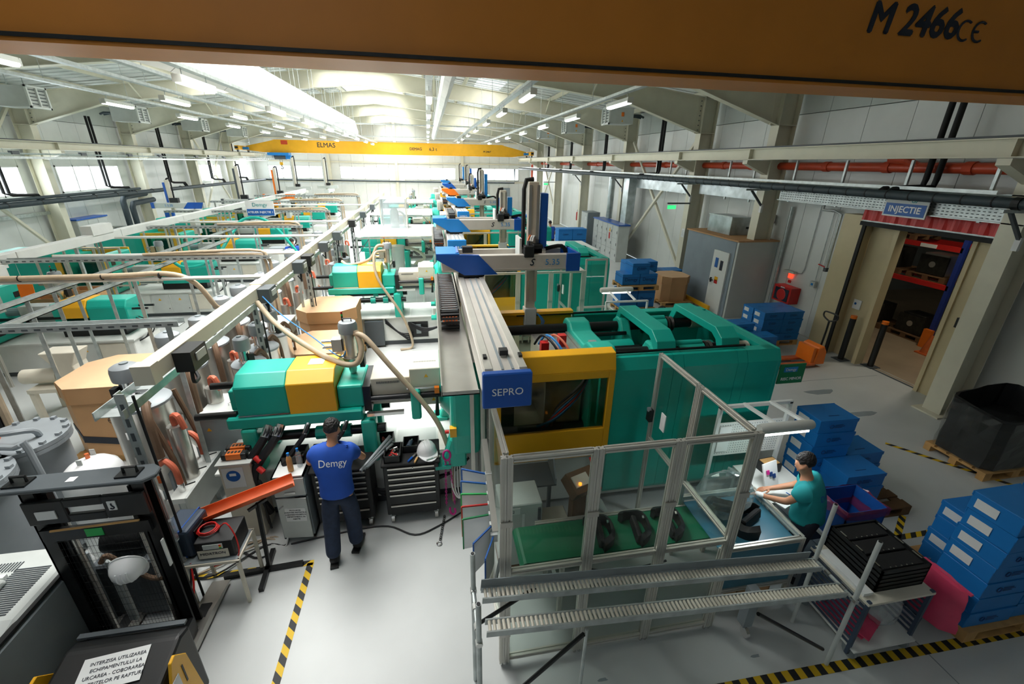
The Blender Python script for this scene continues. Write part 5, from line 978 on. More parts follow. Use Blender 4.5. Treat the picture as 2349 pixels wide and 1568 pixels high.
G().cyl((-3.0, 2.2, 1.02), (-2.85, 2.22, 1.02), .055, n=12).mk('tiller_head', 'red', ti); G().cyl((-2.85, 2.22, 1.02), (-2.78, 2.23, 1.02), .045, n=12).mk('tiller_button', 'blue_light', ti); G().cyl((-2.78, 2.23, 1.02), (-2.6, 2.25, 1.02), .022, n=10).mk('tiller_grip', 'black_plastic', ti)
for x in (-2.85, -2.2): G().lathe((x - .04, 2.5, .1), [(.1, 0), (.1, .08)], 16, 'x').mk('drive_wheel', 'rubber', k)
B(-2.47, -2.46, 3.36, 3.395, 1.0, 1.3).mk('warning_label', 'paper', k)
def helmet(x, y, z, rot, label):
    t = thing('hard_hat', (x, y, z), label, 'helmet', 'white hard hats', world=False); t.rotation_euler = rot
    G().lathe((0, 0, 0), [(.125, 0), (.122, .04), (.11, .08), (.085, .12), (.045, .145), (.005, .15)], 22).mk('shell', 'helmet', t, smooth=True)
    G().prism([(.128 * math.cos(a) * (1.0), .135 * math.sin(a) - (.09 if math.sin(a) < -.3 else 0) * abs(math.sin(a))) for a in [2 * math.pi * i / 20 for i in range(20)]], 'z', -.004, .006).mk('brim', 'helmet', t)
    for s in (-.035, 0, .035): G().tube([(s, -.1, .085), (s, -.05, .135), (s, .02, .15), (s, .08, .12)], .007, 6, 3).mk('ridge', 'helmet', t)
    return t
helmet(-2.66, 3.22, 1.22, (1.9, 0, .2), 'white hard hat hanging on the stacker mast')
t = thing('pump_unit', (-3.1, 4.0, 0), 'dark grey pump unit standing behind the stacker mast', 'pump')
B(-3.4, -2.85, 3.7, 4.3, .05, .75).mk('pump_case', 'dark_grey', t, bev=.02); G().cyl((-3.3, 3.9, .9), (-2.95, 3.9, .9), .13, n=16).mk('pump_motor', 'black_steel', t, smooth=True); G().lathe((-3.0, 4.15, .75), [(.1, 0), (.1, .4), (.06, .46)], 14).mk('filter_bowl', 'mid_grey', t, smooth=True); G().tube([(-2.9, 3.9, .6), (-2.75, 3.8, .4), (-2.8, 3.7, .1)], .025, 8, 4).mk('suction_hose', 'rubber', t, smooth=True)
# ================================================================= chiller unit, vessels
t = thing('chiller_unit', (-3.8, 3.1, 0), 'pale grey machine with blue framed panel at the left edge', 'machine')
G().prism([(2.45, 0), (3.75, 0), (3.75, 1.02), (3.0, 1.02), (2.62, .9), (2.45, .55)], 'x', -4.4, -3.38).mk('casing', 'machine_grey', t, bev=.02)
B(-3.38, -3.34, 2.55, 3.72, .05, .95).mk('side_panel', 'mid_grey', t, bev=.01); B(-3.39, -3.345, 2.6, 3.7, .98, 1.0).mk('trim_strip', 'black_plastic', t)
g = G()
for i in range(22): g.bar((-3.75 - .02 * 0, 3.05 + i * .022, 1.024), (-3.48, 3.05 + i * .022, 1.024), .008, .006)
for i in range(26): g.bar((-4.35 + i * .024, 3.5, 1.024), (-4.35 + i * .024, 3.6, 1.024), .008, .006)
g.mk('vent_grid', 'dark_grey', t)['kind'] = 'stuff'
G().prism([(2.95, 1.02), (3.4, 1.02), (3.35, 1.1), (3.02, 1.16), (2.95, 1.12)], 'x', -4.3, -3.7).mk('raised_cover', 'machine_grey', t, bev=.03, seg=2); B(-4.28, -3.75, 3.4, 3.44, 1.0, 1.06).mk('cover_step', 'panel_white', t)
fr = G().tube([(-3.95, 2.64, .93), (-3.5, 2.64, .93), (-3.46, 2.6, .88), (-3.46, 2.48, .5), (-3.5, 2.46, .45), (-3.95, 2.46, .45)], .025, 8, 2).mk('blue_panel_frame', 'blue_light', t, smooth=True); G().quad((-3.95, 2.622, .9), (-3.5, 2.622, .9), (-3.5, 2.5, .5), (-3.95, 2.5, .5)).mk('panel_face', 'machine_grey', t); txt('BAUER', .05, 'print_blue', t, (-3.65, 2.6, .87), (math.pi / 2 - .4, 0, 0))
B(-3.4, -3.36, 3.5, 3.6, .8, .92).mk('orange_sticker', 'copper', t); B(-4.4, -3.4, 2.43, 2.46, .0, .4).mk('blue_base_panel', 'blue', t)
def vessel(x, y, r, z, label):
    t = thing('pressure_vessel', (x, y, 0), label, 'tank', 'grey flanged vessels', world=True)
    G().lathe((x, y, 0), [(r * .9, .1), (r * .9, z - .1), (r * .9, z - .08)], 26).mk('shell', 'tank_grey', t, smooth=True)
    for i, z0 in enumerate((z - .08, z - .03)): G().lathe((x, y, z0), [(r * 1.05, 0), (r * 1.05, .045)], 30).mk('flange', 'tank_grey', t)
    for i in range(14): a = 2 * math.pi * i / 14; B(x + r * .96 * math.cos(a) - .022, x + r * .96 * math.cos(a) + .022, y + r * .96 * math.sin(a) - .022, y + r * .96 * math.sin(a) + .022, z + .015, z + .045).mk('bolt', 'tank_grey', t)
    for a in (.6, 2.7, 4.8): G().bar((x + r * .8 * math.cos(a), y + r * .8 * math.sin(a), 0), (x + r * .8 * math.cos(a), y + r * .8 * math.sin(a), .2), .06).mk('foot', 'tank_grey', t)
    return t
v1 = vessel(-4.6, 4.95, .4, 1.5, 'grey flanged vessel with valves, behind the other vessel at the left edge')
for p in ([(-4.75, 4.85, 1.5), (-4.75, 4.85, 1.62), (-4.55, 4.8, 1.66), (-4.4, 4.9, 1.62), (-4.4, 4.95, 1.52)], [(-4.9, 4.7, 1.6), (-4.35, 4.6, 1.6), (-4.24, 4.6, 1.56), (-4.22, 4.6, .3)]): G().tube(p, .03, 8, 3).mk('pipe', 'tank_grey', v1, smooth=True)
G().lathe((-4.8, 4.95, 1.66), [(.06, 0), (.07, .03), (.05, .08)], 14).mk('valve_wheel', 'blue_grey', v1); G().cyl((-4.8, 4.95, 1.5), (-4.8, 4.95, 1.66), .03, n=8).mk('valve_body', 'copper', v1)
vessel(-4.62, 4.2, .42, 1.5, 'grey flanged vessel nearest the camera at the left edge')
t = thing('white_pressure_tank', (-3.78, 4.62, 0), 'white domed pressure tank behind the stacker mast', 'tank')
G().lathe((-3.78, 4.62, 0), [(.24, .2), (.27, .25), (.27, 1.12), (.265, 1.18), (.24, 1.26), (.18, 1.32), (.1, 1.355), (.01, 1.365)], 28).mk('shell', 'helmet', t, smooth=True)
for dx, dy in ((-.02, .12), (-.02, -.08)): B(-3.78 + dx - .025, -3.78 + dx + .025, 4.62 + dy - .004, 4.62 + dy + .004, 1.3, 1.42).mk('lifting_lug', 'machine_grey', t)
G().cyl((-3.8, 4.66, 1.34), (-3.8, 4.66, 1.42), .02, n=8).mk('plug', 'copper', t)
for a in (.5, 2.6, 4.7): G().bar((-3.78 + .2 * math.cos(a), 4.62 + .2 * math.sin(a), 0), (-3.78 + .2 * math.cos(a), 4.62 + .2 * math.sin(a), .25), .05).mk('foot', 'tank_grey', t)
# ================================================================= octagonal cartons
def octabin(x, y, r, z0, z1, label, lid=True, stripe=False):
    t = thing('octagonal_carton', (x, y, z0), label, 'carton', 'octagonal bulk cartons')
    def o8(rr): 
        c = .55
        return [(x + rr * px, y + rr * py) for px, py in ((1, c), (c, 1), (-c, 1), (-1, c), (-1, -c), (-c, -1), (c, -1), (1, -c))]
    G().prism(o8(r * .97), 'z', z0, z1 - .04).mk('carton_body', 'cardboard', t)
    if lid: G().prism(o8(r), 'z', z1 - .26, z1 - .005).mk('lid_skirt', 'cardboard', t); G().prism(o8(r * 1.002), 'z', z1 - .005, z1).mk('lid_top', 'cardboard_top', t)
    for i in range(8):
        a, b = o8(r * 1.003)[i], o8(r * 1.003)[(i + 1) % 8]
        G().bar((a[0], a[1], z1 - .26), (a[0], a[1], z1 - .01), .012, .012).mk('lid_fold', 'cardboard', t)
    if stripe:
        pts = o8(r * .978); g = G()
        for i in (4, 5, 6): a, b = pts[i], pts[i + 1]; n = 6; [g.bar((a[0] + (b[0] - a[0]) * j / n, a[1] + (b[1] - a[1]) * j / n, z0 + .42 - .012 * (j + 6 * (i - 4)) ** 1.15), (a[0] + (b[0] - a[0]) * (j + 1) / n, a[1] + (b[1] - a[1]) * (j + 1) / n, z0 + .42 - .012 * (j + 1 + 6 * (i - 4)) ** 1.15), .006, .11) for j in range(n)]
        g.mk('printed_band', 'print_dark', t)
        p0 = [(x + .12 + .05 * math.cos(a), y - r * .985, z0 + .62 + .05 * math.sin(a)) for a in [2 * math.pi * i / 14 for i in range(15)]]; G().tube(p0, .004, 4).mk('printed_emblem', 'print_dark', t); G().bar((x + .07, y - r * .985, z0 + .62), (x + .17, y - r * .985, z0 + .63), .006).mk('printed_emblem', 'print_dark', t)
    return t
octabin(-4.95, 7.15, .62, .14, 1.32, 'octagonal carton with curved dark band behind the dryers', stripe=True)
octabin(-2.2, 8.45, .62, .14, 1.12, 'octagonal carton with printed corner beside the nearest hopper')
octabin(-2.35, 10.05, .62, .14, 1.4, 'taller octagonal carton behind the one at the hopper')
for x, y, lb in ((-4.95, 7.15, 'pallet under the octagonal carton with dark band'), (-2.2, 8.45, 'pallet under the octagonal carton at the hopper'), (-2.35, 10.05, 'pallet under the taller octagonal carton')): pallet(x, y, 0, lb, 1.2, 1.1)
# ================================================================= hopper dryers
def dryer(x, y, s, label, head=True):
    t = thing('hopper_dryer', (x, y, 0), label, 'dryer', 'stainless hopper dryers', world=False); t.location = (x, y, 0); t.scale = (s, s, s)
    G().lathe((0, 0, 0), [(.06, .3), (.1, .34), (.3, .75), (.31, .78), (.31, 1.6), (.315, 1.62)], 24).mk('hopper_shell', 'stainless', t, smooth=True); G().lathe((0, 0, 1.62), [(.325, 0), (.325, .03), (.3, .05), (.05, .09)], 24).mk('lid', 'tank_grey', t, smooth=True)
    for a in (.8, 2.4, 3.9, 5.5): G().bar((.26 * math.cos(a), .26 * math.sin(a), 0), (.26 * math.cos(a), .26 * math.sin(a), .85), .04).mk('leg', 'tank_grey', t)
    if head:
        G().lathe((-.1, .08, 1.68), [(.11, 0), (.12, .05), (.1, .06), (.1, .22), (.13, .225)], 20).mk('loader_body', 'chrome', t, smooth=True)
        G().lathe((-.1, .08, 1.905), [(.145, 0), (.15, .03), (.15, .12), (.14, .17), (.1, .195), (.01, .2)], 20).mk('loader_head', 'tank_grey', t, smooth=True); G().lathe((-.1, .1, 2.1), [(.045, 0), (.045, .02)], 12).mk('head_cap', 'mid_grey', t); B(-.24, -.18, -.06, .04, 1.68, 1.84).mk('sensor', 'black_plastic', t)
        B(.0, .14, -.02, .06, 1.76, 1.84).mk('valve', 'chrome', t)
    G().tube([(.18, -.18, 1.68), (.24, -.3, 1.72), (.3, -.42, 1.55), (.32, -.46, 1.1)], .045, 8, 4).mk('air_hose', 'hose_brown', t, smooth=True)
    c2 = G().lathe((.42, -.2, 0), [(.1, .5), (.1, 1.35), (.09, 1.38)], 16).mk('filter_cylinder', 'stainless', t, smooth=True); G().tube([(.42, -.2, 1.38), (.42, -.2, 1.5), (.5, -.24, 1.52), (.54, -.25, 1.35)], .035, 8, 3).mk('filter_hose', 'hose_red', c2, smooth=True)
    for z in (.95, 1.3): B(-.04, .04, -.335, -.31, z, z + .1).mk('latch', 'chrome', t)
    B(.1, .16, -.31, -.29, .62, .72).mk('yellow_tag', 'copper', t)
    return t
dry = dryer(-3.62, 5.4, 1.0, 'stainless hopper dryer nearest the camera with grey loader head')
for i, (x, y, s) in enumerate(((-3.6, 6.35, 1.02), (-3.75, 7.5, .95), (-3.7, 8.3, 1.0), (-3.7, 9.1, 1.0), (-3.8, 10.6, .95), (-3.75, 11.4, 1.0), (-3.8, 13.0, 1), (-3.7, 14.6, 1), (-3.8, 16.5, 1), (-3.7, 18.2, 1))):
    copy_tree(dry, (x, y, 0), 0, '%s hopper dryer in the row behind the nearest one' % ORD[i + 1], (s, s, s))
for i, y in enumerate((6.45, 7.05, 7.7, 13.4, 14.2)):
    o = copy_tree(dry, (-2.75, y, 0), 2.2, 'slim hopper dryer under the cream busbar, %s' % ['nearest', 'second', 'third', 'fourth', 'farthest'][i], (.72, .72, .98))
mf = thing('hose_manifold', (-3.1, 5.2, 0), 'white sloping hose manifold with orange hoses beside the dryers', 'manifold')
B(-3.26, -3.08, 4.75, 5.75, .55, .62).mk('manifold_shelf', 'machine_white', mf); B(-3.08, -3.05, 4.75, 5.75, .2, .62).mk('manifold_front', 'machine_grey', mf)
for y in (4.85, 5.65): G().bar((-3.16, y, 0), (-3.16, y, .55), .06).mk('leg', 'machine_grey', mf)
for i, y in enumerate((4.9, 5.2, 5.5)):
    p = G().cyl((-3.16, y, .62), (-3.16, y, .74), .035, n=10).mk('coupling', 'chrome', mf); G().tube([(-3.16, y, .74), (-3.17, y, .95), (-3.26, y + .03, 1.05), (-3.34, y + .05, 1.0)], .035, 8, 4).mk('orange_hose', 'hose_red', p, smooth=True); G().bar((-3.12, y, .7), (-3.02, y + .04, .71), .012).mk('valve_lever', 'black_plastic', p)
    G().tube([(-3.2, y + .12, .62), (-3.24, y + .14, 1.0), (-3.4, y + .2, 1.62)], .032, 8, 3).mk('brown_hose', 'hose_brown', mf, smooth=True)
for i, (y, s) in enumerate(((8.6, 1), (6.0, .9))):
    t = thing('dryer_cabinet', (-2.85, y, 0), ['grey louvred dryer cabinet behind the cream busbar', 'low grey louvred cabinet beside the machine piston rods'][i], 'cabinet')
    x = -3.0 if i == 0 else -2.95; h = 1.5 if i == 0 else 1.15; B(x - .28, x + .22, y - .3, y + .35, .05, h).mk('body', 'mid_grey', t, bev=.01); B(x - .3, x + .24, y - .32, y + .37, h, h + .02).mk('top', 'machine_grey', t)
    for j in range(5): B(x + .22, x + .226, y - .22, y + .27, .3 + j * .22, .36 + j * .22).mk('louvre', 'dark_grey', t)
    G().tube([(x, y, h + .02), (x, y, h + .06), (x + .04, y, h + .06), (x + .04, y, h + .02)], .008, 6).mk('lift_eye', 'chrome', t)
    G().prism([(x - .2, h - .2), (x - .14, h - .2), (x - .17, h - .15)], 'y', y - .304, y - .3).mk('warning_triangle', 'yellow', t)
# ================================================================= cream busbar on slotted posts, and trays
bus = thing('busbar', (-2.52, 16, 2.3), 'long cream busbar trunking rising over the dryers', 'busbar')
for i in range(8): y0 = 4.0 + i * 3.0; B(-2.6 - .02 * i, -2.46 - .02 * i, y0, y0 + 2.98, 2.56, 2.72).mk('bus_section', 'bus_cream', bus, bev=.006); B(-2.615 - .02 * i, -2.445 - .02 * i, y0 + 2.7, y0 + 2.98, 2.545, 2.735).mk('joint_cover', 'bus_cream', bus)
B(-2.61, -2.45, 3.9, 4.02, 2.55, 2.73).mk('end_cap', 'bus_cream', bus)
for i, y in enumerate((4.25, 6.5, 8.3, 8.9, 10.4, 12, 14.5, 17, 20)):
    b = B(-2.46 - .005 * i, -2.3, y, y + .3, 2.5, 2.7).mk('tap_off_box', 'dark_grey' if i % 3 else 'black_plastic', bus); B(-2.31, -2.29, y + .08, y + .26, 2.58, 2.66).mk('breaker_window', 'machine_grey', b)
    G().tube([(-2.38, y + .1, 2.5), (-2.38, y + .08, 2.36), (-2.42, y + .25, 2.32), (-2.5, y + .35, 2.38)], .018, 6, 4).mk('feed_cable', 'cable_black', b, smooth=True)
bt = thing('busbar_tray', (-2.62, 14, 2.3), 'galvanised perforated tray below the cream busbar', 'cable tray')
for dx in (-.16, .06): B(-2.7 + dx, -2.69 + dx, 3.7, 26, 2.34, 2.42).mk('tray_side', 'galv', bt)
g = G()
for i in range(90): g.box(-2.86, -2.64, 3.75 + i * .25, 3.9 + i * .25, 2.34, 2.346)
g.mk('tray_rungs', 'galv', bt)['kind'] = 'stuff'
for i in range(7):
    y = 3.8 + i * 3.05; t = thing('slotted_post', (-2.66, y, 0), 'slotted galvanised post under the cream busbar, %s' % ORD[i], 'post', 'slotted posts under the cream busbar')
    G().box(-2.7, -2.69, y - .04, y + .04, 0, 2.55).box(-2.7, -2.62, y - .045, y - .035, 0, 2.55).mk('channel', 'galv', t); g = G()
    for j in range(16): g.box(-2.676, -2.648, y - .048, y - .044, .2 + j * .145, .28 + j * .145)
    g.mk('slots', 'dark_grey', t)['kind'] = 'stuff'
    B(-2.78, -2.56, y - .12, y + .12, 0, .01).mk('foot_plate', 'galv', t); G().cyl((-2.6, y + .02, 0), (-2.6, y + .02, 2.5), .012, n=8).mk('cable_drop', 'cable_black', t)
pv = thing('document_pocket', (-2.66, 3.72, 1.0), 'clear plastic pocket hanging on the nearest slotted post', 'document pocket'); B(-2.78, -2.58, 3.7, 3.74, .95, 1.2).mk('pocket', 'film', pv); B(-2.72, -2.62, 3.735, 3.74, 1.0, 1.5).mk('inserted_sheet', 'film', pv)
def cross(y, z, x0, x1, label, kind='tube', loop=False):
    t = thing('cross_conduit', ((x0 + x1) / 2, y, z), label, 'conduit', 'overhead conduits across the left aisle')
    if kind == 'tube': G().tube([(x0, y, z), (x1, y, z)], .032, 8).mk('conduit', 'machine_white', t, smooth=True)
    else:
        B(x0, x1, y - .07, y + .07, z, z + .008).mk('tray_floor', 'galv', t)
        for s in (-1, 1): B(x0, x1, y + s * .07 - .004, y + s * .07 + .004, z, z + .07).mk('tray_side', 'galv', t)
        g = G()
        for i in range(int((x1 - x0) / .12)): g.box(x0 + i * .12 + .02, x0 + i * .12 + .08, y - .076, y - .073, z + .02, z + .04)
        g.mk('slots', 'dark_grey', t)['kind'] = 'stuff'
    for x in (x0 + .15, (x0 + x1) / 2, x1 - .15): p = G().box(x - .03, x + .03, y - .004, y + .004, 0, z).box(x - .03, x - .022, y, y + .04, 0, z).mk('support_post', 'galv', t)
    if loop:
        for dx in (-.03, .05): G().tube([(x1 - 2.2, y + .02, z + .1), (x1 - .35, y + .02, z + .11 + dx), (x1 - .12 + dx, y + .02, z), (x1 - .08 + dx, y + .02, z - .3), (x1 - .08 + dx, y + .02, 1.1)], .03, 8, 4).mk('conveying_hose', 'hose_tan', t, smooth=True)
cross(5.45, 2.58, -7.4, -2.95, 'nearest galvanised tray across the left aisle', 'tray')
cross(7.75, 2.6, -9, -2.7, 'nearest white conduit across the left aisle, tan hose on top', 'tube')
cross(9.2, 2.62, -9, -3.1, 'galvanised tray behind the nearest white conduit', 'tray', True)
cross(9.85, 2.6, -7.2, -2.7, 'second white conduit across the left aisle')
cross(12.2, 2.6, -8.0, -2.75, 'third white conduit across the left aisle')
cross(13.6, 2.62, -9, -3.6, 'second galvanised tray with hose bend further back', 'tray', True)
cross(15.2, 2.6, -8.0, -2.75, 'fourth white conduit, carrying the workshop sign')
cross(17.5, 2.65, -9, -3.6, 'third galvanised tray with hose bend', 'tray', True)
cross(20.5, 2.65, -8.5, -2.8, 'fifth white conduit in the distance')
cross(21.0, 2.7, -9, -3.7, 'fourth galvanised tray with hose bend', 'tray', True)
cross(24.6, 2.7, -8.5, -3.5, 'farthest galvanised tray with hose bend', 'tray', True)
t = thing('conveying_hose', (-4.5, 7.7, 2.0), 'thick tan hose lying on the nearest white conduit', 'hose')
G().tube([(-7.5, 7.72, 2.66), (-5.0, 7.72, 2.67), (-4.2, 7.75, 2.68), (-3.85, 7.8, 2.5), (-3.7, 7.95, 2.05), (-3.72, 8.2, 1.95)], .042, 10, 5).mk('hose_run', 'hose_tan', t, smooth=True)
for x in (-6.2, -5.1, -4.3): G().lathe((x, 7.72, 2.66), [(.05, 0), (.05, .015)], 10, 'x').mk('cable_tie', 'black_plastic', t)
t = thing('hose_bundle', (-5.3, 5.5, 0), 'bundle of tan and black hoses on the post at the left edge', 'hose')
for i, (m_, r) in enumerate((('hose_tan', .045), ('hose_brown', .03), ('cable_black', .03), ('hose_tan', .04))): G().tube([(-6.2, 5.6 + .03 * i, 2.5), (-5.6 + i * .06, 5.5, 2.55), (-5.32 + i * .07, 5.45, 2.3), (-5.25 + i * .07, 5.4, 1.2), (-5.25 + i * .08, 5.4, .1)], r, 8, 5).mk('hose_run', m_, t, smooth=True)
t = thing('left_busbar', (-7.6, 15, 2.6), 'white busbar trunking further left over the small machines', 'busbar')
for i in range(8): y0 = 6.5 + i * 3.0; B(-7.68, -7.5, y0, y0 + 2.98, 2.58, 2.76).mk('bus_section', 'machine_white', t, bev=.006)
B(-7.7, -7.48, 11.5, 12.2, 2.74, 2.95).mk('feed_unit', 'machine_white', t); B(-7.48, -7.35, 8.4, 9.0, 2.35, 2.62).mk('tap_off_box', 'machine_white', t)
for y in (7, 11, 15, 19, 23, 27): G().box(-7.62, -7.56, y, y + .05, 0, 2.58).mk('support_post', 'galv', t)
for x, y0, y1, lb in ((-5.65, 6.0, 22, 'galvanised strut rail along the left aisle, inner'), (-5.0, 4.5, 12, 'galvanised strut rail along the left aisle, near the dryers')):
    t = thing('strut_rail', (x, y0, 2.5), lb, 'strut rail'); G().box(x - .03, x + .03, y0, y1, 2.5, 2.51).box(x - .03, x - .024, y0, y1, 2.5, 2.56).box(x + .024, x + .03, y0, y1, 2.5, 2.56).mk('rail', 'galv', t)
    for y in (y0 + 1, (y0 + y1) / 2, y1 - 1): G().box(x - .03, x + .03, y, y + .012, 0, 2.5).mk('support_post', 'galv', t)
t = thing('hanging_sign', (-5.2, 15.1, 2.7), 'white and blue ATELIER INJECTIE 1 sign over the left aisle', 'sign')
B(-5.52, -4.72, 15.08, 15.1, 2.78, 3.22).mk('board', 'paper', t); B(-5.5, -4.74, 15.072, 15.08, 2.8, 2.99).mk('blue_band', 'sign_blue', t); txt('ATELIER INJECTIE 1', .085, 'print_white', t, (-5.12, 15.068, 2.895), FX, bold=.001); txt('Demgy', .15, 'print_teal', t, (-5.12, 15.076, 3.11), FX)
t = thing('teal_hose', (-5.5, 13, 1.5), 'thick teal hose looping under the workshop sign', 'hose'); G().tube([(-4.2, 15, 1.6), (-4.9, 15.0, 2.6), (-5.6, 15, 2.7), (-5.9, 14.6, 2.3), (-6.2, 13.8, 1.7), (-6.9, 13.6, 1.55), (-7.3, 13.7, 1.9)], .045, 10, 6).mk('hose_run', 'teal', t, smooth=True)
# ================================================================= battery table group
t = thing('battery_table', (-2.35, 4.0, 0), 'small beige steel table under the battery', 'table')
for x in (-2.62, -2.12):
    for y in (3.72, 4.12): G().bar((x, y, 0), (x, y, .6), .03).mk('leg', 'machine_cream', t)
for a, b in (((-2.64, 3.72, .6), (-2.1, 3.72, .6)), ((-2.64, 4.12, .6), (-2.1, 4.12, .6)), ((-2.62, 3.72, .6), (-2.62, 4.12, .6)), ((-2.12, 3.72, .6), (-2.12, 4.12, .6))): G().bar(a, b, .03).mk('top_rail', 'machine_cream', t)
B(-2.62, -2.12, 3.72, 4.12, .612, .62).mk('table_top', 'mid_grey', t)
t = thing('traction_battery', (-2.3, 3.95, .62), 'black battery with red cables on the small table', 'battery')
B(-2.5, -2.14, 3.76, 4.1, .625, .84).mk('battery_case', 'black_plastic', t, bev=.015, seg=2); B(-2.48, -2.2, 3.752, 3.76, .64, .74).mk('brand_label', 'machine_cream', t); txt('MIDATRON', .045, 'print_dark', t, (-2.34, 3.748, .7), FX); B(-2.42, -2.24, 3.752, 3.76, .755, .81).mk('status_label', 'machine_grey', t)
for i, c in enumerate(('green_bright', 'yellow', 'red')): B(-2.27, -2.25, 3.748, 3.752, .76 + i * .016, .773 + i * .016).mk('charge_mark', c, t)
for j in range(3): G().tube([(-2.42 + .1 * math.cos(a) * (1 - .1 * j), 3.92 + .08 * math.sin(a), .86 + .012 * j) for a in [2 * math.pi * i / 12 for i in range(13)]], .008, 6).mk('cable_coil', 'red', t)
G().tube([(-2.32, 3.9, .86), (-2.2, 3.85, .98), (-2.12, 3.8, .8), (-2.14, 3.76, .6), (-2.35, 3.72, .56)], .007, 6, 4).mk('battery_lead', 'red', t)
t = thing('battery_charger', (-2.7, 3.95, .62), 'blue-grey battery charger standing left of the black battery', 'charger')
G().cbox((-2.66, 3.98, .8), (.28, .34, .34), (0, 0, -.12)).mk('charger_case', 'blue_grey', t, bev=.03, seg=2); G().cbox((-2.6, 3.98, .8), (.012, .35, .345), (0, 0, -.12)).mk('blue_seam', 'blue', t); G().cbox((-2.515, 3.95, .82), (.01, .16, .16), (0, 0, -.12)).mk('display', 'black_plastic', t); G().cbox((-2.7, 3.8, .7), (.08, .01, .03), (0, 0, -.12)).mk('label_strip', 'paper', t)
for c, d in (('red', 0), ('cable_black', .03)): G().tube([(-2.78, 3.9, .8), (-2.84 - d, 3.75, .6), (-2.75 - d, 3.6, .3), (-2.6 - d, 3.5, .12), (-2.52 - d, 3.6, .4), (-2.56, 3.74, .62)], .009, 6, 5).mk('charger_cable', c, t, smooth=True)
# orange gutter on stand
t = thing('pipe_gutter', (-2.1, 4.3, .9), 'orange half-pipe gutter on a black stand beside the grey cabinet', 'gutter')
V = []; a0, a1 = Vector((-2.58, 4.12, .9)), Vector((-1.72, 4.42, 1.02)); d = (a1 - a0).normalized(); sd = d.cross(Vector((0, 0, 1))).normalized(); up = sd.cross(d); n = 10
for p in (a0, a1):
    for r in (.1, .093):
        for i in range(n + 1): a = math.pi * (1 + i / n); V.append(p + sd * math.cos(a) * r + up * math.sin(a) * r)
m_ = n + 1; F = [(q * m_ + i, q * m_ + i + 1, 2 * m_ + q * m_ + i + 1, 2 * m_ + q * m_ + i) for q in (0, 1) for i in range(n)] + [(e * 2 * m_ + i, e * 2 * m_ + i + 1, e * 2 * m_ + m_ + i + 1, e * 2 * m_ + m_ + i) for e in (0, 1) for i in range(n)] + [(i, m_ + i, 3 * m_ + i, 2 * m_ + i) for i in (0, n)]
G().add(V, F).mk('half_pipe', 'orange_pipe', t, smooth=True)
t = thing('pipe_stand', (-2.05, 4.1, 0), 'black T-shaped stand on the floor under the orange gutter', 'stand')
G().bar((-2.05, 4.13, 0.05), (-2.05, 4.22, .88), .035).mk('column', 'black_steel', t); G().bar((-2.5, 4.07, .025), (-1.68, 4.12, .025), .05, .05).mk('base_bar', 'black_steel', t); G().bar((-2.08, 4.38, .025), (-2.04, 3.82, .025), .05, .05).mk('base_bar', 'black_steel', t); G().bar((-2.13, 4.16, .84), (-1.97, 4.28, .88), .03).mk('cradle', 'black_steel', t)
# white cabinet with blue mask sign
t = thing('mask_sign_cabinet', (-2.35, 4.8, 0), 'pale cabinet with round blue mask sign beside the dryers', 'cabinet')
B(-2.58, -2.24, 4.66, 5.02, .0, 1.1).mk('body', 'machine_cream', t, bev=.008); B(-2.6, -2.22, 4.64, 5.04, 1.1, 1.12).mk('top', 'machine_grey', t); B(-2.55, -2.32, 4.654, 4.66, .78, 1.06).mk('sign_sheet', 'paper', t)
G().lathe((-2.435, 4.648, .95), [(.075, 0), (.075, .006)], 20, 'y').mk('sign_disc', 'sign_blue', t); B(-2.47, -2.4, 4.644, 4.648, .955, .99).mk('sign_visor', 'print_white', t); G().prism([(-2.475, .945), (-2.395, .945), (-2.41, .9), (-2.435, .885), (-2.46, .9)], 'y', 4.644, 4.648).mk('sign_mask', 'sign_blue', t)
for i, z in enumerate((4.72, 4.86)):
    t2 = thing('power_strip', (-2.42, z, 1.12), 'orange and black socket box on the pale cabinet, %s' % ['front one', 'rear one'][i], 'socket box', 'orange socket boxes'); B(-2.56, -2.28, z, z + .1, 1.125, 1.2).mk('rubber_body', 'black_plastic', t2, bev=.02, seg=2); B(-2.5, -2.34, z - .002, z + .102, 1.13, 1.203).mk('orange_body', 'orange_robot', t2)
    for j in range(4): B(-2.49 + j * .038, -2.465 + j * .038, z + .03, z + .07, 1.203, 1.206).mk('socket', 'black_plastic', t2)
t = thing('red_plug_cluster', (-2.15, 4.75, .8), 'cluster of red industrial plugs hanging beside the pale cabinet', 'plugs')
for i, (x, y, z) in enumerate(((-2.17, 4.7, 1.0), (-2.15, 4.66, .78), (-2.2, 4.75, 1.12))): p = G().cyl((x, y, z), (x + .06, y - .03, z - .05), .035, n=12).mk('plug', 'red', t, smooth=True); G().tube([(x, y, z), (x - .04, y + .02, z + .05), (x - .06, y + .05, z - .2), (x - .02, y, .1)], .012, 6, 4).mk('plug_cable', 'cable_black', p)
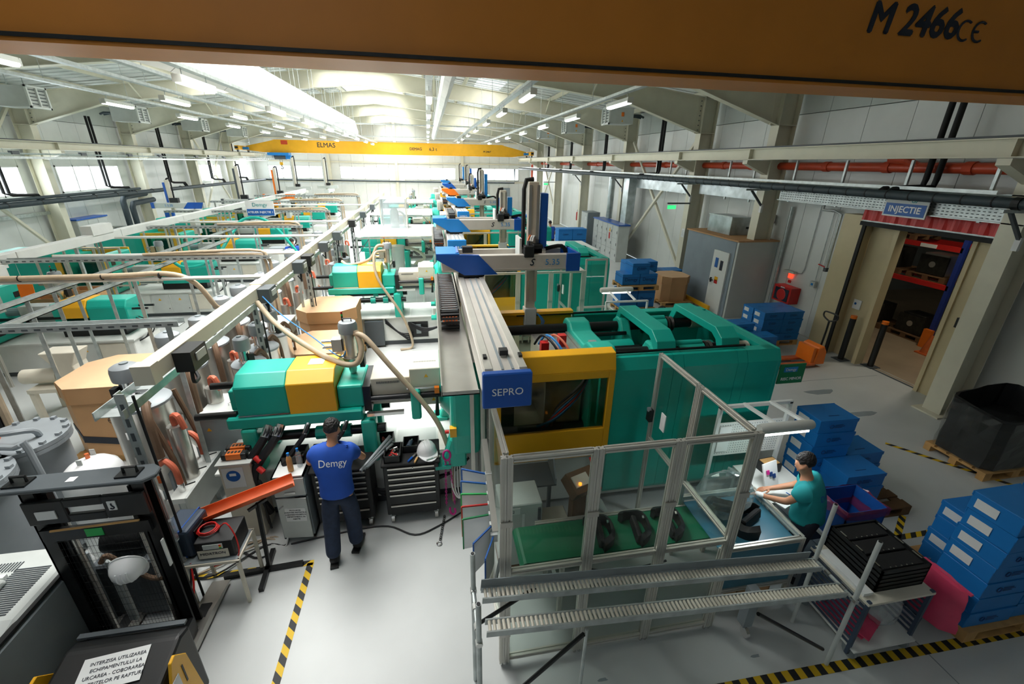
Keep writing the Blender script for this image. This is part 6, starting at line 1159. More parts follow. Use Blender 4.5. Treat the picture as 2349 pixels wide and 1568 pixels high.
# ================================================================= grey workshop cabinet and tool trolleys
t = thing('workshop_cabinet', (-1.8, 4.7, 0), 'grey steel cabinet with door ajar and notice, left of the worker', 'cabinet')
g = G().box(-1.98, -1.62, 4.98, 5.0, .05, .98).box(-1.98, -1.96, 4.5, 5.0, .05, .98).box(-1.64, -1.62, 4.5, 5.0, .05, .98).box(-1.98, -1.62, 4.5, 5.0, .05, .08).box(-1.98, -1.62, 4.5, 5.0, .96, .98).box(-1.98, -1.62, 4.5, 5.0, .68, .7); g.mk('body', 'mid_grey', t)
B(-1.97, -1.63, 4.485, 4.5, .71, .95).mk('drawer', 'machine_grey', t); B(-1.86, -1.74, 4.475, 4.485, .74, .77).mk('drawer_handle', 'chrome', t); dr = G().cbox((-1.8, 4.48, .38), (.34, .016, .6), (0, 0, -.1)).mk('door', 'machine_grey', t); G().cbox((-1.93, 4.48, .56), (.07, .012, .012), (0, -.7, -.1)).mk('door_handle', 'chrome', dr)
G().cbox((-1.78, 4.468, .44), (.24, .004, .2), (0, 0, -.1)).mk('notice', 'paper', dr)
for i, s_ in enumerate(('PRODUSE DE', 'CURATARE, PROTECTIE SI', 'LUBRIFIERE FOLOSITE IN', 'DEPARTAMENTUL DE', 'INJECTIE')): txt(s_, .022, 'print_dark', dr, (-1.78, 4.463, .51 - i * .033), (math.pi / 2, 0, -.1))
B(-1.96, -1.64, 4.5, 4.95, .98, .985).mk('paper_cover', 'paper', t)
def trolley(x, label):
    t = thing('tool_trolley', (x, 4.8, 0), label, 'tool trolley', 'black tool trolleys', world=False); t.location = (x, 4.8, 0)
    B(-.34, .34, -.2, .25, .14, .9).mk('body', 'black_plastic', t, bev=.01); B(-.36, .36, -.22, .27, .9, .94).mk('top_tray', 'rubber', t, bev=.01)
    for i, (z0, z1) in enumerate(((.15, .31), (.32, .48), (.49, .565), (.575, .65), (.66, .735), (.745, .815), (.825, .89))):
        d = B(-.29, .29, -.215, -.2, z0, z1).mk('drawer', 'black_steel', t); B(-.285, .285, -.228, -.213, z1 - .022, z1 - .002).mk('handle', 'stainless', d)
    G().cyl((.02, -.24, .88), (.02, -.215, .88), .008, n=8).mk('key', 'chrome', t)
    for s in (-.28, .28):
        for e in (-.15, .2): w = G().lathe((s - .02, e, .06), [(.06, 0), (.06, .04)], 14, 'x').mk('castor_wheel', 'stainless', t); B(s - .03, s + .03, e - .03, e + .03, .1, .14).mk('castor_fork', 'galv', t)
    return t
tw = trolley(-.4, 'black tool trolley with silver drawer handles, right of the worker')
copy_tree(tw, (-1.24, 4.8, 0), 0, 'black tool trolley hidden partly by the worker')
def toolbox(x0, x1, y0, y1, z, h, label, fill):
    t = thing('tool_tray', ((x0 + x1) / 2, (y0 + y1) / 2, z), label, 'tool tray', 'black open tool trays')
    g = G().box(x0, x1, y0, y1, z, z + .01)
    for a in ((x0, x1, y0, y0 + .01), (x0, x1, y1 - .01, y1), (x0, x0 + .01, y0, y1), (x1 - .01, x1, y0, y1)): g.box(*a, z, z + h)
    g.mk('tray_shell', 'black_plastic', t)
    rnd = random.Random(int(x0 * 100) + 7)
    for i in range(fill): a = rnd.uniform(0, 3.1); cx_, cy_ = rnd.uniform(x0 + .06, x1 - .06), rnd.uniform(y0 + .06, y1 - .06); L_ = .05; tt = thing('hand_tool', (cx_, cy_, z + .02), 'small steel tool lying in the %s' % label, 'tool', 'tools in ' + label.split(',')[0], world=True); G().bar((cx_ - L_ * math.cos(a), cy_ - L_ * math.sin(a), z + .022 + .008 * i % .05), (cx_ + L_ * math.cos(a), cy_ + L_ * math.sin(a), z + .03 + .008 * i % .05), .014, .01).mk('tool_shaft', 'chrome' if i % 3 else 'red', tt); G().lathe((cx_ + L_ * math.cos(a), cy_ + L_ * math.sin(a), z + .03), [(.014, 0), (.014, .012)], 8).mk('tool_head', 'stainless', tt)
toolbox(-.72, -.52, 4.62, 4.92, .94, .1, 'left black tray on the right trolley', 7); toolbox(-.5, -.3, 4.8, 5.03, .94, .1, 'right black tray on the right trolley', 3)
toolbox(-1.6, -1.34, 4.72, 4.98, .98, .1, 'black tray left of the worker', 6); toolbox(-1.92, -1.66, 4.72, 4.98, .99, .1, 'black tray on the grey cabinet', 6); toolbox(-.92, -.66, 5.08, 5.42, .785, .1, 'black tray on the machine base', 10)
helmet(-.2, 4.78, .95, (0, 0, .3), 'white hard hat standing on the right tool trolley')
for i, (x, y, a, m_, lb) in enumerate(((-.38, 4.68, 1.0, 'blue', 'blue handled pliers on the right tool trolley'), (-.32, 4.66, 1.25, 'wood', 'wooden handled tool on the right tool trolley'), (-.12, 4.62, .4, 'chrome', 'open spanner in front of the hard hat'))):
    t = thing('hand_tool', (x, y, .94), lb, 'tool'); d = Vector((math.cos(a), math.sin(a), 0)); p = Vector((x, y, .955)); G().tube([p - d * .09, p], [.012, .016], 8).mk('handle', m_, t); G().bar(p, p + d * .08, .022, .012).mk('tool_jaw', 'stainless', t); G().lathe(p + d * .08, [(.018, -.006), (.018, .006)], 8).mk('tool_head', 'stainless', t)
t = thing('power_tool', (-.4, 4.9, .95), 'grey and blue power drill lying in the right tray', 'drill'); G().tube([(-.43, 4.84, 1.0), (-.4, 4.95, 1.01)], [.035, .03], 10).mk('motor_body', 'blue_grey', t, smooth=True); G().cyl((-.4, 4.95, 1.01), (-.39, 4.99, 1.01), .014, n=8).mk('chuck', 'chrome', t); B(-.44, -.4, 4.82, 4.86, .955, .99).mk('grip', 'black_plastic', t)
for i in range(3):
    t = thing('steel_tube', (-.85, 4.75, .95), 'grey steel tube leaning across the trolleys, %s' % ['upper', 'middle', 'lower'][i], 'tube', 'grey steel tubes on the trolley'); G().cyl((-.98 + .03 * i, 4.5 + .03 * i, .96 - .0 * i), (-.66 + .02 * i, 4.98 - .02 * i, 1.1 - .04 * i), .022, n=10).mk('tube_body', 'tank_grey', t, smooth=True); G().cyl((-.98 + .03 * i, 4.5 + .03 * i, .96), (-.981 + .03 * i, 4.499 + .03 * i, .96), .015, n=8).mk('tube_bore', 'black_plastic', t)
for i, (x, y, m_, lb) in enumerate(((-1.78, 4.6, 'wood', 'brown cardboard tube on the grey cabinet'), (-1.7, 4.68, 'film', 'clear spray bottle with blue cap on the grey cabinet'))):
    t = thing('cleaning_bottle' if i else 'card_tube', (x, y, .985), lb, 'bottle' if i else 'tube'); G().lathe((x, y, .99), [(.03, 0), (.032, .02), (.032, .16), (.02, .2), (.012, .22)], 12).mk('bottle_body', m_, t, smooth=True); G().lathe((x, y, 1.2), [(.015, 0), (.015, .04)], 10).mk('cap', 'blue_light', t)
t = thing('pink_chain_sling', (.05, 4.72, .1), 'magenta lifting chain hanging beside the right tool trolley', 'chain')
G().tube([(.05 + .045 * math.cos(a), 4.62, .98 + .075 * math.sin(a)) for a in [2 * math.pi * i / 14 for i in range(15)]], .014, 7).mk('master_ring', 'magenta', t, smooth=True)
for s in (0, 1):
    for i in range(24):
        c = Vector((.03 + s * .05 + .002 * i * (1 if s else -.3), 4.62, .89 - i * .03)); e = i % 2
        G().tube([c + Vector(((.011 * math.cos(a)) * (1 - e), (.011 * math.cos(a)) * e, .02 * math.sin(a))) for a in [2 * math.pi * j / 8 for j in range(9)]], .005, 5).mk('chain_link', 'magenta', t)
G().tube([(.06, 4.6, .16), (.06, 4.58, .1), (.1, 4.57, .06), (.13, 4.57, .1), (.12, 4.58, .15)], .014, 7, 3).mk('hook', 'magenta', t, smooth=True)
t = thing('black_chain', (-.06, 4.4, 0), 'black chain with ring lying on the floor by the trolley', 'chain')
for i in range(12): c = Vector((-.02 - i * .006, 4.6 - i * .035, .015)); G().tube([c + Vector(((.012 * math.cos(a)), .022 * math.sin(a), .004 * (i % 2))) for a in [2 * math.pi * j / 8 for j in range(9)]], .004, 5).mk('chain_link', 'black_steel', t)
G().tube([(-.1 + .03 * math.cos(a), 4.16 + .03 * math.sin(a), .012) for a in [2 * math.pi * j / 12 for j in range(13)]], .006, 6).mk('end_ring', 'chrome', t)
t = thing('floor_cable', (-.5, 4.4, 0), 'black cable snaking over the floor behind the worker', 'cable'); G().tube([(-1.9, 4.45, .012), (-1.2, 4.55, .012), (-.75, 4.55, .012), (-.4, 4.35, .012), (-.1, 4.45, .012), (.3, 4.7, .012)], .011, 6, 5).mk('cable_run', 'cable_black', t, smooth=True)
t = thing('floor_cables', (-2.6, 4.5, 0), 'tangle of dark cables under the battery table', 'cable')
for i in range(6): rnd = random.Random(i + 30); G().tube([(-2.9 + rnd.uniform(-.2, .2), 4.2 + rnd.uniform(-.3, .5), .012), (-2.6, 4.3 + rnd.uniform(-.2, .3), .03), (-2.2, 4.35 + rnd.uniform(-.2, .3), .012), (-1.95, 4.5 + rnd.uniform(-.1, .2), .012), (-1.98, 4.75, .3 + .1 * i)], .011, 6, 5).mk('cable_run', ('cable_black', 'cable_white', 'hose_tan')[i % 3], t, smooth=True)
# hoses of the nearest machine
t = thing('material_hose', (-.4, 5.1, 1.6), 'long ribbed tan hose slanting down across the nearest machine', 'hose'); G().tube([(-1.0, 5.3, 2.42), (-.86, 5.2, 2.4), (-.6, 5.05, 2.1), (-.1, 4.85, 1.45), (.08, 4.8, .95), (.12, 4.78, .55), (.12, 4.8, .1)], .032, 10, 8).mk('hose_run', 'hose_tan', t, smooth=True)
t = thing('material_hose', (-1.6, 5.6, 2.0), 'tan hose looping from the cream busbar over the yellow guard', 'hose'); G().tube([(-2.45, 6.4, 2.55), (-2.2, 6.2, 2.3), (-1.75, 5.75, 2.15), (-1.25, 5.25, 2.08), (-1.0, 5.15, 2.08), (-.92, 5.2, 2.25), (-.98, 5.3, 2.46)], .036, 10, 8).mk('hose_run', 'hose_tan', t, smooth=True)
t = thing('air_line', (-1.6, 5.6, 2.1), 'thin blue air line beside the tan loop hose', 'cable'); G().tube([(-2.4, 6.5, 2.6), (-2.1, 6.2, 2.42), (-1.6, 5.7, 2.25), (-1.2, 5.3, 2.12), (-1.1, 5.3, 2.3)], .008, 6, 8).mk('line_run', 'cable_blue', t, smooth=True)
t = thing('hydraulic_hoses', (-2.0, 4.8, 1.0), 'thick black hydraulic hoses dropping from the nearest injection unit', 'hose')
for i, (x, r) in enumerate(((-2.05, .05), (-1.92, .05), (-1.6, .03), (-1.25, .024), (-1.15, .024))): G().tube([(x, 4.95, 1.42), (x - .05, 4.85, 1.3), (x - .3, 4.72, .95), (x - .45 + .1 * i, 4.75, .6), (x - .35 + .05 * i, 4.85, .2)], r, 8, 6).mk('hose_run', 'cable_black', t, smooth=True); G().cyl((x, 4.95, 1.42), (x - .04, 4.86, 1.31), r * 1.15, n=10).mk('hose_fitting', 'chrome', t)
t = thing('white_air_hoses', (.2, 4.7, .6), 'pale air hoses with white clip box behind the cage corner', 'hose')
for i in range(4): G().tube([(.12 + .03 * i, 4.7, .82), (.1 + .04 * i, 4.6, .5 - .05 * i), (.2 + .03 * i, 4.55, .35), (.28, 4.7, .7)], .009, 6, 5).mk('hose_run', 'cable_white', t, smooth=True)
B(.08, .32, 4.74, 4.8, .82, .95).mk('clip_box', 'machine_grey', t)
t = thing('material_hose', (-1.45, 10.2, 2.2), 'tan hose arch on the second injection unit', 'hose'); G().tube([(-2.2, 11.3, 2.1), (-2.0, 11.1, 2.05), (-1.5, 11.0, 2.2), (-1.3, 11.05, 2.5), (-1.12, 11.1, 2.5)], .035, 8, 6).mk('hose_run', 'hose_tan', t, smooth=True); G().tube([(-1.12, 11.0, 2.4), (-1.35, 10.8, 2.35), (-1.3, 10.6, 1.8), (-.8, 10.5, .9), (-.6, 10.5, .1), (-.9, 10.4, .03)], .032, 8, 6).mk('hose_run', 'hose_tan', t, smooth=True)
# ================================================================= small machines of the left row
def small_machine(x, y, label):
    t = thing('small_moulding_machine', (x, y, 0), label, 'machine', 'small teal moulding machines of the left row', world=False)
    B(-5.5, -.25, -.5, .5, .1, .72).mk('base_frame', 'machine_white', t, bev=.015); B(-5.5, -.3, -.45, .45, 0, .1).mk('plinth', 'dark_grey', t); B(-2.5, -.2, -.55, .55, .72, .75).mk('base_top_plate', 'machine_white', t)
    for a in (-1.95, -1.42):
        d = B(a, a + .5, -.515, -.5, .12, .68).mk('cabinet_door', 'machine_grey', t); G().prism([(a + .2, .5), (a + .28, .5), (a + .24, .57)], 'y', -.52, -.515).mk('warning_triangle', 'yellow', d); G().cyl((a + .44, -.52, .25), (a + .44, -.515, .25), .015, n=8).mk('lock', 'black_plastic', d)
    B(-.9, -.4, -.53, -.5, .2, .66).mk('side_arch', 'machine_cream', t)
    G().prism([(-.58, .3), (.58, .3), (.58, 1.85), (.5, 1.95), (-.5, 1.95), (-.58, 1.85)], 'x', -5.5, -3.95).mk('clamp_housing', 'teal', t, bev=.02)
    g = G(); frame_win(g, -3.95, -2.75, .72, 1.9, -3.82, -2.95, .85, 1.75, -.6, -.54); gt = g.mk('safety_gate', 'yellow', t, bev=.005); B(-3.82, -2.95, -.575, -.565, .85, 1.75).mk('gate_window', 'smoked', gt); G().tube([(-2.82, -.6, 1.1), (-2.82, -.66, 1.12), (-2.82, -.66, 1.32), (-2.82, -.6, 1.34)], .014, 6).mk('gate_handle', 'black_plastic', gt)
    B(-3.95, -2.75, .54, .6, .72, 1.9).mk('rear_gate', 'yellow', t); B(-3.95, -3.7, -.5, .5, .8, 1.8).mk('moving_platen', 'teal_cast', t); B(-3.6, -3.1, -.3, .3, .95, 1.6).mk('mould', 'mold_dark', t)
    B(-2.95, -2.7, -.52, .52, .75, 1.85).mk('fixed_platen', 'teal_cast', t, bev=.03); 
    for z, yy in ((1.6, -.35), (1.6, .35), (.95, -.35), (.95, .35)): B(-2.71, -2.69, yy - .08, yy + .08, z - .06, z + .06).mk('tie_bar_recess', 'black_plastic', t)
    G().cyl((-2.7, 0, 1.3), (-1.5, 0, 1.3), .09, n=12).mk('barrel', 'mid_grey', t); B(-2.4, -1.65, -.14, .14, 1.2, 1.44).mk('barrel_cover', 'machine_grey', t)
    for yy in (-.24, .24): G().cyl((-2.7, yy, 1.2), (-.9, yy, 1.2), .035, n=10).mk('traverse_rod', 'black_steel', t)
    G().prism([(-.32, 1.08), (.32, 1.08), (.32, 1.42), (.22, 1.56), (-.22, 1.56), (-.32, 1.42)], 'x', -1.05, -.3).mk('drive_housing', 'teal', t, bev=.02)
    G().prism([(-.33, 1.2), (.33, 1.2), (.33, 1.43), (.23, 1.57), (-.23, 1.57), (-.33, 1.43)], 'x', -1.55, -1.05).mk('yellow_guard', 'yellow', t, bev=.01); B(-1.72, -1.55, -.26, .26, 1.1, 1.5).mk('feed_block', 'teal_cast', t)
    B(-1.6, -.3, -.3, .3, .95, 1.1).mk('carriage', 'teal', t); B(-1.7, -.5, -.2, .2, .75, .95).mk('slide_bed', 'black_steel', t)
    for yy in (-.12, .12): G().cyl((-.3, yy, 1.32), (0, yy, 1.32), .025, n=8).mk('piston_rod', 'black_steel', t)
    for i in range(3): G().tube([(-.3, -.2 + .1 * i, 1.1), (-.05, -.22 + .1 * i, .95), (-.1, -.25 + .1 * i, .72), (-.3, -.3, .6)], .014, 6, 4).mk('hydraulic_hose', 'cable_black', t, smooth=True)
    hopper_loader(t, -1.62, .02, 1.5, .5)
    return t
sm = small_machine(-6.25, 10.6, 'nearest small teal machine of the left row with yellow guard')
for i, y in enumerate((6.4, 14.5, 18.5, 22.5, 26.5, 30.5, 34.5)): copy_tree(sm, (-6.25 if i else -7.2, y, 0), 0, ['small teal machine cut by the left picture edge', 'second small teal machine of the left row', 'third small teal machine of the left row', 'fourth small teal machine of the left row', 'fifth small teal machine of the left row', 'sixth small teal machine of the left row', 'farthest small teal machine of the left row'][i])
for i, (y, dx) in enumerate(((9.6, 0), (13.5, .3), (17.6, 0), (21.6, .2), (25.6, 0))):
    t = thing('side_guard', (-9.6 + dx, y, 0), 'aluminium framed clear guard before a small machine, %s' % ORD[i], 'guard panel', 'clear guards along the left row')
    for a in (-10.6, -9.9, -9.2, -8.6): G().prof((a + dx, y, 0), (a + dx, y, 2.15), .045).mk('post', 'alu', t)
    for z in (.15, 1.1, 2.13): G().prof((-10.6 + dx, y, z), (-8.6 + dx, y, z), .04).mk('rail', 'alu', t)
    for a in (-10.6, -9.9, -9.2): B(a + dx + .03, a + dx + (.67 if a < -9.3 else .57), y - .004, y + .004, .17, 2.1).mk('pane', 'acrylic', t)
def left_robot(x0, x1, y, z, xm, label, cov, zt, right=True, word=None):
    t = thing('small_gantry_robot', ((x0 + x1) / 2, y, z), label, 'robot', 'robots above the left row')
    B(x0, x1, y - .07, y + .07, z, z + .2).mk('cross_beam', 'machine_grey', t, bev=.01)
    a, b = (x1 - .75, x1) if right else (x0, x0 + .75)
    G().prism([(a, z - .02), (b - .1, z - .02), (b, z + .22), (a + .2, z + .22)], 'y', y - .1, y - .065).mk('end_cover', cov, t); B(x0 - .03, x0 + .08, y - .09, y + .09, z - .01, z + .21).mk('beam_cap', cov, t)
    B(xm - .07, xm + .05, y + .07, y + .17, z - .6, zt).mk('mast', 'machine_cream', t); B(xm - .16, xm - .08, y + .07, y + .2, z + .1, zt - .1).mk('mast_cover', cov, t); B(xm, xm + .3, y - .05, y + .1, z + .2, z + .38).mk('servo_motor', 'black_plastic', t)
    G().tube([(xm + .1, y + .12, z + .2), (xm + .12, y + .12, zt - .05), (xm + .05, y + .12, zt + .05), (xm - .02, y + .12, zt)], .03, 6, 3).mk('mast_chain', 'rubber', t)
    gx = (x1 - .5) if right else x0 + .5
    B(gx - .12, gx + .12, y - 1.6, y + .6, z - .22, z - .02).mk('gantry_beam', 'machine_white', t); B(gx - .15, gx + .15, y - 1.68, y - 1.6, z - .26, z + .02).mk('gantry_end', cov, t); B(gx - .1, gx + .1, y - .2, y + .2, z - 1.0, z - .2).mk('riser', 'machine_grey', t)
    if word: txt(word, .12, 'print_blue', t, (x0 + .6, y - .075, z + .1), FX)
    return t
left_robot(-10.75, -8.9, 20.2, 2.55, -10.1, 'blue robot with wide cover above the left row', 'blue', 3.6, word='S 5.25')
left_robot(-9.3, -7.6, 22.9, 2.5, -8.5, 'dark cross beam robot with tall mast above the left row', 'dark_grey', 4.1)
left_robot(-8.6, -7.0, 26.2, 2.5, -7.9, 'orange covered robot with tall mast above the left row', 'orange_robot', 4.0)
left_robot(-9.6, -8.0, 34.0, 2.5, -9.0, 'left one of two slim far robots before the end windows', 'machine_grey', 4.55)
left_robot(-8.0, -6.6, 36.0, 2.5, -7.4, 'right one of two slim far robots before the end windows', 'machine_grey', 4.5)
left_robot(-9.8, -7.9, 9.6, 2.55, -9.3, 'dark hooded robot at the left picture edge', 'print_navy', 3.3, word='S5.15')
# ---- items between the left row and the dryers
for i, (x, y, h, lb) in enumerate(((-5.0, 14.9, 1.75, 'tall white control cabinet under the workshop sign'), (-4.75, 21.0, 1.75, 'second tall white control cabinet further back'), (-5.6, 17.6, 1.4, 'grey control cabinet between the white ones'), (-4.9, 11.8, 1.1, 'grey computer trolley cabinet near the dryers'))):
    t = thing('control_cabinet', (x, y, 0), lb, 'cabinet'); B(x - .3, x + .3, y - .25, y + .25, .05, h).mk('body', 'machine_white' if i < 2 else 'mid_grey', t, bev=.01); B(x - .27, x + .27, y - .262, y - .25, .1, h - .05).mk('door', 'machine_white' if i < 2 else 'machine_grey', t); G().prism([(x - .05, h - .4), (x + .03, h - .4), (x - .01, h - .33)], 'y', y - .266, y - .262).mk('warning_triangle', 'yellow', t); B(x + .2, x + .23, y - .275, y - .262, h * .5, h * .5 + .12).mk('handle', 'dark_grey', t)
for i, (x, y, lb) in enumerate(((-4.9, 9.6, 'black industrial vacuum drum with hose near the dryers'),)):
    t = thing('vacuum_drum', (x, y, 0), lb, 'vacuum'); G().lathe((x, y, .15), [(.2, 0), (.24, .05), (.25, .7), (.22, .72), (.23, .95), (.15, 1.02)], 20).mk('drum', 'black_plastic', t, smooth=True); G().tube([(x, y - .2, .9), (x - .3, y - .35, .8), (x - .4, y - .3, .2), (x - .1, y - .4, .05)], .025, 8, 5).mk('hose', 'rubber', t, smooth=True); B(x + .05, x + .12, y - .26, y - .25, .5, .55).mk('label_plate', 'yellow', t)
    for s in (-.15, .15): G().lathe((x + s, y - .15, .07), [(.07, 0), (.07, .04)], 12, 'x').mk('castor_wheel', 'dark_grey', t)
t = thing('granulator', (-6.6, 8.3, 0), 'cream granulator with motor on a stand near the left trays', 'granulator')
for a in (-7.0, -6.3): G().bar((a, 8.1, 0), (a, 8.1, .55), .08).mk('leg', 'machine_cream', t); G().bar((a, 8.6, 0), (a, 8.6, .55), .08).mk('leg', 'machine_cream', t)
B(-7.05, -6.2, 8.05, 8.65, .55, .62).mk('stand_top', 'machine_cream', t); G().prism([(-6.65, .62), (-6.25, .62), (-6.3, 1.0), (-6.2, 1.25), (-6.75, 1.25), (-6.6, 1.0)], 'y', 8.15, 8.5).mk('hopper', 'machine_cream', t, bev=.01); G().cyl((-7.2, 8.3, .78), (-6.65, 8.3, .78), .13, n=16).mk('motor', 'machine_cream', t, smooth=True)
for i, (y, lb) in enumerate(((11.2, 'open brown carton beside the nearest small machine'), (11.9, 'second open brown carton behind the nearest small machine'))):
    t = thing('open_carton', (-9.0 + i * .4, y, .9), lb, 'carton')
    x = -8.6 + i * .35
    for a in ((x - .3, x + .3, y - .2, y - .19), (x - .3, x + .3, y + .19, y + .2), (x - .3, x - .29, y - .2, y + .2), (x + .29, x + .3, y - .2, y + .2)): B(*a, 1.2, 1.45).mk('carton_wall', 'cardboard', t)
    B(x - .3, x + .3, y - .2, y + .2, 1.18, 1.2).mk('carton_base', 'cardboard', t); B(x - .35, x + .35, y - .25, y + .25, .75, 1.18).mk('support', 'machine_grey', t)
t = thing('orange_flag_card', (-7.2, 9.9, 2.2), 'orange card hanging from the white conduit', 'card'); G().cbox((-7.35, 9.2, 2.1), (.24, .01, .26), (0, .1, 0)).mk('card_sheet', 'orange_robot', t); G().cyl((-7.35, 9.2, 2.23), (-7.35, 9.2, 2.6), .004, n=4).mk('string', 'cable_white', t)
t = thing('electric_cabinet', (-15.2, 23.5, 0), 'grey electrical cabinet with blue top by the left windows', 'cabinet'); B(-15.6, -15.1, 22.5, 24.4, 0, 1.8).mk('body', 'machine_grey', t); B(-15.62, -15.05, 22.45, 24.45, 1.8, 1.86).mk('top', 'blue', t)
for a in (22.52, 23.16, 23.8): d = B(-15.1, -15.085, a, a + .6, .05, 1.76).mk('door', 'machine_grey', t); G().prism([(a + .2, 1.25), (a + .4, 1.25), (a + .3, 1.42)], 'x', -15.085, -15.08).mk('warning_triangle', 'yellow', d)
for a in (23.3, 23.4, 23.5): B(-15.085, -15.078, a, a + .04, 1.45, 1.49).mk('pilot_lamp', 'led_green', t)
for a in (24.0, 24.1): B(-15.085, -15.078, a, a + .06, 1.4, 1.46).mk('red_lamp', 'led_red', t)
# ================================================================= clear booths behind the second machine
def booth(x0, x1, y0, y1, z, label, chim=True):
    t = thing('clear_booth', ((x0 + x1) / 2, (y0 + y1) / 2, 0), label, 'booth', 'clear curtain booths')
    B(x0, x1, y0, y1, z - .02, z).mk('white_roof', 'panel_white', t)
    for a in (x0 + .03, x1 - .03):
        for b in (y0 + .03, y1 - .03): G().bar((a, b, 0), (a, b, z - .02), .05).mk('post', 'galv', t)
    for b in (y0 + .02, y1 - .02): G().bar((x0, b, z - .06), (x1, b, z - .06), .03, .05).mk('roof_rail', 'galv', t)
    n = max(4, int((x1 - x0) / .3)); w = (x1 - x0) / n
    for i in range(n): B(x0 + i * w + .005, x0 + (i + 1) * w - .005, y0 + .04 + .012 * (i % 2), y0 + .045 + .012 * (i % 2), .1, z - .08).mk('curtain_strip', 'acrylic', t)
    m = max(3, int((y1 - y0) / .4)); w = (y1 - y0) / m
    for i in range(m): B(x1 - .05, x1 - .045, y0 + i * w + .005, y0 + (i + 1) * w - .005, .1, z - .08).mk('curtain_strip', 'acrylic', t)
    for a in (x0 + .05, x1 - .05): G().bar((a, y0 + .03, z - .5), (a + (.35 if a < x1 - 1 else -.35), y0 + .03, z - .05), .02).mk('corner_brace', 'dark_grey', t)
    return t
booth(-2.15, .1, 13.3, 15.9, 2.4, 'clear curtain booth with white roof behind the second machine')
booth(-2.4, .1, 19.0, 21.6, 2.4, 'second clear booth with white roof further back')
booth(-2.4, .2, 24.8, 27.2, 2.4, 'third clear booth with white roof in the distance')
t = thing('clear_tower', (-1.2, 15.2, 2.4), 'tall clear film tower above the first curtain booth', 'film enclosure')
for a in (-1.55, -.75):
    for b in (14.9, 15.6): G().bar((a, b, 2.4), (a, b, 3.3), .035).mk('post', 'alu', t)
B(-1.57, -.73, 14.88, 15.62, 3.3, 3.32).mk('roof', 'panel_white', t)
for q in ((-1.56, -.74, 14.89, 14.895), (-1.56, -.74, 15.605, 15.61), (-.745, -.74, 14.9, 15.6), (-1.56, -1.555, 14.9, 15.6)): B(*q, 2.4, 3.3).mk('film_wall', 'film', t)
G().lathe((-1.15, 15.25, 2.4), [(.14, 0), (.14, .5), (.08, .6)], 16).mk('inner_hopper', 'machine_grey', t, smooth=True); G().tube([(-1.0, 15.25, 2.9), (-.85, 15.2, 2.8), (-.82, 15.2, 2.42)], .035, 8, 4).mk('inner_hose', 'machine_cream', t, smooth=True)
for y0 in (14.6, 20.2):
    t = thing('material_dispenser', (-1.0, y0, 0), ('white' if y0 < 16 else 'far white') + ' material cylinder with hose inside a clear booth', 'dispenser'); B(-1.5, -.3, y0 - .3, y0 + .5, .75, 1.0).mk('table', 'machine_white', t)
    for a in (-1.45, -.35): G().bar((a, y0 - .2, 0), (a, y0 - .2, .75), .05).mk('leg', 'machine_white', t); G().bar((a, y0 + .4, 0), (a, y0 + .4, .75), .05).mk('leg', 'machine_white', t)
    G().lathe((-1.1, y0, 1.0), [(.16, 0), (.2, .1), (.22, .8), (.24, .82), (.24, .9)], 20).mk('cylinder', 'helmet', t, smooth=True); G().tube([(-.9, y0, 1.85), (-.5, y0, 1.75), (-.25, y0, 1.5), (-.5, y0, 1.35), (-.6, y0, 1.2)], .05, 8, 5).mk('hose', 'machine_cream', t, smooth=True); G().lathe((-.55, y0 - .05, 1.15), [(.13, 0), (.13, .1)], 16, 'y').mk('fan_housing', 'tank_grey', t)
# ================================================================= right side, middle distance
t = thing('grey_booth', (9.5, 12.9, 0), 'grey partition booth with white door at the right wall', 'booth'); B(8.95, 9.05, 11.7, 14.35, 0, 2.36).mk('front_wall', 'booth_grey', t); B(8.95, 10.25, 11.62, 11.72, 0, 2.36).mk('side_wall', 'panel_grey', t); B(8.9, 10.28, 11.6, 14.4, 2.36, 2.4).mk('roof_board', 'cardboard', t)
d = B(8.9, 8.95, 11.9, 12.65, .02, 1.98).mk('door', 'door_tan', t); d.data.materials[0] = M['panel_white']; G().box(8.86, 8.9, 12.52, 12.56, .95, 1.1).box(8.84, 8.87, 12.42, 12.56, 1.02, 1.05).mk('door_handle', 'black_plastic', d)
for a, b, c, m_ in ((12.35, 12.5, 1.45, 'sign_blue'), (12.1, 12.24, 1.4, 'print_dark'), (12.22, 12.38, 1.05, 'yellow'), (12.22, 12.38, .95, 'red')): B(8.894, 8.9, a, b, c, c + (.3 if c > 1.3 else .12)).mk('door_notice', m_, d)
t = thing('air_handling_box', (9.8, 13.4, 2.4), 'galvanised metal box on top of the grey booth', 'duct box'); B(9.35, 10.05, 12.7, 13.9, 2.4, 2.95).mk('box_body', 'duct_zinc', t, bev=.008); B(9.33, 9.35, 12.68, 13.92, 2.93, 2.97).mk('box_rim', 'galv', t); B(9.9, 10.0, 12.64, 12.7, 2.6, 2.66).mk('latch', 'black_plastic', t)
t = thing('wall_switch_box', (10.2, 12.2, 2.8), 'white and green socket box on the wall above the booth', 'socket box'); B(10.18, 10.29, 12.0, 12.3, 2.85, 3.1).mk('box_body', 'machine_white', t); B(10.17, 10.18, 12.05, 12.25, 2.95, 3.06).mk('green_front', 'sign_green', t); G().tube([(10.2, 12.3, 2.9), (10.15, 12.7, 2.72), (10.1, 13.0, 2.85), (10.0, 13.3, 2.95)], .012, 6, 4).mk('cable', 'cable_white', t)
t = thing('floor_barrier', (8.75, 12.9, 0), 'yellow floor barrier rail in front of the grey booth', 'barrier'); B(8.66, 8.74, 12.1, 14.3, .12, .26).mk('rail', 'yellow', t, bev=.01)
for y in (12.15, 13.2, 14.2): B(8.65, 8.75, y, y + .08, 0, .12).mk('foot', 'wood_dark', t)
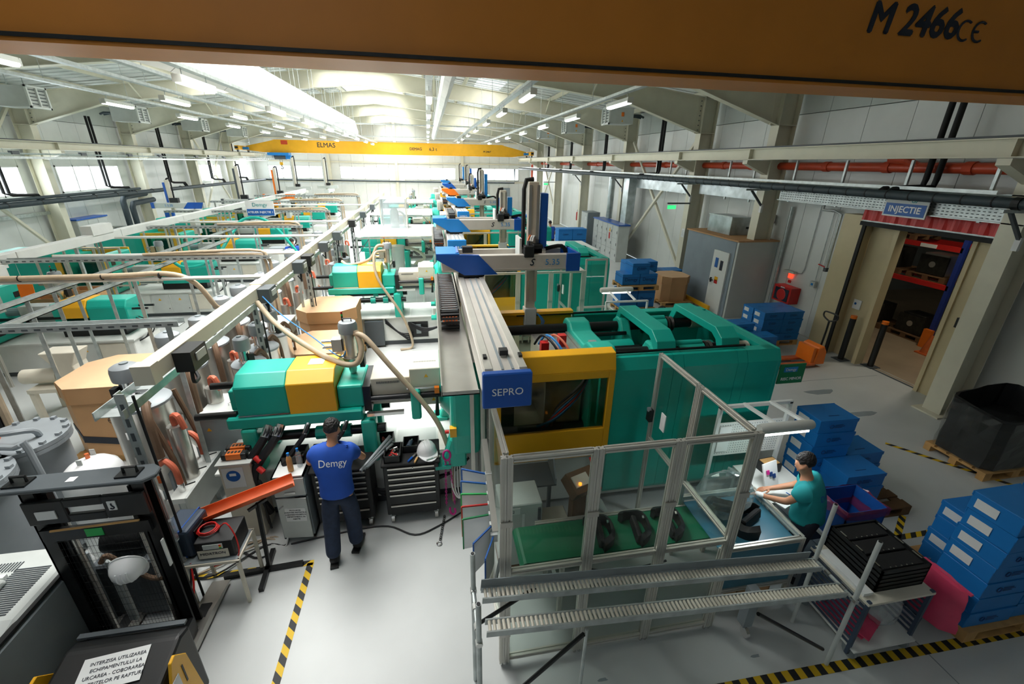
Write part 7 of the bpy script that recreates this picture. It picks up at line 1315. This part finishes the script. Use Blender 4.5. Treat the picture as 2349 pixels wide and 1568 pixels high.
octabin(8.1, 13.55, .5, .145, .98, 'octagonal carton on a pallet before the grey booth'); pallet(8.1, 13.5, 0, 'pallet under the octagonal carton before the grey booth', 1.15, 1.1)
pallet(8.95, 9.85, 0, 'pallet under the blue boxes at the right wall', 1.25, 1.0)
for r_, (yy, nm) in enumerate(((9.56, 'front'), (9.98, 'rear'))):
    for c_, xx in enumerate((8.68, 9.27)):
        if r_ == 1 and c_ == 0: continue
        stack(xx, yy, .145, 4, '%s %s column at the right wall' % (nm, ['left', 'right'][c_]), (0,))
stack(8.68, 9.98, .145, 4, 'rear left column at the right wall', (0,))
pallet(7.7, 9.2, 0, 'pallet in front of the wall stack of blue boxes', .9, .9)
stack(7.7, 9.35, .145, 3, 'single front stack before the wall stack', (0,)); put(1, 8.05, 8.92, .145, 'blue box with open lid lowest before the wall stack'); put(1, 8.05, 8.92, .345, 'blue box on top of the low pair before the wall stack')
ht = thing('hand_pallet_truck', (8.9, 8.2, 0), 'orange hand pallet truck with black handle at the right wall', 'pallet truck')
for y in (8.05, 8.42): B(7.75, 8.85, y - .08, y + .08, .06, .12).mk('fork', 'copper', ht, bev=.01); G().lathe((7.9, y - .04, .05), [(.04, 0), (.04, .08)], 10, 'y').mk('fork_roller', 'dark_grey', ht)
G().prism([(8.8, .08), (9.1, .08), (9.08, .4), (8.98, .55), (8.85, .5)], 'y', 7.98, 8.48).mk('head', 'orange_robot', ht, bev=.02); B(8.72, 8.8, 8.0, 8.46, .12, .5).mk('load_guard', 'orange_robot', ht); G().lathe((9.16, 8.15, .1), [(.1, 0), (.1, .16)], 16, 'y').mk('steer_wheel', 'rubber', ht)
G().tube([(9.12, 8.23, .3), (9.15, 8.23, .85), (9.15, 8.23, 1.1)], .022, 8).mk('shaft', 'black_steel', ht); G().tube([(9.15, 8.23, 1.08), (9.15, 8.4, 1.15), (9.15, 8.42, 1.24), (9.15, 8.36, 1.28), (9.15, 8.1, 1.28), (9.15, 8.04, 1.24), (9.15, 8.06, 1.15), (9.15, 8.23, 1.08)], .018, 8, 3).mk('handle_loop', 'black_plastic', ht, smooth=True)
# blue box groups in front of the far right columns
def big_blue(x, y, z, w, d, h, label, word=None):
    t = thing('blue_carton', (x, y, z), label, 'box', 'large blue cartons in the distance'); B(x - w / 2, x + w / 2, y - d / 2, y + d / 2, z, z + h).mk('carton', 'box_blue', t, bev=.006); B(x - w / 2 - .006, x + w / 2 + .006, y - d / 2 - .006, y + d / 2 + .006, z + h - .1, z + h - .09).mk('lid_edge', 'box_blue_dk', t)
    if word: txt(word, .15, 'print_navy', t, (x, y - d / 2 - .008, z + h * .5), FX)
    else: ring_logo(t, x - .1, y - d / 2 - .008, z + h * .5, 1.5)
for i, (x, y, z) in enumerate(((6.15, 12.9, .9), (6.75, 12.9, .9), (6.15, 12.9, .145), (6.75, 12.9, .145), (6.45, 12.9, 1.24), (7.2, 14.9, .5), (7.8, 14.9, .5), (7.2, 14.9, .85), (7.8, 14.9, .85), (8.3, 14.3, .145), (8.9, 14.9, .145), (8.3, 14.9, .5), (8.9, 14.9, .5))):
    if i in (9,): continue
    big_blue(x, y, z, .58, .58, .34 if i not in (2, 3) else .58, 'blue carton %s near the octagonal carton' % ['with dark lettering, upper left', 'with dark lettering, upper right', 'at the bottom left', 'with dark lettering, bottom right', 'with raised flap', 'low left in the rear group', 'low right in the rear group', 'top left in the rear group', 'top right in the rear group', '', 'on the floor by the bracing', 'on the right group, left', 'on the right group, right'][i], 'Demgy' if i in (0, 1, 3) else None)
pallet(6.45, 12.9, 0, 'pallet under the lower lettered blue cartons', 1.2, .9); p2 = pallet(6.45, 12.9, 0, 'pallet between the upper and lower lettered blue cartons', 1.2, .9); p2.location.z = .745
pallet(7.5, 14.9, 0, 'pallet under the rear blue carton group', 1.2, .9); 
for x in (7.2, 7.8): big_blue(x, 14.9, .145, .58, .58, .34, 'blue carton at the very bottom of the rear group, %s' % ('left' if x < 7.5 else 'right'))
big_blue(8.3, 14.9, .145, .58, .58, .34, 'blue carton on the floor in the right group')
for i, (x, y, z) in enumerate(((7.2, 23.6, 0), (8.0, 23.6, 0), (7.2, 23.6, .6), (8.0, 23.6, .6), (6.0, 27.5, .9), (6.6, 20.5, 0))): big_blue(x, y, z, .78, .7, .58, 'distant blue carton by the switchgear, %s' % ['bottom left', 'bottom right', 'top left', 'top right', 'farthest', 'nearest'][i])
t = thing('far_support', (6.0, 27.5, 0), 'low table under the farthest blue carton', 'table'); B(5.5, 6.5, 27.1, 27.9, .86, .9).mk('table_top', 'machine_white', t)
for a in (5.55, 6.45): G().bar((a, 27.15, 0), (a, 27.15, .86), .05).mk('leg', 'machine_white', t); G().bar((a, 27.85, 0), (a, 27.85, .86), .05).mk('leg', 'machine_white', t)
sw = thing('switchgear', (9.0, 22, 0), 'row of pale switchgear cabinets with blue top at the right wall', 'cabinet'); B(8.85, 9.4, 20.1, 23.5, 0, 1.72).mk('body', 'machine_grey', sw); B(8.82, 9.42, 20.05, 23.55, 1.72, 1.78).mk('top', 'blue', sw)
for i in range(5):
    a = 20.15 + i * .67
    for z0, z1 in ((.08, .55), (.57, 1.1), (1.12, 1.68)): d = B(8.835, 8.85, a, a + .63, z0, z1).mk('door', 'machine_grey', sw); B(8.82, 8.835, a + .05, a + .08, (z0 + z1) / 2 - .06, (z0 + z1) / 2 + .06).mk('handle', 'dark_grey', d)
G().prism([(21.0, 1.35), (21.2, 1.35), (21.1, 1.55)], 'x', 8.825, 8.834).mk('warning_triangle', 'yellow', sw); B(8.826, 8.834, 21.05, 21.2, 1.0, 1.3).mk('red_notice', 'red', sw)
t = thing('grey_locker', (8.9, 24.6, 0), 'tall grey cabinet left of the switchgear row', 'cabinet'); B(8.7, 9.4, 24.1, 25.2, 0, 1.95).mk('body', 'mid_grey', t); B(8.685, 8.7, 24.15, 25.15, .1, 1.9).mk('door', 'machine_grey', t); B(8.68, 8.686, 24.3, 24.5, 1.5, 1.7).mk('meter', 'paper', t)
t = thing('ventilation_duct', (9.5, 23, 1.9), 'silver spiral duct rising beside the switchgear', 'duct'); G().cyl((9.45, 22.9, 1.78), (9.45, 22.9, 3.9), .16, n=14).mk('round_duct', 'duct_zinc', t, smooth=True); B(9.35, 9.75, 20.6, 21.2, 1.78, 3.9).mk('square_duct', 'duct_zinc', t)
for z in [2.0 + .2 * i for i in range(9)]: G().lathe((9.45, 22.9, z), [(.165, 0), (.165, .02)], 14).mk('duct_seam', 'galv', t)
t = thing('fire_extinguisher', (9.2, 31.0, 0), 'red fire extinguisher on the right wall in the distance', 'extinguisher'); G().lathe((9.9, 29.5, .9), [(.09, 0), (.1, .05), (.1, .5), (.03, .58), (.03, .64)], 12).mk('cylinder', 'red', t, smooth=True); B(9.85, 9.95, 29.4, 29.5, 1.52, 1.58).mk('handle', 'black_plastic', t)
t = thing('white_table', (4.4, 13.2, 0), 'white table top beyond the tall robot mast', 'table'); B(3.55, 5.0, 12.6, 14.3, 2.0, 2.03).mk('table_top', 'panel_white', t)
for a in (3.6, 4.95):
    for b in (12.65, 14.25): G().prof((a, b, 0), (a, b, 2.0), .05).mk('leg', 'alu', t)
B(3.6, 4.95, 12.64, 12.648, .2, 1.95).mk('front_pane', 'acrylic', t)
for y in (14.0, 19.6, 25.2): cage(.5, y - 2.64, 'guard cage of the %s machine' % {14.0: 'third', 19.6: 'fourth', 25.2: 'fifth'}[y] + ' further down the hall')
t = thing('exit_door', (7.5, 46.6, 0), 'grey personnel door in the far wall', 'door'); B(7.2, 8.2, 46.6, 46.68, 0, 2.1).mk('leaf', 'booth_grey', t); B(7.5, 7.9, 46.59, 46.6, 1.3, 1.8).mk('glass_slot', 'pane', t); B(7.25, 7.3, 46.55, 46.6, 1.0, 1.15).mk('handle', 'black_plastic', t)
t = thing('wall_grille', (5.6, 46.6, 1.9), 'square dark ventilation grille on the far wall', 'grille'); B(5.1, 5.9, 46.6, 46.68, 1.5, 2.3).mk('frame', 'mid_grey', t)
for i in range(6): B(5.15, 5.85, 46.58, 46.6, 1.56 + i * .12, 1.6 + i * .12).mk('louvre', 'dark_grey', t)
# store racking behind the doorway
rk2 = thing('store_rack', (13.4, 9.4, 0), 'red and blue pallet racking in the dark store', 'rack')
for y in (8.7, 11.6): G().bar((13.0, y, 0), (13.0, y, 4.0), .1).mk('upright', 'rack_blue', rk2); G().bar((14.0, y, 0), (14.0, y, 4.0), .1).mk('upright', 'rack_blue', rk2)
for z in (1.55, 2.52): B(12.95, 13.05, 8.7, 11.6, z, z + .12).mk('beam', 'red', rk2); B(13.95, 14.05, 8.7, 11.6, z, z + .12).mk('beam', 'red', rk2)
B(12.93, 12.95, 9.3, 9.7, 2.53, 2.62).mk('load_label', 'paper', rk2); B(12.85, 12.95, 8.6, 8.8, 0, .5).mk('upright_guard', 'orange_robot', rk2)
for i, (y, z) in enumerate(((9.4, .0), (10.6, 0), (9.4, 1.67), (10.6, 1.67), (10.5, 2.64))):
    p = pallet(13.5, y, math.pi / 2, 'pallet in the dark store, %s' % ['floor right', 'floor left', 'lower shelf right', 'lower shelf left', 'upper shelf'][i], 1.0, .9, 'wood_dark'); p.location.z = z
    t = thing('stored_mould', (13.5, y, z + .145), 'dark steel mould on the %s pallet of the store' % ['floor right', 'floor left', 'lower shelf right', 'lower shelf left', 'upper shelf'][i], 'mould', 'moulds in the store'); B(13.2, 13.7, y - .3, y + .3, z + .145, z + .7).mk('mould_block', 'stainless' if i in (2, 4) else 'mold_dark', t, bev=.01); B(13.15, 13.2, y - .35, y + .35, z + .16, z + .65).mk('clamp_plate', 'mold_dark', t); G().lathe((13.14, y, z + .42), [(.08, 0), (.08, .02)], 12, 'x').mk('locating_ring', 'stainless', t)
t = thing('traffic_cone', (12.6, 8.1, 0), 'orange traffic cone in the store', 'cone'); G().lathe((12.5, 8.3, 0), [(.14, .03), (.03, .5)], 14).mk('cone_body', 'copper', t, smooth=True); B(12.33, 12.67, 8.13, 8.47, 0, .03).mk('cone_base', 'copper', t)

# notices and exit signs on the right columns
for i, (y, z, lb) in enumerate(((11.86, 1.75, 'white paper notice on the column right of the grey booth'), (15.6, 1.9, 'white paper notice on the column left of the grey booth'))):
    t = thing('paper_notice', (9.49, y, z), lb, 'notice'); B(9.485, 9.495, y - .12, y + .1, z, z + .32).mk('sheet', 'paper', t)
    for j in range(4): B(9.482, 9.485, y - .08, y + .06, z + .08 + j * .05, z + .09 + j * .05).mk('print_line', 'mid_grey', t)
for i, (y, lb) in enumerate(((15.45, 'green exit sign on a bracket, nearer one on the right'), (34.2, 'green exit sign on a bracket, farther one on the right'))):
    t = thing('exit_sign', (8.9, y, 3.0), lb, 'sign'); G().bar((8.6, y, 3.15), (9.5, y, 3.15), .04, .05).mk('bracket', 'dark_grey', t); B(8.62, 8.95, y - .01, y + .01, 2.95, 3.08).mk('sign_plate', 'led_green', t)
# ================================================================= people
def skin_mesh(name, verts, edges, radii, m, parent, sub=2, root=0):
    o_ = _off(parent); me = bpy.data.meshes.new(name); me.from_pydata([tuple(Vector(v) - o_) for v in verts], edges, [])
    o = bpy.data.objects.new(name, me); C.objects.link(o)
    o.modifiers.new('skin', 'SKIN').use_smooth_shade = True
    for i, r in enumerate(radii):
        sv = me.skin_vertices[0].data[i]; sv.radius = r if isinstance(r, tuple) else (r, r); sv.use_root = (i == root)
    s = o.modifiers.new('sub', 'SUBSURF'); s.levels = sub; s.render_levels = sub
    me.materials.append(M[m]); o.parent = parent; OFF[o.name] = o_; return o
def person(label, base, face, J, shirt, pants, hair, long_hair=False, sleeves=.62, detail=True, gloves=False):
    """J: joint name -> offset from base in the body frame (x right, y forward, z up)"""
    t = thing('person', base, label, 'person'); ca, sa = face[0], face[1]          # face = (fx, fy) unit forward vector
    b = Vector(base); F = Vector((ca, sa, 0)); Rr = Vector((sa, -ca, 0))
    P = {k: b + Rr * v[0] + F * v[1] + Vector((0, 0, v[2])) for k, v in J.items()}
    V = []; E = []; RR = []; idx = {}
    def add(k, r, frm=None, p=None):
        idx[k] = len(V); V.append(p if p is not None else P[k]); RR.append(r)
        if frm: E.append((idx[frm], idx[k]))
    add('pelvis', (.14, .1)); add('waist', (.125, .09), 'pelvis'); add('chest', (.15, .1), 'waist'); add('neckb', (.085, .07), 'chest'); add('neck', .055, 'neckb')
    hd = P['head']; up = (P['head'] - P['neck']).normalized(); fw = (F + up * -.25).normalized() if 'look' not in J else (P['look'] - P['head']).normalized()
    add('jaw', (.062, .07), 'neck', hd - up * .05 + fw * .015); add('face', (.074, .088), 'jaw', hd + up * .03); add('crown', (.06, .07), 'face', hd + up * .1)
    if detail:
        add('nose', .012, 'face', hd + fw * .105 - up * .005); sd = fw.cross(up).normalized()
        for s, n in ((1, 'er'), (-1, 'el')): add(n, .02, 'face', hd + sd * s * .094 - up * .005 - fw * .01)
    for s in ('l', 'r'):
        add('sh' + s, .052, 'chest'); add('el' + s + 'b', .042, 'sh' + s, P['el' + s]); add('wr' + s, .03, 'el' + s + 'b')
        d = (P['ha' + s] - P['wr' + s]).normalized(); add('pa' + s, (.034, .02), 'wr' + s, P['wr' + s] + d * .07)
        w = d.cross(Vector((0, 0, 1))); w = w.normalized() if w.length > .1 else Rr
        if detail:
            for q, (o, L_) in enumerate(((-.027, .075), (-.009, .088), (.009, .084), (.027, .066))):
                add('f%s%d' % (s, q), .0095, 'pa' + s, P['wr' + s] + d * .1 + w * o); add('g%s%d' % (s, q), .009, 'f%s%d' % (s, q), P['wr' + s] + d * (.1 + L_ * .5) + w * o * 1.15 - Vector((0, 0, .01))); add('h%s%d' % (s, q), .0075, 'g%s%d' % (s, q), P['wr' + s] + d * (.1 + L_ * .9) + w * o * 1.1 - Vector((0, 0, .035)))
            sgn = 1 if s == 'l' else -1
            add('t' + s, .0105, 'pa' + s, P['wr' + s] + d * .065 + w * .045 * sgn); add('u' + s, .009, 't' + s, P['wr' + s] + d * .1 + w * .062 * sgn - Vector((0, 0, .012)))
        else: add('fh' + s, .02, 'pa' + s, P['ha' + s])
        add('hi' + s, .085, 'pelvis'); add('kn' + s, .058, 'hi' + s); add('an' + s, .036, 'kn' + s); add('to' + s, (.028, .022), 'an' + s)
    skin_mesh('body', V, E, RR, 'skin', t, 2 if detail else 1)
    def garment(nm, ks, es, rs, m): return skin_mesh(nm, [P[k] if isinstance(k, str) else k for k in ks], es, rs, m, t, 2 if detail else 1)
    up_l = [P['sh' + s] + (P['el' + s] - P['sh' + s]) * sleeves for s in 'lr']; hem = P['pelvis'] + Vector((0, 0, -.05))
    st_ = garment('shirt', [hem, 'pelvis', 'waist', 'chest', 'neckb', 'shl', up_l[0], 'shr', up_l[1]], [(0, 1), (1, 2), (2, 3), (3, 4), (3, 5), (5, 6), (3, 7), (7, 8)], [(.215, .165), (.205, .155), (.185, .14), (.2, .145), (.1, .085), .1, .088, .1, .088], shirt)
    garment('trousers', [P['pelvis'] + Vector((0, 0, .07)), 'pelvis', 'hil', 'knl', P['anl'] + Vector((0, 0, -.01)), 'hir', 'knr', P['anr'] + Vector((0, 0, -.01))], [(0, 1), (1, 2), (2, 3), (3, 4), (1, 5), (5, 6), (6, 7)], [(.15, .11), (.16, .12), .12, .098, .09, .12, .098, .09], pants)
    for s in 'lr':
        a, q = P['an' + s], P['to' + s]; d = (q - a); d.z = 0; d.normalize(); sh = skin_mesh('shoe', [a - d * .05 + Vector((0, 0, -.035)), a + d * .05 + Vector((0, 0, -.04)), a + d * .17 + Vector((0, 0, -.05))], [(0, 1), (1, 2)], [(.06, .058), (.062, .055), (.055, .042)], 'shoe', t, 2)
        sd = Vector((-d.y, d.x, 0)); c0 = a - d * .09; c1 = a + d * .21
        G().prism([tuple((c0 + sd * .045)[:2]), tuple((c0 - sd * .045)[:2]), tuple((c1 - sd * .04)[:2]), tuple((c1 + sd * .04)[:2])], 'z', base[2] + .0, base[2] + .03).mk('sole', 'black_plastic', sh)
        if gloves and s == 'l': skin_mesh('glove', [P['wr' + s], V[idx['pa' + s]], P['ha' + s]], [(0, 1), (1, 2)], [.036, (.045, .03), .03], 'paper', t, 2)
    # hair cap
    sd = fw.cross(up).normalized(); Vh = []; n, k = 32, 14; c = hd + up * .04 - fw * .012; rh = random.Random(3)
    for i in range(k + 1):
        for j in range(n):
            a = 2 * math.pi * j / n; ca_ = math.cos(a)                    # a = 0 is the forehead
            lim = 1.08 if ca_ > .45 else (1.5 if ca_ > -.25 else 2.25 - .25 * abs(math.sin(a)))
            tt = lim * i / k; rr = 1.0 + rh.uniform(-.03, .03) * (1 if i < k else .2) - (.05 * (i / k) ** 3)
            Vh.append(c + fw * .108 * rr * math.sin(tt) * ca_ + sd * .09 * rr * math.sin(tt) * math.sin(a) + up * .11 * rr * math.cos(tt))
    G().add(Vh, [(i * n + j, i * n + (j + 1) % n, (i + 1) * n + (j + 1) % n, (i + 1) * n + j) for i in range(k) for j in range(n)]).mk('hair', hair, t)
    if long_hair == 'bun': G().lathe(c - fw * .13 + up * .03, [(.001, -.045), (.035, -.03), (.045, 0), (.035, .03), (.001, .045)], 10).mk('hair_bun', hair, t, smooth=True)
    if detail:
        for s in (1, -1):
            e = hd + fw * .082 + sd * s * .032 + up * .02; G().lathe(e, [(.001, -.011), (.01, -.006), (.011, 0), (.01, .006), (.001, .011)], 8).mk('eye', 'paper', t, smooth=True); G().bar(e + up * .02 - sd * .016 + fw * .006, e + up * .022 + sd * .016 + fw * .006, .01, .006).mk('eyebrow', hair, t)
        G().bar(hd + fw * .082 - up * .048 - sd * .024, hd + fw * .082 - up * .048 + sd * .024, .01, .008).mk('mouth', 'hose_red', t)
    return t, P
WJ = dict(pelvis=(0, .0, .94), waist=(0, .02, 1.1), chest=(0, .07, 1.32), neckb=(0, .11, 1.46), neck=(0, .13, 1.52), head=(.005, .17, 1.63), look=(.03, .35, 1.54),
          shl=(-.19, .09, 1.41), shr=(.19, .09, 1.41), ell=(-.31, .2, 1.2), elr=(.29, .22, 1.2), wrl=(-.2, .4, 1.14), wrr=(.16, .42, 1.14), hal=(-.1, .5, 1.1), har=(.07, .52, 1.1),
          hil=(-.095, 0, .88), hir=(.095, .01, .88), knl=(-.11, -.04, .5), knr=(.11, .06, .5), anl=(-.12, -.14, .09), anr=(.11, .05, .09), tol=(-.14, .0, .05), tor=(.13, .19, .05))
wk, WP = person('worker in printed blue shirt and dark trousers seen from behind', (-1.2, 4.22, 0), (0, 1), WJ, 'shirt_blue', 'jeans', 'hair')
def shirt_print(par, body, size, m, loc, rot):
    o = txt(body, size, m, par, loc, rot, name='shirt_print', ext=0); w = o.modifiers.new('wrap', 'SHRINKWRAP'); w.target = [c for c in kids(par) if c.name.startswith('shirt') and 'print' not in c.name][0]
    w.wrap_method = 'PROJECT'; w.use_project_z = True; w.use_negative_direction = True; w.use_positive_direction = True; w.offset = .004
shirt_print(wk, 'Demgy', .105, 'print_white', (-1.19, 4.05, 1.33), (math.pi / 2 + .1, 0, 0))
c_ = .95; NJ = {k: (v[0] * .9, v[1], v[2] * .9) for k, v in WJ.items()}
NJ.update(shl=(-.16, .06, 1.26), shr=(.16, .06, 1.26), ell=(-.2, .2, 1.06), elr=(.2, .2, 1.05), wrl=(-.14, .4, .97), wrr=(.08, .38, .97), hal=(-.1, .52, .93), har=(.0, .5, .93), head=(0, .16, 1.46), look=(0, .34, 1.33), neck=(0, .12, 1.36), anl=(-.09, 0, .09), anr=(.09, 0, .09), tol=(-.09, .14, .05), tor=(.09, .14, .05), knl=(-.09, .02, .46), knr=(.09, .02, .46))
wm, NP = person('woman in teal shirt bending over the packing bench', (3.92, 3.08, 0), (-.6, .8), NJ, 'shirt_teal', 'print_dark', 'hair', detail=True, gloves=True, sleeves=.75)
shirt_print(wm, 'Demgy', .09, 'shirt_blue', tuple(Vector((3.92, 3.08, 1.2)) + Vector((.12, -.16, 0))), (math.pi / 2, 0, .64))
SJ = dict(WJ); SJ.update(ell=(-.24, .05, 1.15), elr=(.24, .05, 1.15), wrl=(-.22, .2, .98), wrr=(.22, .2, .98), hal=(-.2, .28, .92), har=(.2, .28, .92))
person('distant worker in blue shirt beside the far control cabinets', (-5.05, 17.3, 0), (.4, -.92), SJ, 'shirt_blue', 'jeans', 'hair', detail=False)
person('distant worker in dark blue shirt behind the blue cartons', (6.0, 21.8, 0), (-.3, .95), SJ, 'shirt_blue', 'jeans', 'hair', detail=False)
SJ2 = {k: (v[0], v[1], v[2] * .93) for k, v in SJ.items()}
person('person with hair bun behind the nearest machine', (4.62, 8.0, 0), (.7, .7), SJ2, 'shirt_teal', 'jeans', 'hair', long_hair='bun', detail=False)
# prototypes are not part of the place
for b_ in PROTO_BOX:
    for c in kids(b_): bpy.data.objects.remove(c)
    bpy.data.objects.remove(b_)
